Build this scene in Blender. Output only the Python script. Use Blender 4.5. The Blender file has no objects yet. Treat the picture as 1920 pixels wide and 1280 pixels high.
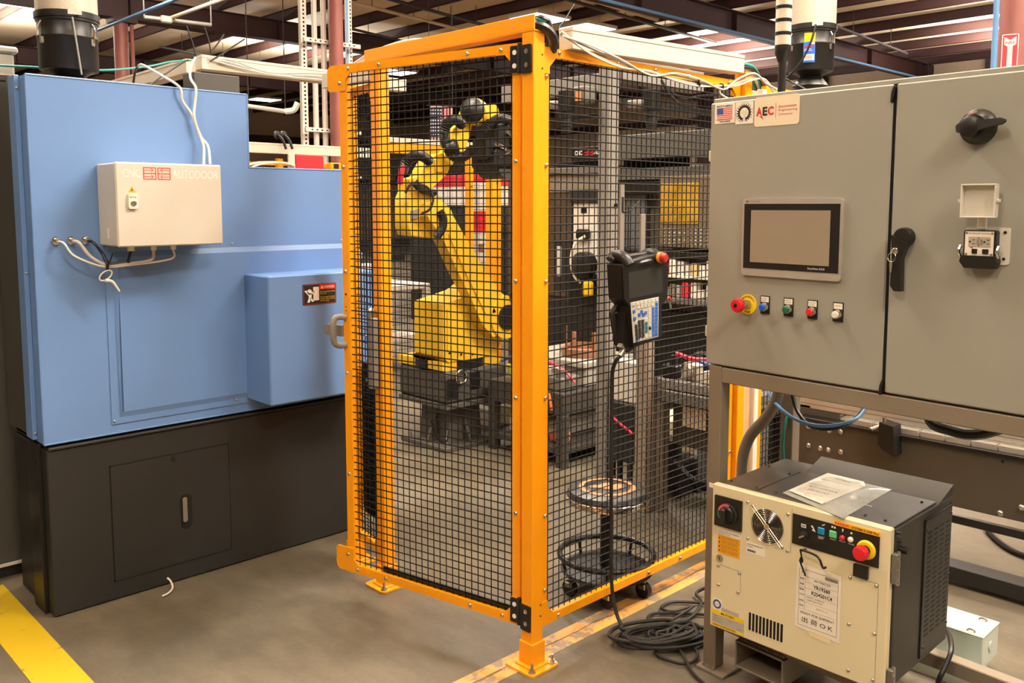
import bpy, bmesh, math, random
from mathutils import Vector, Matrix
random.seed(7)
PI = math.pi
SC = bpy.context.scene
COL = SC.collection
# ---------------------------------------------------------------- camera
cam_d = bpy.data.cameras.new('camera')
cam = bpy.data.objects.new('camera', cam_d)
COL.objects.link(cam)
cam_d.sensor_width = 36.0
cam_d.lens = 31.24
cam_d.shift_y = -0.0474
cam_d.clip_start = 0.05
cam_d.clip_end = 200
pitch = math.radians(5.622)
yaw = math.radians(43.976)
rv = Vector((math.cos(-yaw), math.sin(-yaw), 0))
fh = Vector((-rv.y, rv.x, 0))
fw = fh*math.cos(pitch) - Vector((0, 0, 1))*math.sin(pitch)
uv = fh*math.sin(pitch) + Vector((0, 0, 1))*math.cos(pitch)
cm = Matrix((rv, uv, -fw)).transposed().to_4x4()
cm.translation = (-2.139, -2.113, 1.62)
cam.matrix_world = cm
SC.camera = cam
# ---------------------------------------------------------------- world, lamps, exposure
w = bpy.data.worlds.new('hall air')
SC.world = w
w.use_nodes = True
w.node_tree.nodes['Background'].inputs[0].default_value = (1.0, 0.90, 0.78, 1)
w.node_tree.nodes['Background'].inputs[1].default_value = 0.25
WARM = (1.0, 0.955, 0.885)
def lamp(x, y, p, z=5.45, sx=1.2, sy=0.6, up=2.2):
    d = bpy.data.lights.new('ceiling lamp', 'AREA')
    d.shape = 'RECTANGLE'; d.size = sx; d.size_y = sy; d.energy = p; d.color = WARM
    o = bpy.data.objects.new('ceiling_and_fill_light', d)
    o.location = (x, y, z); COL.objects.link(o)
    if up:  # added upward fill with no fixture of its own, brightens the roof
        d2 = d.copy(); d2.energy = p*up; d2.size = 2.4; d2.size_y = 1.2
        o2 = bpy.data.objects.new('added_roof_uplight', d2); o2.location = (x, y, z-0.55); o2.rotation_euler = (PI, 0, 0); COL.objects.link(o2)
for x, y, p in ((1.6, -2.0, 300), (-0.3, 1.9, 230), (-4.6, -1.2, 150), (-1.8, -5.2, 260), (4.4, 4.6, 260), (-3.0, 5.2, 60), (3.4, -2.6, 360), (7.6, -1.6, 300), (8.0, 4.6, 300),
                (5.0, -6.5, 260), (14.5, 3.4, 300), (20.0, 5.0, 420), (19.0, 12.0, 300), (4.0, 11.5, 330), (10.0, 18.0, 330), (17.0, 10.0, 300), (-4.0, 12.0, 260), (3.0, 19.0, 300)):  # those nearest the far right wall are added to brighten wall and roof
    lamp(x, y, p)
SC.view_settings.view_transform = 'Standard'
SC.view_settings.look = 'None'
SC.view_settings.gamma = 1.0
SC.view_settings.use_curve_mapping = False
SC.view_settings.exposure = -0.42
# ---------------------------------------------------------------- materials
def lin(c):
    c /= 255.0
    return c/12.92 if c <= 0.04045 else ((c+0.055)/1.055)**2.4
def rgb(r, g, b): return (lin(r), lin(g), lin(b), 1)
MATS = {}
def mat(name, c, rough=0.5, metal=0.0, var=0.06, vs=6.0, bump=0.0, bs=60.0, emit=0.0, spec=0.5, coat=0.0, alpha=1.0, trans=0.0):
    if name in MATS: return MATS[name]
    m = bpy.data.materials.new(name); m.use_nodes = True
    nt = m.node_tree; N = nt.nodes; L = nt.links
    b = N['Principled BSDF']
    base = rgb(*c)
    b.inputs['Roughness'].default_value = rough
    b.inputs['Metallic'].default_value = metal
    b.inputs['Specular IOR Level'].default_value = spec
    b.inputs['Coat Weight'].default_value = coat
    b.inputs['Alpha'].default_value = alpha
    b.inputs['Transmission Weight'].default_value = trans
    b.inputs['Base Color'].default_value = base
    if var or bump:
        tc = N.new('ShaderNodeTexCoord')
    if var:
        n = N.new('ShaderNodeTexNoise'); n.inputs['Scale'].default_value = vs; n.inputs['Detail'].default_value = 4
        L.new(tc.outputs['Object'], n.inputs['Vector'])
        r = N.new('ShaderNodeMapRange')
        r.inputs['From Min'].default_value = 0.3; r.inputs['From Max'].default_value = 0.7
        r.inputs['To Min'].default_value = 1-var; r.inputs['To Max'].default_value = 1+var
        L.new(n.outputs['Fac'], r.inputs['Value'])
        x = N.new('ShaderNodeVectorMath'); x.operation = 'SCALE'
        x.inputs[0].default_value = base[:3]
        L.new(r.outputs['Result'], x.inputs['Scale'])
        L.new(x.outputs['Vector'], b.inputs['Base Color'])
    if bump:
        n2 = N.new('ShaderNodeTexNoise'); n2.inputs['Scale'].default_value = bs; n2.inputs['Detail'].default_value = 3
        L.new(tc.outputs['Object'], n2.inputs['Vector'])
        bp = N.new('ShaderNodeBump'); bp.inputs['Strength'].default_value = bump; bp.inputs['Distance'].default_value = 0.003
        L.new(n2.outputs['Fac'], bp.inputs['Height']); L.new(bp.outputs['Normal'], b.inputs['Normal'])
    if emit:
        b.inputs['Emission Color'].default_value = base; b.inputs['Emission Strength'].default_value = emit
    MATS[name] = m
    return m
BLUE = mat('sky blue machine paint', (102, 138, 192), 0.36, var=0.03, vs=3, bump=0.03, bs=300)
BLACKP = mat('charcoal machine paint', (36, 36, 35), 0.5, var=0.05, vs=3, bump=0.05, bs=350)
DARKG = mat('dark grey cabinet paint', (70, 68, 64), 0.5, var=0.05, bump=0.05, bs=300)
ORANGE = mat('orange yellow powder coat', (252, 164, 6), 0.36, var=0.03, bump=0.02, bs=200)
ORANGEW = mat('scuffed orange powder coat', (250, 170, 26), 0.42, var=0.12, vs=25)
WIRE = mat('black coated wire', (12, 11, 11), 0.62, var=0, spec=0.25)
STEEL = mat('zinc plated steel', (196, 192, 182), 0.28, metal=1.0, var=0.05, vs=30)
CHROME = mat('bright chrome', (220, 218, 212), 0.12, metal=1.0, var=0)
BLACK = mat('black plastic', (24, 23, 22), 0.38, var=0.05)
BLACKM = mat('matte black rubber', (30, 28, 26), 0.6, var=0.08)
HOLE = mat('dark hole', (8, 8, 8), 0.9, var=0)
GREYE = mat('grey enclosure paint', (147, 146, 136), 0.42, var=0.03, vs=4, bump=0.04, bs=260)
STAND = mat('brown grey stand paint', (124, 113, 97), 0.5, var=0.06, vs=8)
CREAM = mat('cream cabinet paint', (222, 211, 174), 0.4, var=0.02, vs=4, bump=0.03, bs=300)
LGREY = mat('light grey powder coat', (206, 202, 190), 0.42, var=0.02, bump=0.05, bs=320)
WHITE = mat('white plastic', (232, 226, 212), 0.45, var=0.03)
OFFW = mat('ivory cable tray plastic', (206, 198, 180), 0.5, var=0.04, vs=5)
PAPER = mat('white label paper', (238, 230, 214), 0.6, var=0.02)
INK = mat('black printing ink', (26, 24, 22), 0.6, var=0)
INKG = mat('grey printing ink', (112, 106, 98), 0.6, var=0)
REDI = mat('red printing ink', (206, 44, 54), 0.5, var=0)
WHITEI = mat('white printing ink', (240, 236, 228), 0.5, var=0)
BLUEI = mat('blue printing ink', (66, 86, 150), 0.5, var=0)
REDP = mat('red plastic', (214, 28, 46), 0.35, var=0.02)
YELP = mat('yellow plastic', (244, 206, 30), 0.4, var=0.02)
BLUEP = mat('blue button plastic', (24, 96, 200), 0.35, var=0.02)
GREENP = mat('green button plastic', (30, 104, 70), 0.35, var=0.02)
LGREENP = mat('light green button plastic', (96, 190, 128), 0.35, var=0.02)
CYANP = mat('cyan blue button plastic', (10, 130, 190), 0.35, var=0.02)
GREYP = mat('grey plastic', (128, 122, 112), 0.45, var=0.04)
MIDG = mat('mid grey metal', (112, 110, 104), 0.45, metal=0.3, var=0.06)
ALU = mat('brushed aluminium', (190, 186, 178), 0.4, metal=0.5, var=0.06, vs=20)
MAROON = mat('maroon steel primer', (58, 30, 28), 0.6, var=0.1, vs=3)
MAROONL = mat('maroon column paint', (142, 84, 78), 0.5, var=0.06, vs=4)
ROBOT = mat('robot yellow paint', (226, 184, 40), 0.36, var=0.04, vs=5, bump=0.03, bs=120)
PEDEST = mat('dark grey pedestal paint', (84, 80, 74), 0.5, var=0.08, vs=6)
WCABLE = mat('white cable jacket', (226, 218, 202), 0.45, var=0.02)
TEAL = mat('teal cable jacket', (38, 146, 140), 0.4, var=0)
BCABLE = mat('blue cable jacket', (92, 140, 190), 0.4, var=0)
GCABLE = mat('grey cable jacket', (150, 148, 142), 0.45, var=0)
WOOD = mat('pale wood', (206, 166, 118), 0.6, var=0.12, vs=12)
COPPER = mat('copper brown casting', (150, 108, 82), 0.45, metal=0.3, var=0.1)
REDC = mat('red machine paint', (206, 40, 52), 0.4, var=0.03)
WHITEM = mat('white machine paint', (226, 220, 210), 0.45, var=0.03)
CLEAR = mat('clear polythene', (226, 230, 224), 0.08, var=0.0, alpha=0.35, spec=0.6)
SCREEN = mat('grey screen glass', (146, 134, 116), 0.12, var=0.0, spec=0.6)
SCREEND = mat('dark screen glass', (58, 58, 54), 0.12, var=0.0, spec=0.6)
# ---------------------------------------------------------------- mesh builder (world coordinates in, local coordinates out)
def ortho(d):
    d = Vector(d).normalized()
    a = Vector((0, 0, 1)) if abs(d.z) < 0.9 else Vector((1, 0, 0))
    u = d.cross(a).normalized(); v = d.cross(u).normalized()
    return d, u, v
class MB:
    def __init__(s, M=None):
        s.v = []; s.f = []; s.M = M
    def add(s, vs, fs):
        o = len(s.v)
        if s.M is not None: vs = [s.M @ Vector(p) for p in vs]
        s.v += [tuple(p) for p in vs]; s.f += [tuple(i+o for i in f) for f in fs]
        return s
    def box(s, a, b, c=0.0, R=None):
        lo = [min(a[i], b[i]) for i in range(3)]; hi = [max(a[i], b[i]) for i in range(3)]
        c = min(c, *[(hi[i]-lo[i])*0.45 for i in range(3)])
        P = lambda q: q
        if R is not None:
            ce = Vector([(lo[i]+hi[i])/2 for i in range(3)])
            P = lambda q: ce + R @ (Vector(q)-ce)
        if c <= 0:
            vs = [(x, y, z) for x in (lo[0], hi[0]) for y in (lo[1], hi[1]) for z in (lo[2], hi[2])]
            fs = [(0, 1, 3, 2), (4, 6, 7, 5), (0, 4, 5, 1), (2, 3, 7, 6), (0, 2, 6, 4), (1, 5, 7, 3)]
        else:
            idx = {}; vs = []
            for sg in [(i, j, k) for i in (0, 1) for j in (0, 1) for k in (0, 1)]:
                for ax in range(3):
                    p = []
                    for q in range(3):
                        e = hi[q] if sg[q] else lo[q]
                        if q != ax: e += -c if sg[q] else c
                        p.append(e)
                    idx[(sg, ax)] = len(vs); vs.append(tuple(p))
            fs = []
            def S(**k): return tuple(k[n] for n in 'abc')
            for ax in range(3):
                o1, o2 = [q for q in range(3) if q != ax]
                for sgn in (0, 1):
                    f = []
                    for i, j in ((0, 0), (1, 0), (1, 1), (0, 1)):
                        t = [0, 0, 0]; t[ax] = sgn; t[o1] = i; t[o2] = j
                        f.append(idx[(tuple(t), ax)])
                    fs.append(tuple(f))
                for i in (0, 1):
                    for j in (0, 1):
                        t0 = [0, 0, 0]; t0[ax] = 0; t0[o1] = i; t0[o2] = j
                        t1 = list(t0); t1[ax] = 1
                        fs.append((idx[(tuple(t0), o1)], idx[(tuple(t1), o1)], idx[(tuple(t1), o2)], idx[(tuple(t0), o2)]))
            for sg in [(i, j, k) for i in (0, 1) for j in (0, 1) for k in (0, 1)]:
                fs.append((idx[(sg, 0)], idx[(sg, 1)], idx[(sg, 2)]))
        return s.add([P(q) for q in vs], fs)
    def cyl(s, p0, p1, r0, r1=None, n=16):
        r1 = r0 if r1 is None else r1
        p0 = Vector(p0); p1 = Vector(p1); d, u, v = ortho(p1-p0)
        vs = []
        for p, r in ((p0, r0), (p1, r1)):
            for i in range(n):
                a = 2*PI*(i+0.5)/n
                vs.append(p+u*(r*math.cos(a))+v*(r*math.sin(a)))
        fs = [(i, (i+1) % n, n+(i+1) % n, n+i) for i in range(n)] + [tuple(range(n))[::-1], tuple(range(n, 2*n))]
        return s.add(vs, fs)
    def lathe(s, prof, o, axis=(0, 0, 1), n=24):
        o = Vector(o); d, u, v = ortho(axis)
        vs = []; fs = []
        for r, h in prof:
            for i in range(n):
                a = 2*PI*i/n
                vs.append(o+d*h+u*(max(r, 1e-4)*math.cos(a))+v*(max(r, 1e-4)*math.sin(a)))
        m = len(prof)
        for k in range(m-1):
            for i in range(n):
                fs.append((k*n+i, k*n+(i+1) % n, (k+1)*n+(i+1) % n, (k+1)*n+i))
        fs += [tuple(range(n))[::-1], tuple(range((m-1)*n, m*n))]
        return s.add(vs, fs)
    def tube(s, pts, r, n=8, closed=False, smooth=4, radii=None):
        P = [Vector(p) for p in pts]
        if smooth > 1 and len(P) > 2:
            Q = []; K = len(P); rng = K if closed else K-1
            RR = []
            for i in range(rng):
                p0 = P[(i-1) % K] if (closed or i > 0) else P[i]*2-P[i+1]
                p1 = P[i]; p2 = P[(i+1) % K]
                p3 = P[(i+2) % K] if (closed or i+2 < K) else p2*2-p1
                for k in range(smooth):
                    t = k/smooth
                    Q.append(0.5*((2*p1)+(p2-p0)*t+(2*p0-5*p1+4*p2-p3)*t*t+(3*p1-p0-3*p2+p3)*t**3))
                    if radii: RR.append(radii[i]*(1-t)+radii[(i+1) % K]*t)
            if not closed:
                Q.append(P[-1])
                if radii: RR.append(radii[-1])
            P = Q; radii = RR if radii else None
        K = len(P); vs = []; fs = []
        d, u, v = ortho(P[1]-P[0])
        for i in range(K):
            a = P[(i-1) % K] if (closed or i > 0) else P[i]
            b = P[(i+1) % K] if (closed or i < K-1) else P[i]
            t = (b-a)
            if t.length < 1e-9: t = d
            t.normalize()
            u = (u - t*u.dot(t))
            if u.length < 1e-6: u = ortho(t)[1]
            u.normalize(); v = t.cross(u)
            rr = radii[i] if radii else r
            for k in range(n):
                an = 2*PI*(k+0.5)/n
                vs.append(P[i]+u*(rr*math.cos(an))+v*(rr*math.sin(an)))
        for i in range(K if closed else K-1):
            j = (i+1) % K
            for k in range(n):
                fs.append((i*n+k, i*n+(k+1) % n, j*n+(k+1) % n, j*n+k))
        if not closed: fs += [tuple(range(n))[::-1], tuple(range((K-1)*n, K*n))]
        return s.add(vs, fs)
    def prism(s, poly, o, u, v, w):          # polygon in the plane o + a*u + b*v, pushed along w
        o = Vector(o); u = Vector(u); v = Vector(v); w = Vector(w); n = len(poly)
        vs = [o+u*a+v*b for a, b in poly]+[o+u*a+v*b+w for a, b in poly]
        fs = [tuple(range(n))[::-1], tuple(range(n, 2*n))]+[(i, (i+1) % n, n+(i+1) % n, n+i) for i in range(n)]
        return s.add(vs, fs)
    def build(s, name, m, parent=None, kind=None, label=None, smooth=True):
        me = bpy.data.meshes.new(name)
        vs = s.v
        if parent is not None:
            inv = WM[parent.name].inverted()
            vs = [inv @ Vector(p) for p in vs]
        me.from_pydata(vs, [], s.f)
        bm = bmesh.new(); bm.from_mesh(me)
        bmesh.ops.recalc_face_normals(bm, faces=bm.faces)
        bm.to_mesh(me); bm.free()
        if smooth:
            me.polygons.foreach_set('use_smooth', [True]*len(me.polygons))
            me.set_sharp_from_angle(angle=math.radians(32))
        me.materials.append(m)
        o = bpy.data.objects.new(name, me); COL.objects.link(o)
        if parent is not None:
            o.parent = parent; WM[o.name] = WM[parent.name].copy()
        else:
            WM[o.name] = Matrix.Identity(4)
        if kind: o['kind'] = kind
        if label: o['label'] = label
        return o
WM = {}
def thing(name, label, cat, loc=(0, 0, 0), group=None, rz=0.0):
    o = bpy.data.objects.new(name, None); COL.objects.link(o)
    o.empty_display_size = 0.05
    o.location = loc; o.rotation_euler = (0, 0, rz)
    WM[o.name] = Matrix.Translation(loc) @ Matrix.Rotation(rz, 4, 'Z')
    o['label'] = label; o['category'] = cat
    if group: o['group'] = group
    return o
def tag(o, label, cat, group=None):
    o['label'] = label; o['category'] = cat
    if group: o['group'] = group
    return o
def recenter(o):                              # a single-mesh thing gets its origin at its own base
    me = o.data; n = len(me.vertices)
    xs = [v.co for v in me.vertices]
    c = Vector((sum(p.x for p in xs)/n, sum(p.y for p in xs)/n, min(p.z for p in xs)))
    me.transform(Matrix.Translation(-c)); o.location = c
    WM[o.name] = Matrix.Translation(c)
    return o
def solo(name, mb, m, label, cat, group=None): return tag(recenter(mb.build(name, m)), label, cat, group)
def struct(name, mb, m, parent=None):
    o = mb.build(name, m, parent)
    if parent is None: o['kind'] = 'structure'
    return o
def frame(o, x, y, z=(0, 0, 1)):
    M = Matrix((Vector(x), Vector(y), Vector(z))).transposed().to_4x4()
    M.translation = o
    return M
def stamp(name, me, parent, loc, normal=None, M=None):   # another copy of a small shared mesh as a part
    o = bpy.data.objects.new(name, me); COL.objects.link(o); o.parent = parent
    if M is None:
        q = Vector((0, 0, 1)).rotation_difference(Vector(normal).normalized())
        M = Matrix.Translation(loc) @ q.to_matrix().to_4x4()
    o.matrix_local = WM[parent.name].inverted() @ M
    WM[o.name] = M.copy()
    return o
def shared(name, mb, m):
    me = bpy.data.meshes.new(name); me.from_pydata(mb.v, [], mb.f)
    bm = bmesh.new(); bm.from_mesh(me); bmesh.ops.recalc_face_normals(bm, faces=bm.faces); bm.to_mesh(me); bm.free()
    me.polygons.foreach_set('use_smooth', [True]*len(me.polygons)); me.set_sharp_from_angle(angle=math.radians(32))
    me.materials.append(m)
    return me
def copy_tree(o, parent=None):
    c = o.copy(); COL.objects.link(c)
    if parent is not None: c.parent = parent
    for ch in list(o.children): copy_tree(ch, c)
    return c
# ---------------------------------------------------------------- lettering
def letters(body, parent, o, right, up, mt, h=None, wd=None, bold=0.0, name='lettering', align='L', depth=0.0004, space=1.0):
    cu = bpy.data.curves.new('t', 'FONT'); cu.body = body; cu.size = 1.0; cu.offset = bold
    cu.space_character = space
    cu.resolution_u = 3
    ob = bpy.data.objects.new('t', cu)
    me0 = ob.to_mesh()
    vs = [Vector(v.co) for v in me0.vertices]; fs = [tuple(p.vertices) for p in me0.polygons]
    ob.to_mesh_clear(); bpy.data.objects.remove(ob); bpy.data.curves.remove(cu)
    if not vs: return None
    x0 = min(v.x for v in vs); x1 = max(v.x for v in vs); y0 = min(v.y for v in vs); y1 = max(v.y for v in vs)
    sy = h/(y1-y0) if h else None
    sx = wd/(x1-x0) if wd else sy
    if sy is None: sy = sx
    W = (x1-x0)*sx
    right = Vector(right).normalized(); up = Vector(up).normalized(); nn = right.cross(up)
    off = {'L': 0, 'C': -W/2, 'R': -W}[align]
    mb = MB()
    P = [Vector(o)+right*((v.x-x0)*sx+off)+up*((v.y-y0)*sy)+nn*depth for v in vs]
    mb.add(P, fs)
    me = bpy.data.meshes.new(name)
    inv = WM[parent.name].inverted()
    me.from_pydata([inv @ p for p in P], [], fs); me.materials.append(mt)
    q = bpy.data.objects.new(name, me); COL.objects.link(q); q.parent = parent; WM[q.name] = WM[parent.name].copy()
    return q
def bolt_mesh(r=0.0075, h=0.005):
    b = MB().lathe([(r, 0), (r, h*0.3), (r*0.8, h*0.75), (r*0.45, h), (r*0.42, h*0.45), (0, h*0.45)], (0, 0, 0), n=12)
    return b
BOLT = shared('bolt', bolt_mesh(), STEEL)
BOLTS = shared('small_bolt', bolt_mesh(0.0055, 0.004), STEEL)
BOLTB = shared('dark_bolt', bolt_mesh(0.0045, 0.004), BLACK)
def nut_mesh():
    b = MB().cyl((0, 0, 0), (0, 0, 0.004), 0.014, n=16).cyl((0, 0, 0.004), (0, 0, 0.013), 0.0095, n=6).cyl((0, 0, 0.013), (0, 0, 0.032), 0.005, n=8)
    return b
ANCHOR = shared('anchor_bolt', nut_mesh(), STEEL)
X = Vector((1, 0, 0)); Y = Vector((0, 1, 0)); Z = Vector((0, 0, 1))
# ================================================================ the setting
def concrete():
    m = bpy.data.materials.new('worn concrete'); m.use_nodes = True
    nt = m.node_tree; N = nt.nodes; L = nt.links; b = N['Principled BSDF']
    tc = N.new('ShaderNodeTexCoord')
    def noise(s, d, r=0.5, st=None):
        n = N.new('ShaderNodeTexNoise'); n.inputs['Scale'].default_value = s; n.inputs['Detail'].default_value = d; n.inputs['Roughness'].default_value = r
        if st:
            mp = N.new('ShaderNodeMapping'); mp.inputs['Scale'].default_value = st; mp.inputs['Rotation'].default_value = (0, 0, 0.6)
            L.new(tc.outputs['Object'], mp.inputs['Vector']); L.new(mp.outputs['Vector'], n.inputs['Vector'])
        else: L.new(tc.outputs['Object'], n.inputs['Vector'])
        return n
    n1 = noise(1.3, 6, 0.6); n2 = noise(9, 5, 0.7, (1, 0.35, 1)); n3 = noise(60, 3)
    r1 = N.new('ShaderNodeValToRGB'); r1.color_ramp.elements[0].position = 0.3; r1.color_ramp.elements[1].position = 0.72
    r1.color_ramp.elements[0].color = rgb(80, 73, 59); r1.color_ramp.elements[1].color = rgb(128, 119, 100)
    L.new(n1.outputs['Fac'], r1.inputs['Fac'])
    mx = N.new('ShaderNodeMix'); mx.data_type = 'RGBA'; mx.blend_type = 'MULTIPLY'; mx.inputs[0].default_value = 0.55
    r2 = N.new('ShaderNodeValToRGB'); r2.color_ramp.elements[0].position = 0.3; r2.color_ramp.elements[1].position = 0.62
    r2.color_ramp.elements[0].color = (0.5, 0.48, 0.46, 1); r2.color_ramp.elements[1].color = (1, 1, 1, 1)
    L.new(n2.outputs['Fac'], r2.inputs['Fac'])
    L.new(r1.outputs['Color'], mx.inputs[6]); L.new(r2.outputs['Color'], mx.inputs[7])
    mx2 = N.new('ShaderNodeMix'); mx2.data_type = 'RGBA'; mx2.blend_type = 'MULTIPLY'; mx2.inputs[0].default_value = 0.25
    L.new(mx.outputs[2], mx2.inputs[6]); L.new(n3.outputs['Fac'], mx2.inputs[7])
    L.new(mx2.outputs[2], b.inputs['Base Color'])
    rr = N.new('ShaderNodeMapRange'); rr.inputs['To Min'].default_value = 0.38; rr.inputs['To Max'].default_value = 0.7
    L.new(n1.outputs['Fac'], rr.inputs['Value']); L.new(rr.outputs['Result'], b.inputs['Roughness'])
    bp = N.new('ShaderNodeBump'); bp.inputs['Strength'].default_value = 0.12; bp.inputs['Distance'].default_value = 0.004
    L.new(n2.outputs['Fac'], bp.inputs['Height']); L.new(bp.outputs['Normal'], b.inputs['Normal'])
    return m
def worn(name, c, under, amount, scale):
    m = bpy.data.materials.new(name); m.use_nodes = True
    nt = m.node_tree; N = nt.nodes; L = nt.links; b = N['Principled BSDF']
    tc = N.new('ShaderNodeTexCoord')
    n = N.new('ShaderNodeTexNoise'); n.inputs['Scale'].default_value = scale; n.inputs['Detail'].default_value = 8; n.inputs['Roughness'].default_value = 0.72
    L.new(tc.outputs['Object'], n.inputs['Vector'])
    r = N.new('ShaderNodeValToRGB'); r.color_ramp.elements[0].position = amount; r.color_ramp.elements[1].position = amount+0.05
    r.color_ramp.elements[0].color = rgb(*under); r.color_ramp.elements[1].color = rgb(*c)
    L.new(n.outputs['Fac'], r.inputs['Fac']); L.new(r.outputs['Color'], b.inputs['Base Color'])
    b.inputs['Roughness'].default_value = 0.5
    return m
struct('floor', MB().box((-12, -14, -0.3), (30, 34, 0)), concrete())
INSUL = mat('tan roof insulation', (214, 188, 156), 0.75, var=0.06, vs=1.2, bump=0.2, bs=9)
WALLM = mat('tan wall sheeting', (186, 164, 140), 0.7, var=0.06, vs=0.8)
ceil = struct('ceiling', MB().box((-12, -14, 5.72), (30, 34, 5.9)), INSUL)
struct('wall_right', MB().box((24, -14, 0), (24.3, 34, 5.72)), WALLM)
struct('wall_back', MB().box((-12, 33, 0), (24.3, 33.3, 5.72)), WALLM)
struct('wall_left', MB().box((-12, -14, 0), (-11.7, 34, 5.72)), WALLM)
struct('wall_front', MB().box((-12, -14, 0), (24.3, -13.7, 5.72)), WALLM)
pm = MB()
pm.box((-0.004, -14, 0), (0.004, 34, 0.2)).box((-0.004, -14, 0), (0.06, 34, 0.008)).box((-0.06, -14, 0.192), (0.004, 34, 0.2))
PUR = shared('purlin', pm, MAROON)
x = 0.55
while x < 24:
    stamp('purlin', PUR, ceil, None, M=Matrix.Translation((x, 0, 5.52))); x += 1.45
for y in (0.82, 8.09, 15.3, 22.5):
    b = MB()
    x0 = 9.0 if y < 1 else -12
    b.box((x0, y-0.14, 5.1), (24, y+0.14, 5.115)).box((x0, y-0.14, 5.505), (24, y+0.14, 5.52)).box((x0, y-0.006, 5.1), (24, y+0.006, 5.52))
    for k in range(8):
        xx = 1.5+k*3.1
        if xx > x0: b.box((xx, y-0.12, 5.115), (xx+0.01, y+0.12, 5.505))
    b.build('roof_beam', MAROON, ceil)
tr = MB().box((23.9, -14, 4.4), (24, 34, 4.62)).box((23.9, -14, 2.9), (24, 34, 3.1))
struct('trim_1', tr, MAROON)
tr = MB().box((-12, 32.9, 4.3), (24, 33, 4.6)).box((-12, 32.9, 2.6), (24, 33, 2.8))
struct('trim_2', tr, MAROON)
for y in (2.2, 6.3, 8.09, 11.2, 15.3):
    solo('wall_column', MB().box((23.55, y-0.16, 0), (23.95, y+0.16, 5.5), 0.01), MAROON, 'dark maroon column against the far tan wall', 'column', 'maroon columns along the far wall')
for xx in (3.5, 9.5, 15.5):
    solo('wall_column', MB().box((xx-0.16, 32.5, 0), (xx+0.16, 32.9, 5.5), 0.01), MAROON, 'dark maroon column along the distant tan end wall', 'column', 'maroon columns along the end wall')
# free-standing columns
t = thing('steel_column', 'round maroon pipe column rising behind the left end of the cage door', 'column', (4.49, 8.09, 0))
MB().cyl((4.49, 8.09, 0.02), (4.49, 8.09, 5.09), 0.095, n=24).build('shaft', MAROONL, t)
MB().box((4.32, 7.92, 0), (4.66, 8.26, 0.02)).build('base_plate', MAROON, t)
MB().box((4.35, 7.95, 5.08), (4.63, 8.23, 5.099)).build('cap_plate', MAROON, t)
c2 = (4.472, 15.300, 4.473)
t = thing('steel_column', 'maroon column under the roof beam, right of the left filter drum', 'column', (c2[0], 15.3, 0))
MB().cyl((c2[0]-0.03, 15.3, 0), (c2[0]-0.03, 15.3, 5.09), 0.13, n=20).build('shaft', MAROONL, t)
MB().cyl((c2[0]+0.14, 15.2, 0), (c2[0]+0.14, 15.2, 5.0), 0.035, n=10).build('drain_pipe', MAROONL, t)
MB().box((c2[0]-0.22, 15.1, 5.02), (c2[0]+0.22, 15.5, 5.099)).build('cap_plate', MAROON, t)
fc = (7.385, 0.820, 3.274)
t = thing('steel_column', 'large round maroon column bearing the red fire sign, far right', 'column', (fc[0], 0.82, 0))
MB().cyl((fc[0], 0.82, 0.02), (fc[0], 0.82, 5.09), 0.135, n=32).build('shaft', MAROONL, t)
MB().box((fc[0]-0.2, 0.62, 0), (fc[0]+0.2, 1.02, 0.02)).build('base_plate', MAROON, t)
# fire sign wrapped on the side of that column that faces the aisle
dirn = (Vector((-2.139, -2.113, 0))-Vector((fc[0], 0.82, 0))).normalized()
sr = Vector((-dirn.y, dirn.x, 0))
so = Vector((fc[0], 0.82, 0))+dirn*0.137-sr*0.03
t = thing('fire_sign', 'red and white fire extinguisher sign with a down arrow on the right column', 'sign', so+Vector((0, 0, 2.86)))
def plate(mb, o, r, u, w0, h0, d=0.002, rad=0.0):
    n = Vector(r).cross(Vector(u))
    if rad <= 0: poly = [(-w0/2, -h0/2), (w0/2, -h0/2), (w0/2, h0/2), (-w0/2, h0/2)]
    else: poly = rrect(-w0/2, -h0/2, w0/2, h0/2, rad)
    return mb.prism(poly, Vector(o), Vector(r), Vector(u), n*d)
def rrect(x0, y0, x1, y1, r, n=4):
    P = []
    for cx, cy, a0 in ((x1-r, y0+r, -90), (x1-r, y1-r, 0), (x0+r, y1-r, 90), (x0+r, y0+r, 180)):
        for k in range(n+1):
            a = math.radians(a0+90*k/n); P.append((cx+r*math.cos(a), cy+r*math.sin(a)))
    return P
sc_ = so+Vector((0, 0, 3.05))
plate(MB(), sc_, sr, Z, 0.14, 0.37, 0.003, 0.012).build('border', WHITEI, t)
plate(MB(), sc_+dirn*0.003, sr, Z, 0.125, 0.355, 0.001, 0.008).build('red_field', REDI, t)
MB().prism([(-0.05, 0.16), (0, 0.13), (0.05, 0.16), (0.05, 0.09), (0.022, 0.07), (0.022, -0.115), (0.05, -0.115), (0, -0.168), (-0.05, -0.115), (-0.022, -0.115), (-0.022, 0.07), (-0.05, 0.09)],
           sc_+dirn*0.004, sr, Z, dirn*0.0008).build('arrow', WHITEI, t)
letters('FIRE', t, sc_+dirn*0.005+Z*0.09, sr, Z, REDI, h=0.028, wd=0.078, align='C', bold=0.01)
for i, ch in enumerate('EXTINGUISHER'):
    letters(ch, t, sc_+dirn*0.005+Z*(0.058-0.0145*i), sr, Z, REDI, h=0.011, align='C', bold=0.01)
bp = (6.493, 0.700, 3.140)
solo('conduit_pipe', MB().cyl((bp[0], 0.7, 0), (bp[0], 0.7, 5.1), 0.024, n=12), BCABLE, 'light blue vertical pipe beside the column with the fire sign', 'pipe')
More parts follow.
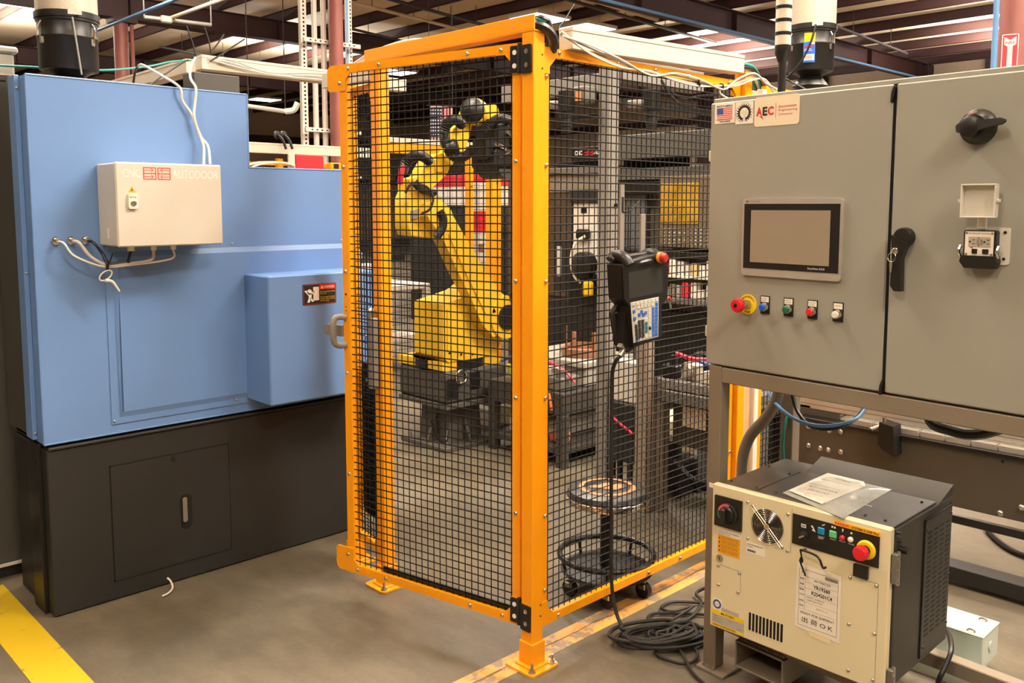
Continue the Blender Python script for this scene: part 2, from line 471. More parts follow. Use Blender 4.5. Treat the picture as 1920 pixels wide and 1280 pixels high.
# overhead pipes
solo('water_pipe', MB().cyl((7, 7.93, 5.08), (23, 7.93, 5.08), 0.028, n=10), BCABLE, 'blue pipe running along the near roof beam, upper right', 'pipe')
a, b = (9.783, 9.141, 5.360), (15.894, 9.757, 5.360)
BLKPIPE = mat('black steel pipe', (48, 40, 40), 0.5, var=0.05)
TANPIPE = mat('tan painted conduit', (196, 176, 146), 0.5, var=0.05)
def hungpipe(name, a, b, r, m, label, nh, group=None):
    a = Vector(a); b = Vector(b)
    t = thing(name, label, 'pipe', a, group)
    MB().cyl(a, b, r, n=10).build('pipe', m, t)
    for k in range(nh):
        p = a.lerp(b, (k+0.5)/nh)
        MB().cyl(p, (p.x, p.y, 5.72), 0.008, n=6).build('hanger_rod', BLKPIPE, t)
    return t
hungpipe('sprinkler_pipe', a, b, 0.035, BLKPIPE, 'black sprinkler pipe hung below the purlins above the right cage panel', 4)
hungpipe('sprinkler_pipe', (7.396, 11.331, 5.360), (10.951, 12.022, 5.360), 0.035, BLKPIPE, 'black sprinkler pipe hung below the purlins above the cage door', 3)
hungpipe('sprinkler_pipe', (8.543, 13.916, 5.300), (11.152, 14.530, 5.300), 0.03, BLKPIPE, 'black sprinkler pipe near the blue strut, above the left end of the cage door', 2)
hungpipe('conduit_run', (7.240, 11.859, 5.300), (10.628, 12.458, 5.300), 0.032, TANPIPE, 'tan conduit slanting across the roof bays above the cage door', 3)
hungpipe('conduit_run', (10.120, 8.675, 5.300), (12.503, 8.911, 5.300), 0.05, TANPIPE, 'thick tan duct piece beside the roof lights, above the cage', 2)
hungpipe('sprinkler_pipe', (4.264, 16.308, 5.300), (6.807, 16.391, 5.300), 0.035, BLKPIPE, 'black sprinkler pipe between the left filter drum and the roof beam', 3)
hungpipe('sprinkler_pipe', (6.672, 18.853, 5.300), (10.377, 20.048, 5.300), 0.03, BLKPIPE, 'black sprinkler pipe behind the ivory cable tray, upper left', 3)
hungpipe('sprinkler_pipe', (15.262, 6.624, 5.250), (19.802, 6.986, 5.250), 0.03, BLKPIPE, 'black sprinkler pipe right of the right filter drum', 2)
p0, p1 = Vector((4.008, 13.111, 4.750)), Vector((5.115, 12.963, 4.750))
t = thing('pipe_trapeze', 'grey hanging pipe rack at upper left carrying thin conduits', 'pipe rack', p0)
MB().cyl(p0, p1, 0.035, n=10).build('cross_pipe', MIDG, t)
for p in (p0, p1): MB().cyl(p, (p.x, p.y, 5.6), 0.012, n=8).build('hanger_rod', MIDG, t)
q = p0.lerp(p1, 0.32)
MB().box(q+Vector((-0.1, -0.05, -0.06)), q+Vector((0.1, 0.05, 0.06)), 0.02).build('junction_box', GREYP, t)
MB().cyl(q+Vector((0.1, 0, 0.05)), q+Vector((0.1, -7, 0.05)), 0.03, n=10).build('conduit', TANPIPE, t)
MB().cyl(p0+Vector((-0.1, 3, 0.03)), p0+Vector((-0.1, -7, 0.03)), 0.03, n=10).build('blue_conduit', BCABLE, t)
# ceiling lamps that the photograph shows
LAMPM = mat('lit lamp diffuser', (255, 250, 240), 0.5, var=0, emit=9.0)
for p, lb in (((11.178, 10.873, 5.400), 'bright square ceiling lamp just above the corner post'), ((12.631, 10.847, 5.400), 'bright ceiling lamp over the ivory tray, right of the corner post'),
              ((3.036, 16.602, 5.400), 'bright ceiling lamp at the top left corner, beside the left drum'), ((13.999, 27.459, 5.400), 'distant bright ceiling lamp seen past the blue machine top corner'),
              ((13.458, 18.840, 5.400), 'bright ceiling lamp seen through the top left of the door mesh')):
    x, y, z = p
    t = thing('ceiling_lamp', lb, 'lamp', (x, y, 5.4))
    MB().box((x-0.5, y-0.42, 5.4), (x+0.5, y+0.42, 5.47), 0.01).build('housing', LGREY, t)
    MB().box((x-0.47, y-0.39, 5.39), (x+0.47, y+0.39, 5.401)).build('diffuser', LAMPM, t)
    for sx in (-0.4, 0.4): MB().cyl((x+sx, y, 5.47), (x+sx, y, 5.72), 0.006, n=6).build('hanger_rod', STEEL, t)
# floor markings
tp = MB().box((-1.315, -2.2, 0), (-1.16, 2.05, 0.0012))
tag(recenter(tp.build('floor_tape', worn('yellow floor tape', (196, 166, 26), (150, 128, 60), 0.36, 9))), 'yellow tape strip on the concrete, lower left corner', 'floor tape')
t = thing('floor_line', 'worn orange painted line with a crack, under the right cage panel', 'floor marking', (0.4, 0.05, 0))
wl = worn('worn orange floor paint', (216, 156, 78), (138, 122, 98), 0.46, 7)
MB().box((-1.6, 0.0, 0), (4.6, 0.105, 0.0012)).build('painted_band', wl, t)
pts = [(-1.6+0.1*i, 0.055+random.uniform(-0.006, 0.006)) for i in range(63)]
cr = MB()
for i in range(62):
    (xa, ya), (xb, yb) = pts[i], pts[i+1]
    wd = random.uniform(0.002, 0.006)
    cr.prism([(xa, ya-wd), (xb, yb-wd), (xb, yb+wd), (xa, ya+wd)], (0, 0, 0.0012), X, Y, Z*0.0006)
cr.build('crack', mat('floor crack filler', (104, 92, 78), 0.8, var=0.2, vs=30), t)
# ================================================================ the robot cage
def wires(mb, o, u, n, length, z0, z1, pu, pz, r, uoff=0.0, zoff=0.0):
    o = Vector(o); u = Vector(u); n = Vector(n)
    def bar(a, b, w1, w2):
        w1 = w1*r; w2 = w2*r
        vs = [a+w1, a+w2, a-w1, a-w2, b+w1, b+w2, b-w1, b-w2]
        mb.add(vs, [(0, 1, 5, 4), (1, 2, 6, 5), (2, 3, 7, 6), (3, 0, 4, 7)])
    k = uoff
    while k < length:
        bar(o+u*k+Z*z0, o+u*k+Z*z1, u, n); k += pu
    k = z0+zoff
    while k < z1:
        bar(o+Z*k+n*r*1.2, o+u*length+Z*k+n*r*1.2, Z, n); k += pz
    return mb
def post(name, label, x, y, h=2.187, group=None, plate=0.07, anchors=((1, -1), (-1, -1)), base_rot=0):
    t = thing(name, label, 'post', (x, y, 0), group)
    MB().box((x-0.027, y-0.027, 0.009), (x+0.027, y+0.027, h), 0.002).build('tube', ORANGE, t)
    MB().box((x-0.033, y-0.033, 0.009), (x+0.033, y+0.033, 0.095), 0.002).build('sleeve', ORANGE, t)
    pl = MB().prism(rrect(x-plate, y-plate, x+plate, y+plate, 0.018), (0, 0, 0.001), X, Y, Z*0.008)
    pl.box((x-0.045, y-0.045, 0.009), (x+0.045, y+0.045, 0.016), 0.005)
    pl.build('base_plate', ORANGEW, t)
    for sx, sy in anchors:
        stamp('anchor_bolt', ANCHOR, t, (x+sx*plate*0.72, y+sy*plate*0.72, 0.009), (0, 0, 1))
    return t
cp = post('corner_post', 'square orange corner post standing between the cage door and right panel', -0.002, 0.0, anchors=((1, -1), (-1, -1)))
for z in (2.07, 2.115, 0.185, 0.225):
    MB().cyl((0.013, -0.0271, z), (0.013, -0.0275, z), 0.0035, n=8).build('bolt_hole', HOLE, cp)
post('rear_post', 'orange post right behind the left end of the cage door', 0.024, 0.902)
post('rear_post', 'orange post at the far left edge of the cage, beside the machine', 0.082, 1.217)
post('end_post', 'orange post at the far end of the right panel, behind the grey enclosure', 1.285, 0.0)
GUS = 0.09
def gusset(mb, c, du, dz, u, n, t=0.003, leg=0.088, cut=0.034):
    c = Vector(c)     # outer corner; du/dz give the two directions along the frame
    P = [(0, 0), (leg, 0), (leg, cut), (cut+0.03, cut), (cut, cut+0.03), (cut, leg), (0, leg)]
    mb.prism(P, c, Vector(u)*du, Z*dz, Vector(n)*t)
def mesh_panel(name, label, o, u, n, s0, s1, z0, z1, cat, skipw=False, stile=0.033, uoff=0.02, zoff=0.02):
    o = Vector(o); u = Vector(u); n = Vector(n); dp = 0.024
    t = thing(name, label, cat, o)
    def bar(a0, a1, b0, b1):
        return MB().prism([(a0, b0), (a1, b0), (a1, b1), (a0, b1)], o-n*dp, u, Z, n*dp)
    bar(s0, s0+stile, z0, z1).build('stile', ORANGE, t); bar(s1-stile, s1, z0, z1).build('stile', ORANGE, t)
    bar(s0+stile, s1-stile, z0, z0+0.031).build('rail', ORANGE, t); bar(s0+stile, s1-stile, z1-0.031, z1).build('rail', ORANGE, t)
    w = MB()
    wires(w, o+u*(s0+stile-0.003)-n*0.014, u, n, s1-s0-2*stile+0.006, z0+0.026, z1-0.026, 0.0299, 0.0293, 0.0024, uoff, zoff)
    w.build('wire_mesh', WIRE, t, kind='stuff')
    return t
# fixed right panel along the X axis
rp = mesh_panel('cage_panel', 'long orange framed black mesh panel between the corner post and the grey enclosure', (0, -0.006, 0), X, -Y, 0.034, 1.25, 0.131, 2.148, 'fence panel')
for su, zc, dz in ((0.034, 0.131, 1), (0.034, 2.148, -1)):
    g = MB(); gusset(g, (su, -0.006, zc), 1, dz, X, -Y); g.build('gusset', ORANGE, rp)
for su, zc, dz in ((1.25, 0.131, 1), (1.25, 2.148, -1)):
    g = MB(); gusset(g, (su, -0.006, zc), -1, dz, X, -Y); g.build('gusset', ORANGE, rp)
for z in (1.755, 1.36, 0.954, 0.532, 0.261, 2.05):
    stamp('bolt', BOLT, rp, (0.053, -0.009, z), -Y)
for x in (0.115, 0.43, 0.65, 0.87, 1.16): stamp('bolt', BOLT, rp, (x, -0.009, 2.133), -Y)
for x in (0.125, 0.43, 0.658, 0.873, 1.16): stamp('bolt', BOLT, rp, (x, -0.009, 0.146), -Y)
for z in (1.755, 1.36, 0.954, 0.532, 2.05): stamp('bolt', BOLT, rp, (1.233, -0.009, z), -Y)
# the next panel of the same fence, glimpsed above and below the enclosure
np_ = mesh_panel('cage_panel', 'short second orange mesh panel, glimpsed over the enclosure right of the end post', (0, -0.006, 0), X, -Y, 1.462, 1.76, 0.131, 2.148, 'fence panel')
# door, standing a little open
da = math.radians(101.6)
dd = Vector((math.cos(da), math.sin(da), 0)); dn = Vector((-dd.y, dd.x, 0))     # dn points out of the cage
do = Vector((-0.0039, -0.0008, 0))
dr = mesh_panel('cage_door', 'orange framed black mesh door standing slightly ajar, with a grey handle', do, dd, dn, 0.05, 0.897, 0.134, 2.16, 'door', uoff=0.016)
DP = lambda s, z, t=0.0: do+dd*s+Z*z+dn*t
for zc, dz in ((0.134, 1), (2.16, -1)):
    g = MB(); gusset(g, DP(0.05, zc), 1, dz, dd, dn, leg=0.1); g.build('gusset', ORANGE, dr)
    g = MB()
    Q = [(0, -0.0), (-0.1, 0.0), (-0.1, 0.034), (-0.062, 0.034), (-0.036, 0.058), (-0.036, 0.1), (0.05, 0.1), (0.058, 0.094), (0.061, 0.085), (0.061, 0.022), (0.056, 0.008), (0.042, 0.0)]
    g.prism(Q, DP(0.897, zc, 0.0), dd, Z*dz, dn*0.004)
    g.build('latch_corner_plate', ORANGE, dr)
for s, z in ((0.069, 1.769), (0.069, 1.361), (0.069, 0.953), (0.069, 0.54), (0.882, 0.541), (0.882, 0.954), (0.882, 1.36), (0.882, 1.769),
             (0.273, 0.15), (0.69, 0.15), (0.273, 2.144), (0.69, 2.144)):
    stamp('bolt', BOLT, dr, DP(s, z), dn)
for s, z in ((0.125, 0.152), (0.128, 2.142), (0.84, 0.15), (0.892, 0.205), (0.845, 2.142), (0.892, 2.09)):
    stamp('bolt', BOLT, dr, DP(s, z, 0.004), dn)
for z0 in (2.062, 0.145):
    h = MB()
    h.prism(rrect(0.05, z0, 0.086, z0+0.088, 0.004), do+dn*0.004, dd, Z, dn*0.006)
    hg = h.build('hinge', BLACK, dr)
    MB().cyl(DP(0.047, z0-0.004, 0.008), DP(0.047, z0+0.094, 0.008), 0.0085, n=14).build('hinge_knuckle', BLACK, hg)
    MB().prism(rrect(-0.022, z0-0.008, 0.026, z0+0.084, 0.004), (-0.0295, 0, 0), Y, Z, -X*0.006).build('hinge_leaf', BLACK, hg)
    for zz in (z0+0.022, z0+0.066):
        for p, nn in ((DP(0.068, zz, 0.010), dn), (Vector((-0.0355, 0.0, zz-0.004)), -X)):
            MB().lathe([(0.0085, 0), (0.0085, 0.0012), (0.0045, 0.0016), (0.004, 0.0006), (0, 0.0006)], p, nn, 12).build('hinge_screw', WHITEI if nn == dn else STEEL, hg)
hm = MB().tube([DP(0.882, 1.178, -0.001), DP(0.902, 1.18, 0.02), DP(0.907, 1.172, 0.042), DP(0.907, 1.125, 0.05), DP(0.907, 1.08, 0.042), DP(0.902, 1.066, 0.02), DP(0.882, 1.068, -0.001)], 0.0125, n=10, smooth=5)
hd = hm.build('handle', GREYP, dr)
lm = MB(frame(DP(0.958, 1.122, 0.0), dd, dn))
lm.prism([(-0.055, -0.022), (0.03, -0.022), (0.045, -0.012), (0.045, 0.014), (0.03, 0.022), (-0.055, 0.022)], (0, -0.006, 0), X, Z, Y*0.012)
lm.box((-0.02, 0.006, -0.012), (0.0, 0.009, 0.012), 0.001)
lm.build('latch_tongue', GREYP, dr)
for z in (1.205, 1.22, 1.27): MB().cyl(DP(0.882, z, 0.0), DP(0.882, z, 0.0006), 0.003 if z < 1.25 else 0.005, n=8).build('screw_hole', HOLE, dr)
# bar across the opening near the floor, narrow fixed panel by the machine, latch switch
MB().prism([(0.1, 0.163), (0.72, 0.163), (0.72, 0.188), (0.1, 0.188)], do-dn*0.024, dd, Z, dn*0.008).build('bottom_strip', BLACK, dr)
nu = Vector((0.058, 0.315, 0)).normalized(); nn_ = Vector((-nu.y, nu.x, 0)); no_ = Vector((0.024, 0.902, 0))+nn_*0.012
npn = mesh_panel('cage_panel', 'narrow orange framed mesh panel between the two left posts', no_, nu, nn_, 0.03, 0.29, 0.131, 2.12, 'fence panel', stile=0.03, uoff=0.012)
for s_, ds_ in ((0.03, 1), (0.29, -1)):
    for zc, dz in ((0.131, 1), (2.12, -1)):
        g = MB(); gusset(g, no_+nu*s_+Z*zc, ds_, dz, nu, nn_, leg=0.075, cut=0.03); g.build('gusset', ORANGE, npn)
for z in (0.54, 0.95, 1.36, 1.77): stamp('bolt', BOLT, npn, no_+nu*0.045+Z*z, nn_)
MB().prism(rrect(0.07, 0.26, 0.25, 0.93, 0.03), no_-nn_*0.02, nu, Z, -nn_*0.008).build('lower_cover', BLACK, npn)
MB().box((-0.005, 0.93, 2.125), (0.045, 1.29, 2.19), 0.003).build('cable_tray', OFFW, npn)
t = thing('latch_switch', 'grey safety latch switch fixed on the orange post behind the door handle', 'switch', (-0.01, 0.9, 0.9))
MB().box((-0.045, 0.885, 0.86), (-0.004, 0.93, 1.16), 0.008).build('body', GREYP, t)
MB().lathe([(0.018, 0), (0.02, 0.01), (0.018, 0.03), (0.008, 0.04)], (-0.025, 0.915, 1.16), Z, 14).build('head', STEEL, t)
for z in (0.9, 0.98, 1.08): MB().cyl((-0.045, 0.922, z), (-0.05, 0.922, z), 0.008, n=10).build('screw', STEEL, t)
# beam over the doorway: an open channel full of hoses
tb = thing('header_beam', 'orange channel beam over the cage door with hoses lying in it', 'beam', (0, 0.45, 2.19))
MB().box((-0.03, -0.03, 2.19), (-0.024, 0.93, 2.24), 0.001).box((-0.03, -0.03, 2.187), (0.03, 0.93, 2.193), 0.001).box((0.024, -0.03, 2.19), (0.03, 0.93, 2.24), 0.001).build('channel', ORANGE, tb)
for i, (m_, r) in enumerate(((BLACK, 0.016), (BLACKM, 0.013), (TEAL, 0.007), (BLACK, 0.012))):
    dx = (-0.01, 0.012, 0.0, 0.006)[i]; dz = (0.0, -0.004, 0.02, 0.024)[i]
    MB().tube([(dx, 0.91, 2.21+dz), (dx, 0.5, 2.21+dz), (dx, 0.05, 2.212+dz), (dx+0.01, -0.028, 2.205+dz), (0.05+dx, -0.034+0.006*i, 2.19+dz), (0.085+dx, -0.02+0.012*i, 2.165+dz*0.5), (0.10+dx, 0.0+0.012*i, 2.14)], r, n=8).build('hose', m_, tb)
for k in range(3): MB().tube([(-0.012+0.012*k, 0.5, 2.232), (-0.012+0.012*k, 0.7, 2.247+0.003*k), (0.0+0.012*k, 0.93, 2.232), (0.02+0.01*k, 1.1, 2.205), (0.03, 1.28, 2.198)], 0.006, n=8).build('cable', WCABLE, tb)
# ivory cable tray along the top of the right panel with loose cables in front of it
def tray(name, a, b, wid, h, label, cover=True, group=None):
    a = Vector(a); b = Vector(b); u = (b-a); Ln = u.length; u.normalize(); n = u.cross(Z).normalized()
    t = thing(name, label, 'cable tray', a, group)
    M = frame(a, u, n, u.cross(n) if u.cross(n).z > 0 else -u.cross(n))
    q = MB(M)
    q.box((0, -wid/2, 0), (Ln, wid/2, h*0.8), 0.002)
    q.build('trough', OFFW, t)
    MB(M).box((0, -wid/2-0.002, h*0.8), (Ln, wid/2+0.002, h), 0.002).build('lid', OFFW, t)
    return t
tt = tray('cable_tray', (0.155, 0.0, 2.15), (1.24, 0.0, 2.178), 0.062, 0.075, 'ivory cable tray lying on top of the right cage panel')
t = thing('hose_bundle', 'bundle of black and teal hoses leaving the far end of the ivory tray', 'hoses', (1.3, 0, 2.2))
for i in range(6):
    m_ = (BLACK, TEAL, TEAL, WCABLE, BLACK, TEAL)[i]
    o_ = (-0.02+0.008*i, 0.008*((i*5) % 3))
    MB().tube([(1.23, o_[0], 2.2+o_[1]), (1.30, o_[0], 2.205+o_[1]), (1.40, o_[0]+0.02, 2.19+o_[1]), (1.52, o_[0]+0.05, 2.12), (1.6, 0.08, 1.95)], 0.008, n=7).build('hose', m_, t)
t = thing('cable_bundle', 'loose white cables sagging along the front of the ivory tray above the right panel', 'cables', (0.6, -0.05, 2.14))
for i, off in enumerate((0.0, 0.012, -0.008, 0.018)):
    pts = [(0.084, -0.040, 2.192), (0.213, -0.045, 2.149), (0.387, -0.045, 2.119), (0.558, -0.045, 2.110), (0.714, -0.045, 2.104), (0.878, -0.045, 2.097), (1.045, -0.045, 2.102), (1.148, -0.045, 2.124), (1.279, -0.045, 2.161), (1.375, -0.045, 2.157), (1.467, -0.045, 2.112)]
    pts = [(p[0], p[1]-0.004*i, p[2]+off*(1 if k % 3 else -0.6)) for k, p in enumerate(pts)]
    MB().tube(pts, 0.0038, n=6, smooth=5).build('cable', WCABLE if i != 1 else GCABLE, t)
MB().tube([(1.037, -0.050, 2.094), (1.030, -0.050, 2.074), (1.102, -0.050, 2.055), (1.152, -0.050, 2.034)], 0.0045, n=6).build('cable', WCABLE, t)
for q in ((0.874, -0.048, 2.099), (1.040, -0.048, 2.101)):
    MB().lathe([(0.014, -0.004), (0.016, 0), (0.014, 0.004)], q, X, 10).build('cable_tie', BLACK, t)
MB().tube([(0.100, -0.020, 2.214), (0.132, -0.020, 2.247), (0.153, -0.020, 2.274), (0.177, -0.020, 2.303)], 0.0022, n=5).build('cable_tie', BLACK, t)
# ================================================================ blue machine on the left
YM = 1.557
lt = thing('machine_tool', 'blue and charcoal machine tool with a white control box on its side', 'machine', (-0.4, 1.8, 0))
L_ = [(-1.106, 0.697), (0.34, 0.697), (0.34, 1.787), (-0.217, 1.787), (-0.217, 2.105), (-1.106, 2.105)]
pb = MB().prism(L_, (0, YM+0.003, 0), X, Z, Y*0.14)
pb.build('side_panel', BLUE, lt)
# a soft folded rim round the big panel
rim = MB()
for (a0, b0), (a1, b1) in zip(L_, L_[1:]+L_[:1]):
    rim.cyl((a0, YM+0.004, b0), (a1, YM+0.004, b1), 0.004, n=8)
rim.build('folded_edge', BLUE, lt)
bb = MB().prism([(-1.1, 0.69), (0.33, 0.69), (0.33, 1.78), (-0.23, 1.78), (-0.23, 2.1), (-1.1, 2.1)], (0, YM+0.143, 0), X, Z, Y*0.36)
bb.build('body', DARKG, lt)
fl = MB().box((-1.124, 1.64, 0.705), (-1.106, 1.72, 2.11), 0.002)
fl.build('side_flange', BLUE, lt)
for z in (2.06, 1.36, 0.73): stamp('bolt', BOLTS, lt, (-1.115, 1.64, z), Vector((-0.3, -1, 0)))
base = MB().box((-1.102, YM, 0.004), (0.36, 1.98, 0.672), 0.004)
base.build('base', BLACKP, lt)
MB().box((-1.096, YM-0.008, 0.672), (0.35, YM+0.05, 0.684), 0.003).build('drip_edge', BLACKP, lt)
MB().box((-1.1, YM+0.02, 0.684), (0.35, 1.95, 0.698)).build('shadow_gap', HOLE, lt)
MB().box((-1.118, 1.62, 0.0), (-1.102, 1.75, 0.69), 0.002).build('rear_leg_cover', BLACK, lt)
# recessed access panel with bolts
ap = MB()
ap.prism([(-0.852, 0.735), (0.27, 0.735), (0.27, 1.462), (-0.852, 1.462)], (0, YM-0.001, 0), X, Z, Y*0.003)
ac = ap.build('access_panel', BLUE, lt)
fr = MB()
x0, x1, z0, z1 = -0.815, 0.262, 0.772, 1.425
for a, b in (((x0, z0), (x1, z0)), ((x1, z0), (x1, z1)), ((x1, z1), (x0, z1)), ((x0, z1), (x0, z0))):
    dxz = Vector((b[0]-a[0], b[1]-a[1])).normalized(); nrm = Vector((-dxz.y, dxz.x))*0.012
    fr.add([(a[0]-nrm.x, YM-0.001, a[1]-nrm.y), (b[0]+nrm.x*0, YM-0.001, b[1]-nrm.y), (a[0]+nrm.x, YM-0.009, a[1]+nrm.y), (b[0], YM-0.009, b[1]+nrm.y)], [(0, 1, 3, 2)])
fr.prism([(x0+0.01, z0+0.01), (x1, z0+0.01), (x1, z1-0.01), (x0+0.01, z1-0.01)], (0, YM-0.009, 0), X, Z, Y*0.008)
fr.build('raised_field', BLUE, ac)
for x, z in ((-0.842, 1.452), (-0.31, 1.452), (-0.842, 0.748), (0.255, 1.452), (0.243, 1.36), (-0.31, 0.756), (-0.272, 1.325), (-0.29, 0.79), (0.26, 1.2)):
    stamp('bolt', BOLTS, ac, (x, YM-0.001, z), -Y)
# protruding cover
cv = MB()
cv.box((-0.262, 1.335, 0.752), (0.335, YM, 1.318), 0.006)
cvo = cv.build('guard_cover', BLUE, lt)
MB().box((-0.285, YM-0.006, 0.775), (0.335, YM-0.001, 1.345), 0.001).build('cover_flange', BLUE, cvo)
YC = 1.335
def flat(parent, name, x0, z0, x1, z1, y, m, d=0.001, r=0.0):
    P = rrect(x0, z0, x1, z1, r) if r else [(x0, z0), (x1, z0), (x1, z1), (x0, z1)]
    return MB().prism(P, (0, y, 0), X, Z, Y*d).build(name, m, parent)
sx0, sx1, sz0, sz1 = (-0.096, 1.333, 1.272)[0], (0.076, 1.333, 1.268)[0], (-0.099, 1.333, 1.180)[2], (-0.096, 1.333, 1.272)[2]
wst = flat(cvo, 'warning_sticker', sx0, sz0, sx1, sz1, YC-0.0015, INK, 0.0015, 0.004)
W_ = sx1-sx0; H_ = sz1-sz0
ys = YC-0.0022
def sp(a, b): return (sx0+W_*a, ys, sz0+H_*b)
for P in ([(0.02, 0.02), (0.98, 0.02), (0.98, 0.035), (0.02, 0.035)], [(0.02, 0.965), (0.98, 0.965), (0.98, 0.98), (0.02, 0.98)], [(0.02, 0.02), (0.03, 0.02), (0.03, 0.98), (0.02, 0.98)], [(0.97, 0.02), (0.98, 0.02), (0.98, 0.98), (0.97, 0.98)]):
    MB().prism([(sx0+W_*a, sz0+H_*b) for a, b in P], (0, ys, 0), X, Z, Y*0.0004).build('border', REDI, wst)
MB().prism([(sx0+W_*a, sz0+H_*b) for a, b in ((0.5, 0.72), (0.97, 0.72), (0.97, 0.95), (0.5, 0.95))], (0, ys, 0), X, Z, Y*0.0004).build('red_band', REDI, wst)
pic = MB()
pic.prism([(sx0+W_*a, sz0+H_*b) for a, b in rrect(0.31, 0.2, 0.48, 0.86, 0.02)], (0, ys, 0), X, Z, Y*0.0004)
pic.lathe([(0.012*1, 0), (0.012, 0.0004)], sp(0.2, 0.63), Y, 12)
for P in ([(0.17, 0.56), (0.27, 0.56), (0.25, 0.3), (0.17, 0.34)], [(0.05, 0.68), (0.1, 0.72), (0.2, 0.54), (0.16, 0.46)], [(0.24, 0.56), (0.33, 0.68), (0.35, 0.62), (0.25, 0.46)], [(0.17, 0.34), (0.24, 0.34), (0.2, 0.12), (0.13, 0.12)], [(0.2, 0.32), (0.26, 0.34), (0.33, 0.16), (0.27, 0.14)]):
    pic.prism([(sx0+W_*a, sz0+H_*b) for a, b in P], (0, ys, 0), X, Z, Y*0.0004)
pic.build('pictogram', WHITEI, wst)
letters('DANGER', wst, (sx0+W_*0.63, ys-0.0006, sz0+H_*0.78), X, Z, PAPER, h=H_*0.1, wd=W_*0.31, bold=0.01)
MB().prism([(sx0+W_*a, sz0+H_*b) for a, b in ((0.53, 0.76), (0.61, 0.76), (0.57, 0.92))], (0, ys-0.0006, 0), X, Z, Y*0.0004).build('triangle', YELP, wst)
letters('Electrical hazard inside\nthis cover.\n\nDo not open or touch\nwithout first switching\noff the supply.', wst, (sx0+W_*0.51, ys-0.0004, sz0+H_*0.12), X, Z, YELP, h=H_*0.52, wd=W_*0.45)
# service door in the base with its slot latch
sd = MB().prism([(-0.867, 0.082), (-0.36, 0.082), (-0.36, 0.562), (-0.867, 0.562)], (0, YM-0.004, 0), X, Z, Y*0.004).build('service_door', BLACKP, lt)
gp = MB()
for a, b, c, d in ((-0.872, 0.077, -0.867, 0.567), (-0.36, 0.077, -0.355, 0.567), (-0.872, 0.562, -0.355, 0.567), (-0.872, 0.077, -0.355, 0.082)):
    gp.box((a, YM-0.0006, b), (c, YM+0.001, d))
gp.build('door_gap', HOLE, lt)
lx = -0.56
MB().prism(rrect(lx-0.026, 0.225, lx+0.026, 0.382, 0.025), (0, YM-0.0048, 0), X, Z, Y*0.001).build('latch_recess', HOLE, sd)
MB().prism(rrect(lx-0.018, 0.26, lx+0.002, 0.37, 0.008), (0, YM-0.012, 0), X, Z, Y*0.008).build('latch', CHROME, sd)
MB().cyl((-0.61, YM-0.004, 0.545), (-0.61, YM-0.0046, 0.545), 0.012, n=14).build('lock_plug', BLACK, sd)
# control box with the door company's lettering
cb = thing('control_box', 'light grey control box with white and red lettering on the blue machine', 'control box', (-0.62, 1.5, 1.45))
cx0, cx1, cz0, cz1 = -0.868, -0.42, 1.462, 1.783
yf = 1.357
cx1 = (-0.449, 1.357, 1.587)[0]; cz0 = (-0.877, 1.357, 1.463)[2]; cz1 = (-0.864, 1.357, 1.782)[2]
MB().box((cx0, yf+0.018, cz0), (cx1, YM, cz1), 0.005).build('body', LGREY, cb)
cd = MB().box((cx0-0.002, yf, cz0-0.002), (cx1+0.002, yf+0.015, cz1+0.002), 0.005).build('box_door', LGREY, cb)
MB().box((cx0+0.006, yf+0.014, cz0+0.006), (cx1-0.006, yf+0.02, cz1-0.006)).build('door_seal', BLACK, cb)
CW = cx1-cx0
zt = cz1-0.055
SOFTW = mat('soft white lettering', (244, 242, 236), 0.5, var=0)
letters('CNC', cd, (cx0+CW*0.06, yf, zt), X, Z, SOFTW, h=0.032, wd=CW*0.16, bold=-0.004)
letters('AUTODOOR', cd, (cx0+CW*0.52, yf, zt), X, Z, SOFTW, h=0.032, wd=CW*0.45, bold=-0.004)
REDL = mat('coral red lettering', (206, 82, 72), 0.5, var=0)
ar = MB()
def hollow(mb, x0, z0, x1, z1, w):
    for a, b, c, d in ((x0, z0, x1, z0+w), (x0, z1-w, x1, z1), (x0, z0+w, x0+w, z1-w), (x1-w, z0+w, x1, z1-w)):
        mb.prism([(a, b), (c, b), (c, d), (a, d)], (0, yf-0.0006, 0), X, Z, Y*0.0005)
ax = cx0+CW*0.245
aw = CW*0.122
for k in (0, 1):
    b0 = ax+k*(aw+CW*0.012)
    hollow(ar, b0, zt-0.008, b0+aw, zt+0.04, 0.004)
    sgn = 1 if k == 0 else -1
    bx = b0+aw*0.5
    hollow(ar, b0, zt+0.014, b0+aw, zt+0.018, 0.002)
    for dz in (0.0035, 0.0285):
        tip = bx+sgn*0.014
        for q in (1, -1):
            ar.prism([(tip, zt+dz+0.0015), (tip, zt+dz-0.0015), (tip-sgn*0.009, zt+dz+q*0.008-0.0015), (tip-sgn*0.009, zt+dz+q*0.008+0.0015)], (0, yf-0.0006, 0), X, Z, Y*0.0005)
        xs_ = b0+0.004 if k == 0 else b0+aw-0.004
        ar.prism([(xs_, zt+dz-0.0014), (tip, zt+dz-0.0014), (tip, zt+dz+0.0014), (xs_, zt+dz+0.0014)], (0, yf-0.0006, 0), X, Z, Y*0.0005)
ar.build('door_arrows', REDL, cd)
lk = MB().prism(rrect(cx0+0.04, cz1-0.175, cx0+0.075, cz1-0.117, 0.006), (0, yf-0.012, 0), X, Z, Y*0.012).build('lock', WHITE, cd)
MB().lathe([(0.011, 0), (0.011, 0.003), (0.008, 0.005), (0.003, 0.005), (0.003, 0.002), (0, 0.002)], (cx0+0.0575, yf-0.012, cz1-0.153), -Y, 16).build('key_barrel', STEEL, lk)
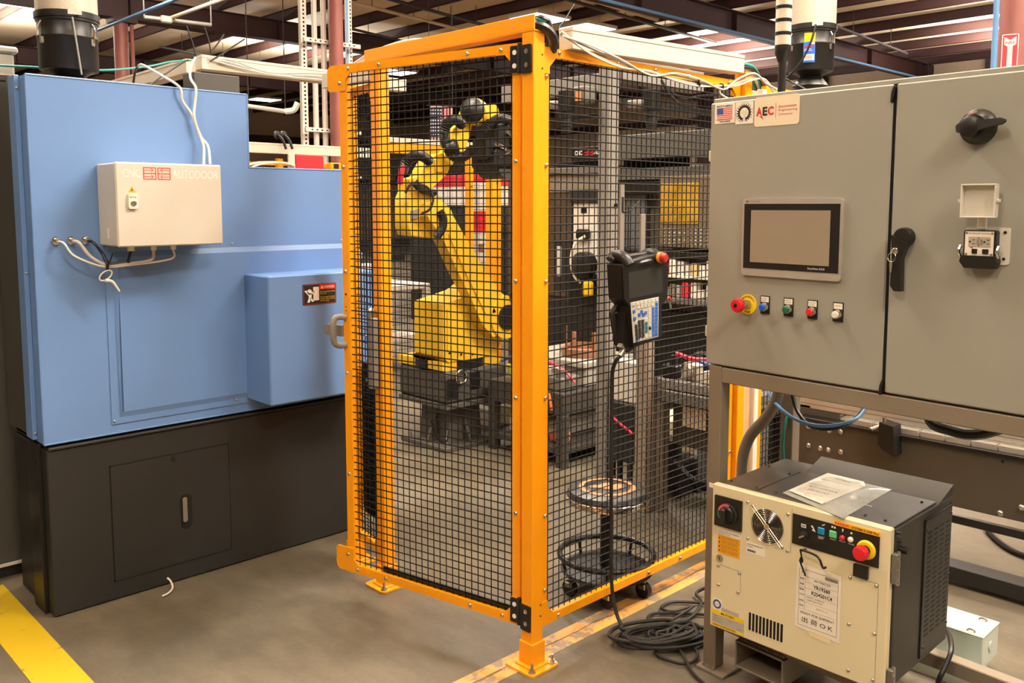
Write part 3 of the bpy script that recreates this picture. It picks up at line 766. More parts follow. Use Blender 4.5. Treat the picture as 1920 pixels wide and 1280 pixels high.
letters('RITTAL', lk, (cx0+0.0575, yf-0.0125, cz1-0.134), X, Z, INK, h=0.006, wd=0.024, align='C')
tx = cx0+0.0575
MB().prism([(tx-0.014, cz1-0.113), (tx+0.014, cz1-0.113), (tx, cz1-0.089)], (0, yf-0.0006, 0), X, Z, Y*0.0006).build('warning_triangle', mat('amber sticker', (236, 164, 30), 0.5, var=0), cd)
MB().prism([(tx+0.001, cz1-0.096), (tx-0.004, cz1-0.105), (tx, cz1-0.105), (tx-0.002, cz1-0.111), (tx+0.004, cz1-0.102), (tx+0.0005, cz1-0.102)], (0, yf-0.0012, 0), X, Z, Y*0.0006).build('lightning_mark', INK, cd)
MB().box((cx0-0.001, 1.45, cz0+0.03), (cx0, 1.47, cz0+0.07)).build('side_label', PAPER, cb)
for x in (cx0+0.08, cx0+0.17, cx0+0.25):
    MB().cyl((x, 1.45, cz0), (x, 1.45, cz0-0.022), 0.014 if x < cx0+0.1 else 0.011, n=10).build('cable_gland', WHITE, cb)
gx = [cx0+0.08, cx0+0.17, cx0+0.25]
# three leads from the panel sockets to the box
tie = (-0.869, 1.490, 1.385)
for i, (u_, m_, lb) in enumerate(((105, WCABLE, 'thin white lead from the leftmost socket, looping under the control box'), (133, mat('tan grey lead', (196, 186, 176), 0.45, var=0), 'thick grey lead from the middle socket, looping under the control box'), (160, BLACK, 'black lead from the right socket, looping under the control box'))):
    sx = (-1.029, -0.974, -0.921)[i]
    t = thing('sensor_lead', lb, 'cable', (sx, YM, 1.485))
    MB().lathe([(0.016, 0), (0.016, 0.004), (0.011, 0.005), (0.012, 0.025), (0.009, 0.03)], (sx, YM, 1.485), -Y, 14).build('socket', CHROME, t)
    ex = (gx[2], gx[1], gx[0])[i]
    r = (0.004, 0.0062, 0.0058)[i]
    d = (0.0, 0.012, 0.03)[i]
    pts = [(sx, YM-0.025, 1.484), (sx+0.012, 1.52-0.02, 1.475), (sx+0.04, 1.49, 1.43), (tie[0]-0.045+0.018*i, 1.478, tie[2]+0.006+d*0.6), (tie[0]+0.01, 1.47, tie[2]-0.004+d*0.4), (tie[0]+0.07, 1.46, tie[2]+0.0+d*0.5), (ex-0.012, 1.452, cz0-0.06), (ex, 1.45, cz0-0.02)]
    MB().tube(pts, r, n=8, smooth=6).build('cable', m_, t)
t = thing('cable_tie', 'white looped cable tie tag dangling from the three bundled leads', 'cable tie', (tie[0], 1.46, tie[2]-0.06))
lp = [(tie[0]-0.015+0.024*math.cos(a), 1.462, tie[2]-0.036+0.017*math.sin(a)+0.01*math.cos(a)) for a in [i*PI/5 for i in range(10)]]
MB().tube(lp, 0.0028, n=6, closed=True).build('loop', WCABLE, t)
MB().tube([(tie[0]-0.02, 1.455, tie[2]-0.054), (tie[0]+0.005, 1.455, tie[2]-0.06), (tie[0]+0.022, 1.452, tie[2]-0.085), (tie[0]+0.03, 1.45, tie[2]-0.1)], 0.0055, n=8, radii=[0.007, 0.006, 0.004, 0.0035]).build('tail', WCABLE, t)
MB().tube([(tie[0]-0.008, 1.47, tie[2]+0.024), (tie[0]-0.008, 1.458, tie[2]+0.004), (tie[0]-0.006, 1.47, tie[2]-0.016)], 0.006, n=7).build('black_tie', BLACK, t)
MB().tube([(tie[0]-0.0, 1.46, tie[2]+0.01), (tie[0]+0.012, 1.455, tie[2]+0.05)], 0.003, n=6, smooth=1).build('tie_end', BLACK, t)
# two white cables running down to the top of the box
for pts, lb in (([(-0.610, 1.750, 2.209), (-0.612, 1.700, 2.206), (-0.574, 1.620, 2.162), (-0.529, 1.540, 2.108), (-0.516, 1.545, 2.055), (-0.479, 1.540, 1.998), (-0.454, 1.535, 1.922), (-0.446, 1.510, 1.866), (-0.472, 1.460, 1.790)], 'white cable bending over the machine edge, left of the pair above the box'),
                ([(-0.290, 1.900, 2.296), (-0.381, 1.750, 2.229), (-0.453, 1.600, 2.158), (-0.458, 1.540, 2.110), (-0.463, 1.540, 2.055), (-0.474, 1.530, 1.987), (-0.449, 1.530, 1.911), (-0.427, 1.510, 1.867), (-0.444, 1.460, 1.791)], 'white cable from the tray corner to the control box, right of the pair')):
    o = MB().tube(pts, 0.0052, n=8, smooth=6).build('control_cable', WCABLE); tag(recenter(o), lb, 'cable')
# dark cabinet at the far left
t = thing('machine_cabinet', 'dark grey machine cabinet at the left edge of the picture', 'cabinet', (-1.8, 2.2, 0))
MB().box((-2.6, 2.1, 0.06), (-1.0, 2.8, 2.17), 0.006).build('body', DARKG, t)
MB().box((-2.55, 2.13, 0), (-1.03, 2.75, 0.06)).build('plinth', BLACKP, t)
MB().box((-2.6, 2.092, 0.06), (-1.02, 2.1, 0.072)).build('bottom_trim', LGREY, t)
MB().box((-1.6, 2.0985, 2.135), (-1.03, 2.1015, 2.143)).build('slot', HOLE, t)
MB().box((-1.6, 2.0985, 0.2), (-1.2, 2.1015, 0.204)).build('seam', HOLE, t)
MB().prism(rrect(-1.24, 0.25, -1.2, 0.36, 0.015), (0, 2.092, 0), X, Z, Y*0.008).build('latch', CREAM, t)
for x in (-1.06,): stamp('bolt', BOLTB, t, (x, 2.1, 0.17), -Y)
t = thing('beacon_housing', 'pale plastic housing on the dark cabinet, cut by the left edge of the frame', 'housing', (-1.2, 2.3, 2.17))
bx = (-0.973, 2.300, 2.261)
MB().box((bx[0]-0.14, 2.24, 2.165), (bx[0]+0.02, 2.36, bx[2]+0.015), 0.01).build('body', LGREY, t)
MB().box((bx[0]-0.15, 2.23, bx[2]+0.015), (bx[0]+0.035, 2.37, bx[2]+0.045), 0.008).build('lid', LGREY, t)
solo('hook_wire', MB().tube([(-0.66, YM-0.02, 0.004+0.035), (-0.655, YM-0.04, 0.03), (-0.66, YM-0.07, 0.012), (-0.69, YM-0.10, 0.008), (-0.72, YM-0.11, 0.007)], 0.004, n=6), WCABLE, 'small bent white wire on the floor under the machine edge', 'wire')
# filter drums
def drum(c, r, zb, label, small, lab=False, ground=None):
    t = thing('filter_drum', label, 'filter drum', (c[0], c[1], zb if ground is None else ground))
    x, y = c
    k = r/0.14
    hb = 0.24*k
    MB().lathe([(r*0.93, 0), (r*0.95, 0.01*k), (r*0.955, hb*0.6), (r*0.985, hb*0.63), (r*0.985, hb*0.66), (r*0.955, hb*0.69), (r*0.955, hb*0.93), (r*1.0, hb*0.95), (r*1.0, hb)], (x, y, zb), Z, 40).build('drum', BLACK, t)
    MB().lathe([(r*0.955, 0), (r*1.04, 0.0), (r*1.04, 0.03*k), (r*0.955, 0.03*k)], (x, y, zb+hb), Z, 40).build('clamp_ring', BLACK, t)
    ms = MB().lathe([(r*0.985, 0), (r*0.985, 0.34*k)], (x, y, zb+hb+0.02*k), Z, 48).build('mesh_filter', mat('fine steel mesh', (204, 194, 174), 0.42, metal=0.35, var=0.12, vs=180), t)
    MB().lathe([(r*1.02, 0), (r*1.02, 0.03*k), (r*0.9, 0.045*k), (0, 0.05*k)], (x, y, zb+hb+0.36*k), Z, 40).build('top_cap', BLACK, t)
    MB().lathe([(r*0.35, -0.10*k), (r*0.75, -0.085*k), (r*0.7, -0.07*k), (r*0.45, -0.03*k), (r*0.8, 0.0)], (x, y, zb), Z, 24).build('foot_flange', BLACK, t)
    to = (Vector((-2.139, -2.113, 0))-Vector((x, y, 0))).normalized(); rt = Vector((-to.y, to.x, 0))
    for a in (-0.95, 0.9):
        d = to*math.cos(a)+rt*math.sin(a); tg = Vector((-d.y, d.x, 0))
        p = Vector((x, y, zb+hb*0.62))+d*r*0.97
        lt_ = MB().tube([p+Z*0.07*k, p+d*0.012+Z*0.045*k, p+d*0.008+Z*0.01*k, p+d*0.006-Z*0.02*k], 0.005*k, n=6).build('toggle_latch', CHROME, t)
        MB().box(p+Vector((-0.008, -0.008, -0.03)), p+Vector((0.008, 0.008, 0.0)), 0.003).build('latch_base', STEEL, lt_)
    MB().prism([(-0.03*k, 0), (0.03*k, 0), (0.03*k, 0.022*k), (-0.03*k, 0.022*k)], Vector((x, y, zb+hb+0.008*k))+to*r*1.042+rt*0.03, rt, Z, to*0.002).build('rating_tag', LGREY, t)
    return t, to, rt
c = (-0.819, 1.963, 2.151)
d1, to, rt = drum((c[0], c[1]), 0.122, 2.185, 'black filter drum with steel mesh top standing on the blue machine', True)
MB().lathe([(0.09, 2.103), (0.09, 2.105), (0.055, 2.112), (0.05, 2.19)], (c[0], c[1], 0), Z, 20).build('neck', BLACK, d1)
MB().tube([Vector((c[0], c[1], 2.39))+to*0.13+rt*0.02, Vector((c[0], c[1], 2.3))+to*0.128+rt*0.03, Vector((c[0], c[1], 2.16))+to*0.12+rt*0.045], 0.004, n=6).build('hose', GCABLE, d1)
c = (2.798, 0.489, 2.442)
d2, to, rt = drum((c[0], c[1]), 0.135, 2.395, 'black filter drum with yellow and blue stickers behind the grey enclosure', True, ground=0)
MB().cyl((c[0], c[1], 0.02), (c[0], c[1], 2.3), 0.06, n=20).build('stand_pipe', BLACKP, d2)
MB().lathe([(0.2, 0), (0.2, 0.02), (0.06, 0.03)], (c[0], c[1], 0), Z, 24).build('floor_flange', BLACKP, d2)
MB().lathe([(0.045, 2.27), (0.1, 2.31), (0.085, 2.33), (0.05, 2.36), (0.05, 2.4)], (c[0], c[1], 0), Z, 24).build('neck', BLACK, d2)
def curved(name, zc, h, a0, a1, m, r, parent, cx, cy, base):
    mb = MB(); n = 8; vs = []; fs = []
    for i in range(n+1):
        a = a0+(a1-a0)*i/n
        d = to*math.cos(a)+rt*math.sin(a)
        for zz in (zc-h/2, zc+h/2): vs.append(Vector((cx, cy, zz))+d*r)
    for i in range(n): fs.append((2*i, 2*i+2, 2*i+3, 2*i+1))
    return mb.add(vs, fs).build(name, m, parent)
z0 = 2.395
curved('yellow_sticker', z0+0.178, 0.05, -0.3, 0.16, YELP, 0.1335, d2, c[0], c[1], 0)
curved('blue_sticker', z0+0.095, 0.115, -0.32, 0.16, mat('blue sticker', (30, 104, 200), 0.5, var=0), 0.1345, d2, c[0], c[1], 0)
curved('white_patch', z0+0.066, 0.034, -0.28, 0.13, PAPER, 0.1352, d2, c[0], c[1], 0)
curved('red_stripe', z0+0.128, 0.008, -0.28, 0.13, REDI, 0.1352, d2, c[0], c[1], 0)
curved('white_stripe', z0+0.144, 0.010, 0.0, 0.13, PAPER, 0.1352, d2, c[0], c[1], 0)
for i in range(4): curved('text_line', z0+0.074-0.006*i, 0.0022, -0.24, 0.05, INKG, 0.1358, d2, c[0], c[1], 0)
for i in range(2): curved('text_line', z0+0.112-0.008*i, 0.003, -0.28, 0.0+0.05*i, PAPER, 0.1358, d2, c[0], c[1], 0)
cc = Vector((c[0], c[1], 0))
MB().tube([cc+to*0.142+rt*0.02+Z*2.64, cc+to*0.15-rt*0.0+Z*2.55, cc+to*0.15-rt*0.05+Z*2.44, cc+to*0.13-rt*0.12+Z*2.36, cc+to*0.1-rt*0.16+Z*2.37, cc+to*0.1-rt*0.1+Z*2.33, cc+to*0.1+rt*0.02+Z*2.26], 0.006, n=7).build('power_cord', BLACK, d2)
# cable trays over the neighbouring cell
ta = tray('cable_tray', (0.313, 3.165, 2.44), (1.85, 3.165, 2.44), 0.09, 0.085, 'ivory cable tray running right from the corner above the blue machine')
tb2 = tray('cable_tray', (0.30, 3.21, 2.42), (0.30, 5.4, 2.40), 0.09, 0.085, 'ivory cable tray running back-left from the corner above the blue machine')
solo('switch_box', MB().box((-0.30, 1.9, 2.102), (-0.075, 2.02, 2.232), 0.003), DARKG, 'dark grey box on the blue machine beneath the tray corner', 'box')
solo('network_cable', MB().tube([(-1.042, 2.200, 2.215), (-0.896, 2.200, 2.222), (-0.680, 2.250, 2.238), (-0.500, 2.350, 2.267), (-0.177, 2.700, 2.357), (0.069, 3.000, 2.441), (0.244, 3.120, 2.483)], 0.0055, n=8, smooth=6), TEAL, 'teal network cable strung across behind the left drum', 'cable')
for (a, b), lb in zip((((0.269, 3.100, 2.499), (0.213, 3.100, 2.681)), ((0.364, 3.100, 2.535), (0.325, 3.100, 2.687)), ((0.368, 3.100, 2.548), (0.450, 3.100, 2.659)), ((0.355, 3.100, 2.486), (0.586, 3.100, 2.648))),
                      ('leftmost', 'second', 'third', 'rightmost and longest')):
    solo('cable_tie', MB().tube([a, Vector(a).lerp(Vector(b), 0.5)+Vector((0.004, 0, 0.002)), b], 0.005, n=6), BLACK, lb+' of the four black cable tie tails on the tray corner', 'cable tie', 'black tie tails on the tray corner')
for i in range(4):
    z = 2.46+0.012*i
    o = MB().tube([(0.34, 3.105, 2.5), (0.5, 3.1, 2.475+0.01*i), (0.75, 3.1, 2.45+0.008*(i % 2)), (1.1, 3.1, 2.452+0.012*i), (1.4, 3.1, 2.46+0.006*i)], 0.0045, n=6).build('tray_cable', GCABLE if i % 2 else WCABLE)
    tag(recenter(o), ('lowest white', 'lower grey', 'upper white', 'topmost grey')[i]+' thin cable along the front of the upper left tray', 'cable', 'thin cables along the upper left tray')
for pts, m_, lb in (([(-0.222, 2.600, 2.243), (-0.080, 2.800, 2.319), (0.099, 3.000, 2.417), (0.216, 3.100, 2.480)], BLACK, 'black cable rising from the machine to the tray corner'),
                    ([(-0.382, 2.400, 2.223), (-0.411, 2.300, 2.261), (-0.437, 2.200, 2.272)], BLACK, 'short black cable behind the bend of the white cable')):
    solo('black_cable', MB().tube(pts, 0.0055, n=7), m_, lb, 'cable')
# ================================================================ grey enclosure on its stand (turned about 4 degrees)
ea = math.radians(86.1)
ee = Vector((math.cos(ea), math.sin(ea), 0)); er = -ee; en = Vector((ee.y, -ee.x, 0))
EO = Vector((0.42, -0.43, 0))
EM = frame(EO, er, en)
def EB(): return MB(EM)
EW, ED = 1.235, 0.36
en_t = thing('electrical_enclosure', 'large grey two door electrical enclosure with a touch screen and push buttons', 'enclosure', EO+er*0.6+en*0.2+Z*1.08)
EB().box((-0.012, 0.03, 1.082), (EW, ED, 1.967), 0.004).build('body', GREYE, en_t)
EB().box((-0.016, 0.012, 1.956), (EW, 0.06, 1.972), 0.003).build('rain_lip', GREYE, en_t)
dl = EB().box((-0.018, 0.0, 1.084), (0.607, 0.022, 1.957), 0.004).build('left_door', GREYE, en_t)
drr = EB().box((0.617, 0.0, 1.084), (EW, 0.022, 1.957), 0.004).build('right_door', GREYE, en_t)
EB().box((0.606, 0.006, 1.084), (0.618, 0.03, 1.957)).build('door_seal', HOLE, en_t)
for z in (1.93, 1.10):
    EB().prism([(0.602, z-0.022), (0.607, z-0.024), (0.612, z-0.006), (0.615, z+0.018), (0.611, z+0.022), (0.604, z+0.004)], (0, -0.004, 0), X, Z, Y*0.01).build('seam_clip', BLACK, en_t)
for z in (1.79, 1.2): EB().box((-0.026, 0.004, z-0.024), (-0.014, 0.022, z+0.012), 0.002).build('hinge', CREAM, en_t)
def epl(name, P, m, parent, d=0.001, y=0.0, label=None):
    return EB().prism(P, (0, y, 0), X, Z, Y*(-d)).build(name, m, parent, label=label)
def elet(body, parent, r, z, m, **k):
    y = k.pop('y', 0.0)
    return letters(body, parent, EM @ Vector((r, -y, z)), er, Z, m, **k)
# stickers
def rect(x0, z0, x1, z1): return [(x0, z0), (x1, z0), (x1, z1), (x0, z1)]
s1 = epl('sticker', rect(0.0, 1.888, 0.079, 1.952), PAPER, dl)
epl('flag_field', rect(0.009, 1.900, 0.070, 1.938), WHITEI, s1, 0.0004, -0.001)
for i in range(7): epl('stripe', rect(0.009, 1.900+i*0.038/6.5, 0.070, 1.900+i*0.038/6.5+0.0029), REDI, s1, 0.0004, -0.0014)
epl('flag_corner', rect(0.009, 1.917, 0.034, 1.938), BLUEI, s1, 0.0004, -0.0018)
elet('MADE IN AMERICA', s1, 0.04, 1.9405, INK, y=0.0012, h=0.0065, wd=0.062, align='C', bold=0.02)
elet('WITH PRIDE', s1, 0.04, 1.8912, INK, y=0.0012, h=0.0055, wd=0.042, align='C', bold=0.02)
s2 = epl('sticker', rect(0.082, 1.881, 0.149, 1.951), PAPER, dl)
gm = EB(); gc = (0.1155, 1.916)
n = 20; vs = []; fs = []
for i in range(n*4):
    a = 2*PI*i/(n*4)-PI/2
    ro = 0.0285 if i % 4 in (0, 1) else 0.0235
    ri = 0.0165
    for r in (ri, ro): vs.append((gc[0]+r*math.cos(a), -0.0013, gc[1]+r*math.sin(a)))
for i in range(3, n*4-3): fs.append((2*i, 2*i+1, 2*i+3, 2*i+2))
gm.add(vs, fs); gm.build('gear_mark', INK, s2)
tr_ = EB()
tr_.prism([(gc[0]-0.004, gc[1]-0.026), (gc[0]+0.004, gc[1]-0.026), (gc[0]+0.003, gc[1]-0.008), (gc[0]+0.013, gc[1]+0.004), (gc[0]+0.006, gc[1]+0.003), (gc[0]+0.008, gc[1]+0.012), (gc[0]+0.001, gc[1]+0.006), (gc[0]-0.005, gc[1]+0.013), (gc[0]-0.006, gc[1]+0.004), (gc[0]-0.013, gc[1]+0.002), (gc[0]-0.004, gc[1]-0.006)], (0, -0.001, 0), X, Z, Y*-0.0008)
tr_.build('emblem', mat('pale grey print', (216, 208, 194), 0.6, var=0), s2)
rim = EB()
for k in range(44):
    a = math.radians(208-k*9.2)
    if k < 27 or k > 33:
        p = (gc[0]+0.0315*math.cos(a), gc[1]+0.0315*math.sin(a))
        if k % 5 != 4: rim.prism(rect(p[0]-0.0011, p[1]-0.0012, p[0]+0.0011, p[1]+0.0012), (0, -0.001, 0), X, Z, Y*-0.0003)
rim.build('rim_text', INKG, s2)
s3_ = epl('sticker', rrect(0.154, 1.868, 0.315, 1.96, 0.01), mat('cream label', (232, 218, 188), 0.5, var=0.01), dl)
zz = 1.9015
elet('A', s3_, 0.161, zz, REDI, y=0.0012, h=0.027, wd=0.022, bold=0.04)
elet('E', s3_, 0.1845, zz, INK, y=0.0012, h=0.027, wd=0.0175, bold=0.04)
elet('C', s3_, 0.2035, zz, REDI, y=0.0012, h=0.027, wd=0.021, bold=0.04)
epl('mark', [(0.173, zz-0.001), (0.183, zz-0.001), (0.187, zz-0.012), (0.178, zz-0.005)], REDI, s3_, 0.0004, -0.0012)
epl('divider', rect(0.2315, 1.891, 0.2324, 1.938), REDI, s3_, 0.0004, -0.0012)
for i, tx_ in enumerate(('Automation', 'Engineering', 'Company')):
    elet(tx_, s3_, 0.242, 1.922-0.0125*i, REDI, y=0.0012, h=0.008, wd=(0.062, 0.066, 0.05)[i])
# touch screen
tsx0, tsx1, tsz0, tsz1 = 0.124, 0.474, 1.395, 1.641
ts = EB().prism(rrect(tsx0, tsz0, tsx1, tsz1, 0.012), (0, 0, 0), X, Z, Y*-0.009).build('touch_screen', ALU, dl)
EB().prism(rect(tsx0+0.008, tsz0+0.024, tsx1-0.008, tsz1-0.016), (0, -0.009, 0), X, Z, Y*-0.0012).build('bezel', BLACK, ts)
EB().prism(rect(tsx0+0.034, tsz0+0.044, tsx1-0.038, tsz1-0.036), (0, -0.0102, 0), X, Z, Y*-0.0005).build('display', SCREEN, ts)
elet('PanelView 5310', ts, tsx1-0.108, tsz0+0.031, WHITEI, y=0.0106, h=0.006, wd=0.056)
elet('Allen-Bradley', ts, tsx0+0.026, tsz1-0.0115, INKG, y=0.0094, h=0.0055, wd=0.04)
EB().box((tsx0+0.013, -0.0096, tsz1-0.0125), (tsx0+0.022, -0.009, tsz1-0.005)).build('logo_mark', INKG, ts)
# emergency stop and push buttons
def econe(r, z, prof, m, name, parent, nn=20, label=None):
    return MB(EM).lathe(prof, (r, 0, z), (0, -1, 0), nn).build(name, m, parent, label=label)
es = econe(0.148, 1.3, [(0.033, 0), (0.033, 0.002), (0.012, 0.0022)], YELP, 'emergency_stop', dl, 28)
econe(0.148, 1.3, [(0.015, 0.002), (0.015, 0.03), (0.012, 0.036), (0.012, 0.04)], STEEL, 'collar', es)
econe(0.148, 1.3, [(0.012, 0.03), (0.021, 0.046), (0.023, 0.052), (0.023, 0.06), (0.019, 0.067), (0.008, 0.0685), (0.0, 0.0685)], REDP, 'mushroom_head', es, 28)
econe(0.148, 1.3, [(0.007, 0.0686), (0.007, 0.0695), (0, 0.0695)], BLACK, 'centre_dot', es)
for i, ch in enumerate('EMERGENCY'):
    a = math.radians(150-i*15)
    u_ = er*math.sin(a)-Z*math.cos(a)
    letters(ch, es, EM @ Vector((0.148+0.0225*math.cos(a), -0.0025, 1.3+0.0225*math.sin(a))), u_, Z*math.sin(a)+er*math.cos(a), INK, h=0.0062, align='C', bold=0.03)
for i, ch in enumerate('STOP'):
    a = math.radians(249+i*14)
    letters(ch, es, EM @ Vector((0.148+0.0285*math.cos(a), -0.0025, 1.3+0.0285*math.sin(a))), -er*math.sin(a)+Z*math.cos(a), -Z*math.sin(a)-er*math.cos(a), INK, h=0.0062, align='C', bold=0.03)
for r, m_, nm, tx_ in ((0.2137, BLUEP, 'blue', 'SAFETY\nRESET'), (0.2988, GREENP, 'green', 'AUTO\nSTART'), (0.382, REDP, 'red', 'AUTO\nSTOP'), (0.4667, WHITE, 'white', 'REQUEST')):
    z = 1.297
    b = epl('push_button', rect(r-0.0165, z-0.022, r+0.0165, z+0.036), BLACK, dl, 0.003, 0.0, nm+' push button with a small white legend plate')
    epl('legend', rect(r-0.014, z+0.016, r+0.014, z+0.033), PAPER, b, 0.0006, -0.003)
    elet(tx_, b, r, z+0.0185 if '\n' in tx_ else z+0.0225, INKG, y=0.0038, h=0.011 if '\n' in tx_ else 0.0045, wd=0.02, align='C')
    econe(r, z, [(0.0145, 0.003), (0.0145, 0.012), (0.013, 0.018), (0.0105, 0.018), (0.0105, 0.014)], CHROME, 'bezel', b)
    econe(r, z, [(0.0108, 0.014), (0.0108, 0.021), (0.009, 0.023), (0, 0.0232)], m_, 'cap', b)
# rotary disconnect, key handle and outlet on the right door
rk = econe(0.843, 1.823, [(0.046, 0), (0.046, 0.012), (0.04, 0.016), (0.036, 0.022), (0.03, 0.034), (0, 0.036)], BLACK, 'rotary_switch', drr, 32)
rsg = MB(EM); vs = []; fs = []
for i in range(9):
    a = math.radians(88+i*9.5)
    for r in (0.032, 0.0385): vs.append((0.843+r*math.cos(a), -0.0235+0.004*(r > 0.035), 1.823+r*math.sin(a)))
for i in range(8): fs.append((2*i, 2*i+1, 2*i+3, 2*i+2))
rsg.add(vs, fs).build('red_arc', mat('coral red print', (226, 90, 88), 0.5, var=0), rk)
for th in (0.12,):
    c_, s_ = math.cos(th), math.sin(th)
    P = [(-0.04, -0.008), (-0.03, -0.014), (0.0, -0.016), (0.03, -0.011), (0.07, -0.008), (0.078, -0.003), (0.078, 0.003), (0.07, 0.008), (0.03, 0.011), (0.0, 0.016), (-0.03, 0.014), (-0.04, 0.008)]
    P = [(0.843+a*c_-b*s_, 1.823+a*s_+b*c_) for a, b in P]
    EB().prism(P, (0, -0.03, 0), X, Z, Y*-0.016).build('lever', BLACKM, rk)
EB().lathe([(0.03, 0.028), (0.027, 0.044), (0.02, 0.048), (0, 0.049)], (0.835, 0, 1.822), (0, -1, 0), 28).build('hub', BLACK, rk)
kh = EB()
hx, hz = 0.662, 1.532
kh.lathe([(0.027, 0), (0.027, 0.02), (0.024, 0.026), (0, 0.028)], (hx, 0, hz), (0, -1, 0), 24)
kh.prism([(hx-0.026, hz+0.006), (hx+0.02, hz-0.018), (hx+0.012, hz-0.035), (hx+0.004, hz-0.06), (hx+0.006, hz-0.15), (hx-0.013, hz-0.15), (hx-0.024, hz-0.135), (hx-0.022, hz-0.06), (hx-0.024, hz-0.035)], (0, -0.012, 0), X, Z, Y*-0.022)
kho = kh.build('door_handle', BLACK, drr)
econe(hx-0.012, hz-0.038, [(0.009, 0.034), (0.009, 0.038), (0.005, 0.04), (0, 0.04)], CHROME, 'lock', kho)
MB(EM).tube([(hx-0.019+0.011*math.cos(a), -0.04+0.003*math.sin(a), hz-0.055+0.013*math.sin(a)) for a in [i*PI/5 for i in range(10)]], 0.0012, n=5, closed=True).build('key_ring', CHROME, kho)
EB().prism([(hx-0.024, hz-0.07), (hx-0.015, hz-0.07), (hx-0.017, hz-0.098), (hx-0.022, hz-0.098)], (0, -0.041, 0), X, Z, Y*-0.0015).build('key', CHROME, kho)
ol = EB().prism(rrect(0.824, 1.468, 0.934, 1.563, 0.006), (0, 0, 0), X, Z, Y*-0.004).build('power_outlet', LGREY, drr)
EB().prism(rrect(0.828, 1.472, 0.909, 1.556, 0.006), (0, -0.004, 0), X, Z, Y*-0.02).build('outlet_frame', BLACK, ol)
EB().prism([(0.826, 1.49), (0.912, 1.49), (0.915, 1.474), (0.908, 1.457), (0.835, 1.457), (0.822, 1.474)], (0, -0.004, 0), X, Z, Y*-0.028).build('lower_hood', BLACK, ol)
EB().prism(rect(0.832, 1.489, 0.903, 1.553), (0, -0.024, 0), X, Z, Y*-0.001).build('face_plate', PAPER, ol)
EB().prism(rect(0.841, 1.513, 0.896, 1.539), (0, -0.025, 0), X, Z, Y*-0.001).build('socket_body', mat('taupe outlet plastic', (172, 164, 150), 0.5, var=0), ol)
sl = EB()
for q in (0.845, 0.881):
    sl.lathe([(0.0026, 0), (0.0026, 0.0004)], (q, -0.026, 1.526), (0, -1, 0), 8)
    for dz in (-0.006, 0.004): sl.prism(rect(q+0.006, 1.526+dz, q+0.0125, 1.526+dz+0.0017), (0, -0.026, 0), X, Z, Y*-0.0004)
for q in (1.5165, 1.5355): sl.lathe([(0.0016, 0), (0.0016, 0.0004)], (0.867, -0.026, q), (0, -1, 0), 8)
sl.build('slots', HOLE, ol)
for q in (0.8625, 0.8715): EB().prism(rect(q, 1.519, q+0.005, 1.5325), (0, -0.026, 0), X, Z, Y*-0.001).build('test_button', GREYP, ol)
for q, wd_ in ((0.851, 0.013), (0.877, 0.015)): EB().prism(rect(q, 1.4955, q+wd_, 1.5075), (0, -0.025, 0), X, Z, Y*-0.003).build('data_port', BLACK, ol)
for q in (0.836, 0.899):
    for zz in (1.4935, 1.5485): EB().lathe([(0.0032, 0), (0.0032, 0.001), (0, 0.0012)], (q, -0.025, zz), (0, -1, 0), 8).build('screw', STEEL, ol)
epl('red_mark', rect(0.8465, 1.509, 0.852, 1.512), REDI, ol, 0.0003, -0.0251)
elet('CAUTION', ol, 0.867, 1.5455, INKG, y=0.0252, h=0.004, wd=0.05, align='C')
for q in (0.819, 0.914):
    EB().tube([(q, -0.02, 1.515), (q-0.002, -0.026, 1.5), (q, -0.02, 1.485)], 0.004, n=6).build('latch', CHROME, ol)
for zz in (1.551, 1.483): EB().lathe([(0.004, 0), (0.004, 0.002), (0, 0.0022)], (0.922, -0.004, zz), (0, -1, 0), 10).build('screw', BLACK, ol)
EB().box((0.858, -0.02, 1.558), (0.878, -0.006, 1.592), 0.002).build('cover_hinge', LGREY, ol)
cvr = EB().prism(rrect(0.825, 1.588, 0.912, 1.675, 0.006), (0, -0.03, 0), X, Z, Y*-0.003).build('flip_cover', LGREY, ol)
lipm = EB()
for a, b, c, d in ((0.825, 1.588, 0.912, 1.592), (0.825, 1.671, 0.912, 1.675), (0.825, 1.592, 0.829, 1.671), (0.908, 1.592, 0.912, 1.671)): lipm.box((a, -0.05, b), (c, -0.033, d), 0.001)
lipm.box((0.817, -0.045, 1.628), (0.825, -0.036, 1.636), 0.001).box((0.912, -0.045, 1.628), (0.92, -0.036, 1.636), 0.001)
lipm.build('cover_rim', LGREY, cvr)
# stand
st = thing('enclosure_stand', 'brown grey welded steel stand carrying the grey enclosure', 'stand', EO+er*0.6+en*0.25)
for r0, d0 in ((-0.004, 0.002), (1.175, 0.002), (-0.004, 0.44), (1.175, 0.44)):
    lg = EB().box((r0, d0, 0.012), (r0+0.052, d0+0.052, 1.08), 0.003).build('leg', STAND, st)
    EB().box((r0-0.015, d0-0.02, 0.0), (r0+0.1, d0+0.12, 0.011), 0.002).build('foot_plate', STAND, lg)
    w_ = EB()
    for i in range(6): w_.lathe([(0.004, -0.003), (0.0055, 0), (0.004, 0.003)], (r0+0.004+i*0.009, d0-0.001, 0.014), (1, 0, 0), 6)
    w_.build('weld_bead', STAND, lg)
for a, b in (((0.048, 0.002), (1.175, 0.054)), ((0.048, 0.44), (1.175, 0.492))): EB().box((a[0], a[1], 1.026), (b[0], b[1], 1.078), 0.003).build('top_rail', STAND, st)
for r0 in (-0.004, 1.175): EB().box((r0, 0.054, 1.026), (r0+0.052, 0.44, 1.078), 0.003).build('side_rail', STAND, st)
EB().box((0.048, 0.0, 0.166), (1.175, 0.05, 0.216), 0.003).build('lower_rail', STAND, st)
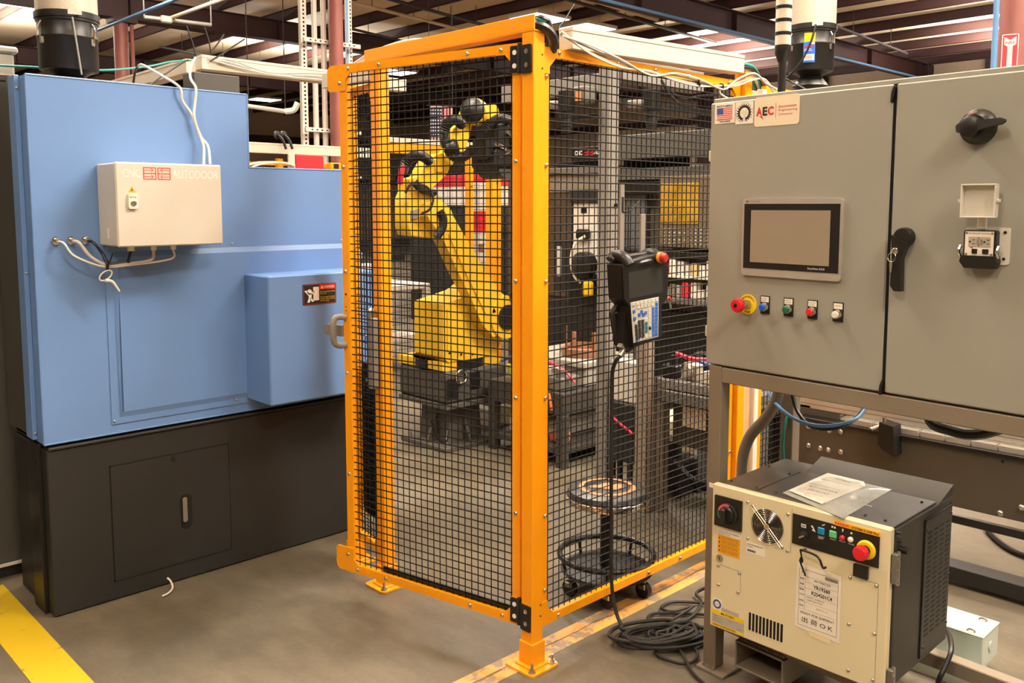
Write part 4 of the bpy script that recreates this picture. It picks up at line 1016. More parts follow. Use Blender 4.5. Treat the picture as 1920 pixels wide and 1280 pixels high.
EB().box((0.048, 0.445, 0.09), (1.6, 0.495, 0.14), 0.003).build('lower_rail', STAND, st)
EB().box((0.0, 0.054, 0.166), (0.05, 0.44, 0.216), 0.003).build('lower_rail', STAND, st)
EB().box((0.008, -0.0004+0.002, 0.655), (0.036, 0.002, 0.672)).build('tag', PAPER, st)
fk = EB()
for a, b, c, d in ((0.145, 0.072, 0.33, 0.079), (0.145, 0.158, 0.33, 0.165), (0.145, 0.072, 0.152, 0.165), (0.323, 0.072, 0.33, 0.165)): fk.box((a, -0.02, b), (c, 0.45, d), 0.002)
fk.build('fork_pocket', STAND, st)
w_ = EB()
for i in range(18): w_.lathe([(0.004, -0.004), (0.0055, 0), (0.004, 0.004)], (0.155+i*0.0098, -0.004, 0.168), (1, 0, 0), 6)
w_.build('weld_bead', STAND, st)
# stack light
sx_, sy_ = (0.497, -0.626, 2.020)[0], (0.497, -0.626, 2.020)[1]
t = thing('stack_light', 'white stack light with black bands on a black pole over the enclosure', 'stack light', (sx_, sy_, 1.967))
MB().cyl((sx_, sy_, 1.967), (sx_, sy_, 2.09), 0.0125, n=16).build('pole', BLACK, t)
MB().lathe([(0.022, 0), (0.022, 0.006), (0.013, 0.012)], (sx_, sy_, 1.967), Z, 20).build('foot', BLACK, t)
MB().lathe([(0.0135, 0), (0.016, 0.006), (0.024, 0.028), (0.0255, 0.034), (0.0255, 0.052)], (sx_, sy_, 2.075), Z, 28).build('cup', BLACK, t)
LENS = mat('white lens plastic', (232, 222, 204), 0.25, var=0.0, spec=0.6)
for k in range(4):
    z = 2.128+k*0.041
    MB().lathe([(0.0245, 0), (0.0245, 0.03)], (sx_, sy_, z), Z, 28).build('lens', LENS, t)
    rg = MB()
    for q in range(3): rg.lathe([(0.0255, 0.0305+q*0.0036), (0.0255, 0.0335+q*0.0036)], (sx_, sy_, z), Z, 28)
    rg.build('band', BLACK, t)
MB().lathe([(0.0255, 0), (0.0255, 0.012), (0.018, 0.02), (0, 0.021)], (sx_, sy_, 2.128+0.164), Z, 28).build('cap', BLACK, t)
# ================================================================ cream robot controller
FM = frame((0.33, 0, 0), (0, -1, 0), (1, 0, 0))
def FB(): return MB(FM)
CTOP = mat('dark olive grey cabinet paint', (48, 47, 42), 0.45, var=0.06, vs=5, bump=0.04, bs=260)
fc_ = thing('robot_controller', 'cream fronted robot controller with a dark case under the grey enclosure', 'controller', (0.55, -0.81, 0.222))
FB().box((0.52, 0.03, 0.222), (1.106, 0.455, 0.70), 0.003).build('case', CTOP, fc_)
FB().box((0.528, 0.03, 0.70), (1.10, 0.34, 0.706), 0.002).build('top_plate', CTOP, fc_)
FB().prism([(0.34, 0.70), (0.455, 0.735), (0.458, 0.735), (0.458, 0.70)], (0.66, 0, 0), Y, Z, X*0.446).build('rear_deflector', CTOP, fc_)
FB().box((0.652, 0.035, 0.7055), (0.656, 0.32, 0.7068)).build('top_seam', HOLE, fc_)
for r, d in ((0.545, 0.06), (0.64, 0.06), (0.545, 0.3), (0.64, 0.27), (0.71, 0.06), (1.06, 0.06), (1.07, 0.3), (1.0, 0.06)):
    stamp('bolt', BOLTB, fc_, FM @ Vector((r, d, 0.706)), Z)
FB().box((0.95, 0.15, 0.706), (0.98, 0.153, 0.7066)).build('white_mark', WHITEI, fc_)
fd = FB().box((0.511, 0.0, 0.216), (1.102, 0.028, 0.705), 0.004).build('front_door', CREAM, fc_)
# side grille and hinges
YS = -1.106
sp_ = MB().box((0.565, YS-0.004, 0.245), (0.775, YS, 0.672), 0.001).build('side_grille', CTOP, fc_)
vm = MB()
for ci in range(4):
    for ri in range(22):
        x = 0.585+ci*0.047; z = 0.30+ri*0.0155
        vm.prism([(x, z), (x+0.032, z), (x+0.032, z+0.0062), (x, z+0.0062)], (0, YS-0.0045, 0), X, Z, Y*0.0004)
vm.build('slots', HOLE, sp_, kind='stuff')
MB().box((0.562, YS-0.0045, 0.24), (0.565, YS, 0.675)).box((0.562, YS-0.0045, 0.672), (0.775, YS, 0.675)).build('grille_gap', HOLE, sp_)
for x, z in ((0.578, 0.64), (0.765, 0.65), (0.58, 0.27), (0.765, 0.29), (0.765, 0.45)): stamp('bolt', BOLTB, sp_, (x, YS-0.004, z), -Y)
for z in (0.59, 0.245):
    hg = MB().box((0.335, YS-0.016, z-0.045), (0.352, YS+0.002, z+0.045), 0.003).build('hinge', MIDG, fc_)
    MB().cyl((0.352, YS-0.012, z-0.05), (0.352, YS-0.012, z+0.05), 0.005, n=10).build('hinge_pin', STEEL, hg)
    for q in (-0.03, 0, 0.03): MB().box((0.336, YS-0.0175, z+q-0.003), (0.35, YS-0.0155, z+q+0.003)).build('rivet', STEEL, hg)
for x, z in ((0.37, 0.665), (0.362, 0.69)): MB().cyl((x, YS, z), (x, YS-0.012, z), 0.006, n=10).build('thumb_screw', BLACK, fc_)
MB().cyl((0.385, YS, 0.635), (0.385, YS-0.025, 0.635), 0.011, n=12).build('thumb_screw', BLACK, fc_)
def fpl(name, P, m, parent, d=0.001, y=0.0, label=None): return FB().prism(P, (0, -y, 0), X, Z, Y*(-d)).build(name, m, parent, label=label)
def flet(body, parent, r, z, m, **k):
    y = k.pop('y', 0.0); return letters(body, parent, FM @ Vector((r, -y, z)), -Y, Z, m, **k)
def fcone(r, z, prof, m, name, parent, nn=20): return FB().lathe(prof, (r, 0, z), (0, -1, 0), nn).build(name, m, parent)
# main switch
ms_ = fpl('main_switch', rrect(0.524, 0.569, 0.626, 0.671, 0.003), BLACK, fd, 0.006)
fcone(0.576, 0.618, [(0.036, 0.006), (0.036, 0.012), (0.031, 0.014), (0.028, 0.012)], BLACKM, 'dial', ms_, 28)
fcone(0.576, 0.618, [(0.027, 0.008), (0.027, 0.016), (0.022, 0.02), (0, 0.021)], BLACK, 'knob', ms_, 28)
FB().box((0.568, -0.042, 0.594), (0.584, -0.018, 0.642), 0.004).build('grip', BLACK, ms_)
def arc(c, r0, r1, a0, a1, y, m, name, parent, n=8):
    q = FB(); vs = []; fs = []
    for i in range(n+1):
        a = math.radians(a0+(a1-a0)*i/n)
        for r in (r0, r1): vs.append((c[0]+r*math.cos(a), -y, c[1]+r*math.sin(a)))
    for i in range(n): fs.append((2*i, 2*i+1, 2*i+3, 2*i+2))
    return q.add(vs, fs).build(name, m, parent)
arc((0.576, 0.618), 0.027, 0.0345, 75, 165, 0.0145, mat('pink red print', (226, 92, 116), 0.5, var=0), 'red_arc', ms_)
arc((0.576, 0.618), 0.031, 0.0345, 168, 215, 0.0145, mat('sea green print', (60, 150, 136), 0.5, var=0), 'green_arc', ms_)
# label stack and lock
lb_ = fpl('spec_label', rect(0.535, 0.54, 0.62, 0.557), PAPER, fd, 0.0006)
flet('3PH AC200-230V 50/60Hz', lb_, 0.538, 0.5495, INK, y=0.0008, h=0.0045, wd=0.078)
flet('RATED 12 kVA', lb_, 0.538, 0.5425, INK, y=0.0008, h=0.004, wd=0.045)
ol_ = fpl('caution_label', rect(0.536, 0.476, 0.62, 0.54), mat('amber label', (240, 170, 36), 0.5, var=0), fd, 0.0006)
for i in range(4):
    z = 0.481+i*0.0145
    fpl('line', rect(0.538, z+0.0115, 0.618, z+0.0121), INK, ol_, 0.0003, 0.0006)
    fpl('triangle', [(0.539, z+0.002), (0.546, z+0.002), (0.5425, z+0.008)], INK, ol_, 0.0003, 0.0006)
    flet('Read the manual before\nopening. Turn power off.', ol_, 0.55, z+0.0012, INK, y=0.0008, h=0.0085, wd=0.062)
fcone(0.546, 0.459, [(0.0125, 0), (0.0125, 0.003), (0.0085, 0.004), (0, 0.004)], STEEL, 'lock', fd)
FB().box((0.5448, -0.0046, 0.453), (0.5472, -0.004, 0.465)).build('key_slot', HOLE, fd)
# fan guard
fg = fcone(0.716, 0.613, [(0.055, 0), (0.055, 0.001), (0, 0.001)], HOLE, 'fan_guard', fd, 36)
rg = FB()
for k in range(8):
    r = 0.0165+k*0.0055
    rg.tube([(0.716+r*math.cos(a), -0.005, 0.613+r*math.sin(a)) for a in [i*PI/14 for i in range(28)]], 0.0009, n=5, closed=True, smooth=1)
rg.build('rings', CHROME, fg)
sk = FB()
for off in (-0.0028, 0.0028):
    sk.tube([(0.663+off, -0.006, 0.666+off), (0.769+off, -0.006, 0.56+off)], 0.0016, n=6, smooth=1)
sk.build('spokes', CHROME, fg)
fcone(0.716, 0.613, [(0.0105, 0.0), (0.0105, 0.007), (0, 0.0078)], STEEL, 'hub', fg)
for p in ((0.663, 0.666), (0.769, 0.56)): stamp('bolt', BOLTS, fg, FM @ Vector((p[0], -0.001, p[1])), -X)
for p in ((0.644, 0.673), (0.785, 0.669), (0.647, 0.554), (0.787, 0.552)): stamp('bolt', BOLTS, fd, FM @ Vector((p[0], 0, p[1])), -X)
FB().box((0.797, -0.0005, 0.548), (0.798, 0, 0.69)).build('seam', INKG, fd)
wl_ = fpl('small_label', rect(0.643, 0.509, 0.709, 0.543), PAPER, fd, 0.0006)
flet('A05B-2660-B002 F6B', wl_, 0.646, 0.535, INK, y=0.0008, h=0.004, wd=0.055)
flet('E-FR02', wl_, 0.646, 0.528, INK, y=0.0008, h=0.0035, wd=0.02)
for i in range(14): fpl('bar', rect(0.647+i*0.0022, 0.513, 0.648+i*0.0022+0.0004*(i % 3), 0.52), INK, wl_, 0.0003, 0.0006)
# operator panel
op = fpl('operator_panel', rect(0.802, 0.583, 1.072, 0.677), BLACK, fd, 0.003)
yl = fpl('name_strip', rect(0.935, 0.6765, 1.0725, 0.6895), mat('golden yellow label', (244, 178, 20), 0.5, var=0), fd, 0.0032)
flet('FANUC', yl, 0.939, 0.6795, REDI, y=0.0035, h=0.0078, wd=0.045, bold=0.03)
flet('SYSTEM R-30iB Plus', yl, 0.989, 0.6795, INK, y=0.0035, h=0.0065, wd=0.08, bold=0.02)
FB().box((0.9405, -0.0032, 0.583), (0.9415, -0.003, 0.60)).build('seam', HOLE, op)
fcone(0.844, 0.62, [(0.012, 0.003), (0.012, 0.016), (0.008, 0.018), (0, 0.018)], BLACKM, 'key_switch', op)
FB().prism([(0.836, 0.612), (0.853, 0.623), (0.851, 0.627), (0.834, 0.617)], (0, -0.018, 0), X, Z, Y*-0.006).build('key', STEEL, op)
for r, m_ in ((0.897, CYANP), (0.934, LGREENP)):
    FB().box((r-0.011, -0.009, 0.637), (r+0.011, -0.003, 0.658), 0.002).build('square_button', m_, op)
for r, m_, z in ((0.963, REDP, 0.646), (0.988, WHITE, 0.648)):
    fcone(r, z-0.002, [(0.008, 0.003), (0.008, 0.008), (0.005, 0.011), (0, 0.012)], m_, 'lamp', op)
for tx_, r, z in (('FAULT\nRESET', 0.897, 0.626), ('START', 0.934, 0.629), ('FAULT', 0.963, 0.631), ('POWER', 0.99, 0.630)):
    flet(tx_, op, r, z-(0.004 if '\n' in tx_ else 0), WHITEI, y=0.0033, h=0.0085 if '\n' in tx_ else 0.004, wd=0.019, align='C', bold=0.01)
for P in (rect(0.831, 0.642, 0.847, 0.653), ):
    fpl('icon', P, WHITEI, op, 0.0003, 0.003)
for dx in (0.0, 0.004, 0.008): fpl('icon_key', rect(0.834+dx, 0.645, 0.8365+dx, 0.65), BLACK, op, 0.0003, 0.0034)
fpl('icon', [(0.862, 0.653), (0.87, 0.646), (0.866, 0.641), (0.878, 0.638), (0.872, 0.65), (0.866, 0.657)], WHITEI, op, 0.0003, 0.003)
fpl('icon', [(0.899, 0.663), (0.908, 0.669), (0.906, 0.671), (0.897, 0.665)], WHITEI, op, 0.0003, 0.003)
for dx in (-0.0065, 0.0015): fpl('icon', rect(0.934+dx, 0.6655, 0.939+dx, 0.6715), WHITEI, op, 0.0003, 0.003)
fpl('icon', [(0.961, 0.663), (0.963, 0.661), (0.9655, 0.671), (0.9605, 0.671)], WHITEI, op, 0.0003, 0.003)
fcone(0.989, 0.665, [(0.0035, 0.003), (0.0035, 0.0033), (0, 0.0033)], PAPER, 'icon', op, 10)
eo = fcone(1.035, 0.628, [(0.0285, 0.003), (0.0285, 0.006), (0.024, 0.010), (0.014, 0.010)], YELP, 'emergency_stop', op, 28)
fcone(1.035, 0.628, [(0.015, 0.006), (0.015, 0.028)], BLACK, 'collar', eo)
fcone(1.035, 0.628, [(0.015, 0.026), (0.0215, 0.031), (0.0215, 0.046), (0.018, 0.052), (0, 0.053)], REDP, 'mushroom_head', eo, 28)
fpl('port_cover', rrect(1.0, 0.541, 1.044, 0.578, 0.002), BLACK, fd, 0.008)
# hook with its tie
hk = FB().tube([(0.846, 0.0, 0.574), (0.846, -0.03, 0.578), (0.855, -0.034, 0.584), (0.895, -0.034, 0.58), (0.91, -0.034, 0.57), (0.916, -0.034, 0.556), (0.922, -0.034, 0.548), (0.93, -0.034, 0.553)], 0.0036, n=8).build('cable_hook', BLACK, fd)
FB().tube([(0.848, -0.034, 0.577), (0.854, -0.038, 0.56), (0.85, -0.036, 0.545), (0.856, -0.034, 0.528), (0.864, -0.03, 0.505)], 0.0028, n=6).build('strap', BLACK, hk)
FB().lathe([(0.005, 0), (0.007, 0.006), (0.004, 0.016)], (0.853, -0.038, 0.546), (0, 0, 1), 8).build('strap_clip', BLACK, hk)
# shipping sheet
sh = fpl('shipping_sheet', [(0.821, 0.526), (0.963, 0.524), (0.964, 0.317), (0.819, 0.323)], PAPER, fd, 0.0005, 0.0006)
for P in (rect(0.829, 0.511, 0.9545, 0.5118), rect(0.829, 0.332, 0.9545, 0.3328), rect(0.829, 0.332, 0.8298, 0.5118), rect(0.9537, 0.332, 0.9545, 0.5118), rect(0.8495, 0.385, 0.85, 0.511)):
    fpl('rule', P, INK, sh, 0.0002, 0.0012)
for z in (0.491, 0.473, 0.455, 0.433, 0.409, 0.385): fpl('rule', rect(0.829, z, 0.9545, z+0.0004), INKG, sh, 0.0002, 0.0012)
flet('2', sh, 0.836, 0.499, INK, y=0.0014, h=0.0075)
for i in range(16): fpl('bar', rect(0.913+i*0.0025, 0.498, 0.9143+i*0.0025+0.0004*(i % 2), 0.508), INK, sh, 0.0002, 0.0012)
flet('M-710iC/50', sh, 0.905, 0.4815, INK, y=0.0014, h=0.0068, wd=0.05, align='C')
flet('YR19260', sh, 0.903, 0.459, INK, y=0.0014, h=0.012, wd=0.054, align='C', bold=0.02)
flet('R254201C4', sh, 0.904, 0.4385, INK, y=0.0014, h=0.012, wd=0.066, align='C', bold=0.02)
flet('FANUC AMERICA', sh, 0.855, 0.425, INKG, y=0.0014, h=0.005, wd=0.058)
flet('CORPORATION', sh, 0.855, 0.416, INKG, y=0.0014, h=0.005, wd=0.05)
flet('READY FOR SHIPMENT', sh, 0.892, 0.3705, INK, y=0.0014, h=0.0075, wd=0.108, align='C')
flet('\u51fa\u8377OK', sh, 0.892, 0.3445, INK, y=0.0014, h=0.0175, wd=0.1, align='C', space=1.5)
for i, tx_ in enumerate(('\u6a5f\u7a2e', '\u88fd\u756a', '\u6a5f\u756a', '\u30e6\u30fc\u30b6', '\u51fa\u8377\u65e5', '\u691c\u67fb')):
    flet(tx_, sh, 0.832, 0.4785-0.0172*i, INK, y=0.0014, h=0.0062, wd=0.014)
flet('2019. 4. 19', sh, 0.905, 0.397, INKG, y=0.0014, h=0.004, wd=0.035, align='C')
for p in (rect(0.868, 0.318, 0.935, 0.308),): fpl('tape', [(0.868, 0.306), (0.935, 0.304), (0.935, 0.322), (0.868, 0.324)], mat('clear tape', (232, 216, 172), 0.3, var=0), fd, 0.0002, 0.0011)
# vent, badge and rating plate
vt = FB()
for i in range(10): vt.prism(rect(0.659+i*0.0125, 0.252, 0.667+i*0.0125, 0.311), (0, 0, 0), X, Z, Y*-0.0006)
vt.build('vent_slots', HOLE, fd)
vf = FB()
for i in range(11): vf.prism(rect(0.655+i*0.0125, 0.249, 0.6585+i*0.0125, 0.314), (0, 0, 0), X, Z, Y*-0.0012)
vf.build('vent_bars', CREAM, fd)
bd = fpl('badge_sticker', rect(0.523, 0.278, 0.557, 0.317), PAPER, fd, 0.0006)
q = FB().lathe([(0.0155, 0.0007), (0.0155, 0.001), (0.0, 0.001)], (0.5395, 0, 0.2985), (0, -1, 0), 24).build('badge_ring', mat('navy print', (34, 84, 140), 0.5, var=0), bd)
FB().lathe([(0.0095, 0.001), (0.0095, 0.0012), (0.0, 0.0012)], (0.5395, 0, 0.2985), (0, -1, 0), 20).build('badge_centre', PAPER, bd)
flet('TUV', bd, 0.5395, 0.2955, INKG, y=0.0014, h=0.005, wd=0.012, align='C')
rp_ = fpl('rating_plate', rect(0.521, 0.223, 0.642, 0.278), mat('silver grey label', (178, 172, 166), 0.45, var=0), fd, 0.0006)
fpl('yellow_band', rect(0.521, 0.263, 0.642, 0.2785), YELP, rp_, 0.0003, 0.0006)
fpl('yellow_band', rect(0.521, 0.223, 0.642, 0.232), YELP, rp_, 0.0003, 0.0006)
fpl('grey_label', rect(0.556, 0.279, 0.622, 0.292), mat('silver grey label', (178, 172, 166), 0.45, var=0), fd, 0.0006)
flet('M-710iC', rp_, 0.581, 0.2672, INK, y=0.0011, h=0.0075, wd=0.05, align='C', bold=0.02)
flet('FANUC CORPORATION', rp_, 0.526, 0.2245, INK, y=0.0011, h=0.0055, wd=0.085, bold=0.02)
for i, tx_ in enumerate(('TYPE', 'WEIGHT 560 kg', 'POWER SUPPLY')): flet(tx_, rp_, 0.524, 0.256-0.0085*i, INKG, y=0.0009, h=0.0042, wd=(0.016, 0.034, 0.036)[i])
flet('No.', rp_, 0.585, 0.253, INKG, y=0.0009, h=0.0042, wd=0.012)
flet('CHINA', rp_, 0.615, 0.236, INKG, y=0.0009, h=0.0042, wd=0.018)
for P in (((0.541, 0.431), (0.622, 0.429), (0.6225, 0.364)), ((0.989, 0.533), (1.07, 0.53), (1.07, 0.243))):
    a, b, c = P
    FB().prism([(a[0], a[1]+0.006), (b[0]+0.004, b[1]+0.006), (b[0]+0.004, b[1]+0.005), (a[0], a[1]+0.005)], (0, 0, 0), X, Z, Y*-0.0004).prism([(b[0]+0.003, c[1]), (b[0]+0.004, c[1]), (b[0]+0.004, b[1]+0.006), (b[0]+0.003, b[1]+0.006)], (0, 0, 0), X, Z, Y*-0.0004).build('plate_seam', INKG, fd)
for p in ((0.541, 0.431), (0.62, 0.429), (0.543, 0.366), (0.617, 0.364), (0.989, 0.53), (1.067, 0.529), (0.991, 0.387), (1.067, 0.384), (0.994, 0.245), (1.069, 0.244)):
    stamp('bolt', BOLTS, fd, FM @ Vector((p[0], 0, p[1])), -X)
# bag of papers on the controller
pk = thing('document_bag', 'clear plastic bag of shipping papers lying on the robot controller', 'bag', (0.5, -0.82, 0.706))
A, B_, C_, D_ = (0.437, -0.695), (0.345, -0.93), (0.60, -0.985), (0.645, -0.77)
A = (0.402, -0.724, 0.716); B_ = (0.315, -0.967, 0.716); C_ = (0.686, -0.953, 0.716); D_ = (0.692, -0.724, 0.716)
def quadpad(A, B, C, D, z0, z1, nx=7, ny=7, bulge=0.006, seed=1):
    rnd = random.Random(seed); mb = MB(); A, B, C, D = [Vector(p) for p in (A, B, C, D)]
    for top in (1, 0):
        vs = []
        for i in range(nx+1):
            for j in range(ny+1):
                s, t_ = i/nx, j/ny
                p = A*(1-s)*(1-t_)+B*s*(1-t_)+C*s*t_+D*(1-s)*t_
                e = min(s, 1-s, t_, 1-t_)
                h = (z0+(z1-z0)*min(1, e*6)+rnd.uniform(0, bulge)*min(1, e*4)) if top else z0-0.0005
                vs.append((p.x, p.y, h))
        fs = [(i*(ny+1)+j, (i+1)*(ny+1)+j, (i+1)*(ny+1)+j+1, i*(ny+1)+j+1) for i in range(nx) for j in range(ny)]
        mb.add(vs, fs)
    return mb
quadpad(A, B_, C_, D_, 0.7065, 0.711, bulge=0.003).build('papers', mat('grey green printed paper', (150, 152, 142), 0.6, var=0.2, vs=30), pk)
iA, iB, iC, iD = [Vector(p) for p in (A, B_, C_, D_)]
def bil(s, t_): return iA*(1-s)*(1-t_)+iB*s*(1-t_)+iC*s*t_+iD*(1-s)*t_
inner = [bil(s, t_) for s, t_ in ((0.06, 0.06), (0.62, 0.06), (0.72, 0.84), (0.62, 0.96), (0.06, 0.96))]
shp = MB()
shp.prism([(p.x, p.y) for p in inner], (0, 0, 0.7145), X, Y, Z*0.0008)
sht = shp.build('sheet', PAPER, pk)
up_ = Vector(((iA-iD).x, (iA-iD).y, 0)).normalized(); rt_ = Vector((up_.y, -up_.x, 0))
for tx_, s_q, t_, h_ in (('M-710iC/50', 0.5, 0.24, 0.008), ('YR19260', 0.53, 0.36, 0.014), ('R254201C4', 0.57, 0.47, 0.014), ('FANUC AMERICA CORPORATION', 0.55, 0.54, 0.006), ('READY FOR SHIPMENT', 0.56, 0.75, 0.007), ('\u51fa\u8377 OK', 0.5, 0.86, 0.014)):
    p = bil(s_q, t_); p.z = 0.7154
    letters(tx_, sht, p, rt_, up_, INK, h=h_)
quadpad(A, B_, C_, D_, 0.707, 0.7165, nx=9, ny=9, bulge=0.009, seed=5).build('plastic_bag', CLEAR, pk)
# ================================================================ teach pendant on the right panel
YP = -0.118
tpn = thing('teach_pendant', 'black teach pendant with red stop button hanging on the right mesh panel', 'teach pendant', (0.53, -0.08, 1.09))
OUTL = [(0.319, -0.118, 1.409), (0.583, -0.118, 1.447), (0.601, -0.118, 1.390), (0.598, -0.118, 1.269), (0.561, -0.118, 1.248), (0.568, -0.118, 1.126), (0.398, -0.118, 1.104), (0.367, -0.118, 1.257), (0.331, -0.118, 1.289)]
OP = [(p[0], p[2]) for p in OUTL]
b = MB().prism(OP, (0, YP, 0), X, Z, Y*0.062)
b.build('body', BLACK, tpn)
cxp = sum(p[0] for p in OP)/len(OP); czp = sum(p[1] for p in OP)/len(OP)
def shrink(P, k): return [(cxp+(a-cxp)*k, czp+(b-czp)*k) for a, b in P]
MB().prism(shrink(OP, 0.965), (0, YP-0.006, 0), X, Z, Y*0.007).build('front_shell', BLACK, tpn)
xl, xr = OP[0][0], OP[1][0]; zt = OP[0][1]
for xa, xb in ((xl+0.018, xl+0.066), (xr-0.056, xr-0.004)):
    MB().tube([(xa+0.012, YP+0.065, zt+0.012), ((xa+xb)/2-0.0, YP+0.06, zt+0.027), ((xa+xb)/2, YP+0.02, zt+0.024), ((xa+xb)/2+0.004, YP-0.002, zt-0.004)], 0.023, n=14, smooth=4).build('grip_horn', BLACK, tpn)
MB().cyl((xl+0.03, YP+0.055, zt+0.018), (xr-0.03, YP+0.055, zt+0.03), 0.011, n=12).build('top_bar', BLACK, tpn)
MB().tube([(xl+0.09, YP+0.006, zt-0.004), (xl+0.11, YP-0.004, zt+0.002), (xl+0.14, YP-0.008, zt+0.006), (xl+0.17, YP-0.004, zt+0.008), (xl+0.19, YP+0.006, zt+0.008)], 0.01, n=10, radii=[0.004, 0.009, 0.011, 0.009, 0.004]).build('brow', BLACK, tpn)
ec = (0.530, -0.135, 1.428)
q = MB().lathe([(0.02, 0.012), (0.021, 0.02), (0.021, 0.024), (0.015, 0.024)], (ec[0], YP, ec[2]), -Y, 20).build('stop_collar', mat('amber collar', (232, 150, 40), 0.45, var=0), tpn)
MB().lathe([(0.012, 0.02), (0.0185, 0.028), (0.0185, 0.038), (0.014, 0.044), (0, 0.045)], (ec[0], YP, ec[2]), -Y, 24).build('stop_button', mat('dark red plastic', (178, 40, 40), 0.4, var=0), q)
SQ = [(0.359, -0.125, 1.381), (0.551, -0.125, 1.395), (0.564, -0.125, 1.298), (0.364, -0.125, 1.287)]
scp = MB().prism([(p[0], p[2]) for p in SQ], (0, YP-0.0066, 0), X, Z, Y*0.0008).build('screen', SCREEND, tpn)
KQ = [(0.371, -0.125, 1.273), (0.538, -0.125, 1.282), (0.539, -0.125, 1.132), (0.392, -0.125, 1.124)]
kk = [Vector((p[0], 0, p[2])) for p in KQ]
kp = MB().prism([(p[0], p[2]) for p in KQ], (0, YP-0.0072, 0), X, Z, Y*0.0016).build('keypad', LGREY, tpn)
def kpos(a, b): return (kk[0]*(1-a)*(1-b)+kk[1]*a*(1-b)+kk[2]*a*b+kk[3]*(1-a)*b)
groups = {'blue_keys': (mat('blue key', (40, 104, 196), 0.45, var=0), []), 'black_keys': (INK, []), 'pale_keys': (mat('pale key', (222, 216, 200), 0.5, var=0), []), 'teal_keys': (mat('teal key', (40, 120, 122), 0.45, var=0), [])}
for j in range(8):
    for a in (0.79, 0.915): groups['blue_keys'][1].append((a, 0.27+j*0.093))
groups['blue_keys'][1].extend([(0.09, 0.24), (0.92, 0.17), (0.09, 0.42), (0.36, 0.285), (0.42, 0.36), (0.27, 0.345), (0.5, 0.33), (0.12, 0.955)])
for j in range(5):
    for a in (0.13, 0.255, 0.38):
        if not (j == 0 and a < 0.2): groups['black_keys'][1].append((a, 0.52+j*0.094))
for i in range(7): groups['pale_keys'][1].append((0.09+i*0.137, 0.06))
for i in range(5): groups['pale_keys'][1].append((0.25+i*0.125, 0.155))
for j in range(8): groups['pale_keys'][1].append((0.645, 0.27+j*0.093))
groups['pale_keys'][1].extend([(0.12, 0.335), (0.13, 0.515), (0.515, 0.52), (0.27, 0.95), (0.4, 0.94), (0.52, 0.93)])
for j in range(3): groups['teal_keys'][1].append((0.515, 0.6+j*0.09))
groups['teal_keys'][1].append((0.645, 0.735))
for nm, (m_, L_) in groups.items():
    q = MB()
    for a, b_ in L_:
        p = kpos(a, b_)
        q.box((p.x-0.0075, YP-0.0095, p.z-0.0068), (p.x+0.0075, YP-0.0072, p.z+0.0068), 0.001)
    q.build(nm, m_, kp, kind='stuff')
gl = MB()
for i, (nm, (m_, L_)) in enumerate(groups.items()):
    for a, b_ in L_:
        p = kpos(a, b_)
        if nm in ('black_keys', 'blue_keys'):
            gl.box((p.x-0.0028, YP-0.0098, p.z-0.001), (p.x+0.0028, YP-0.0095, p.z+0.001))
        elif nm == 'pale_keys':
            for e in (-1, 1): gl.box((p.x-0.005, YP-0.0098, p.z+e*0.0045-0.0006), (p.x+0.005, YP-0.0095, p.z+e*0.0045+0.0006))
gl.build('key_marks', GREYP, kp, kind='stuff')
s1_, s2_ = (0.373, -0.070, 1.224), (0.390, -0.070, 1.124)
MB().tube([(0.396, -0.070, 1.277), (0.354, -0.060, 1.240), (0.352, -0.060, 1.205), (0.371, -0.060, 1.144), (0.393, -0.070, 1.107)], 0.0105, n=8, smooth=5).build('hand_strap', BLACKM, tpn)
MB().prism([(p[0], p[2]) for p in ((0.368, -0.090, 1.128), (0.399, -0.090, 1.109), (0.381, -0.090, 1.093), (0.350, -0.090, 1.111))], (0, -0.1, 0), X, Z, Y*0.02).build('strap_buckle', GREYP, tpn)
MB().prism([(p[0], p[2]) for p in ((0.390, -0.100, 1.254), (0.424, -0.100, 1.099), (0.387, -0.100, 1.088), (0.356, -0.100, 1.131), (0.366, -0.100, 1.227))], (0, -0.105, 0), X, Z, Y*0.05).build('lower_shell', BLACK, tpn)
cgs = (0.369, -0.090, 1.089)
MB().cyl(Vector(cgs)+Vector((0.012, 0, 0.012)), Vector(cgs)+Vector((-0.012, 0, -0.014)), 0.011, n=12).build('cable_gland', STEEL, tpn)
kt = MB().tube([(0.636, -0.090, 1.262), (0.649, -0.090, 1.270), (0.660, -0.090, 1.257)], 0.004, n=6).build('key_fob', mat('red fob', (210, 70, 50), 0.5, var=0), tpn)
MB().prism([(p[0], p[2]) for p in ((0.650, -0.090, 1.261), (0.660, -0.090, 1.263), (0.671, -0.090, 1.225), (0.658, -0.090, 1.224))], (0, -0.09, 0), X, Z, Y*0.002).build('key', STEEL, tpn)
t = thing('pendant_hanger', 'grey steel hanger with two upright strips above the teach pendant', 'hanger', (0.45, -0.04, 1.44))
STR = mat('grey painted strip', (132, 124, 114), 0.5, var=0.06)
ha = (0.431, -0.030, 1.696); hb = (0.557, -0.030, 1.588)
for p, w_ in ((ha, 0.012), (hb, 0.014)):
    MB().box((p[0]-w_, -0.034, 1.40), (p[0]+w_, -0.026, p[2]), 0.001).build('strip', STR, t)
MB().box((ha[0]-0.02, -0.05, 1.395), (hb[0]+0.02, -0.026, 1.415), 0.002).build('cross_plate', STR, t)
MB().box((ha[0]-0.005, -0.0355, ha[2]-0.1), (ha[0]+0.006, -0.0335, ha[2]-0.045)).build('slot', HOLE, t)
MB().tube([(ha[0], -0.035, ha[2]-0.1), (ha[0]+0.05, -0.03, ha[2]-0.095), (ha[0]+0.11, -0.028, ha[2]-0.06)], 0.003, n=6).build('wire', BLACK, t)
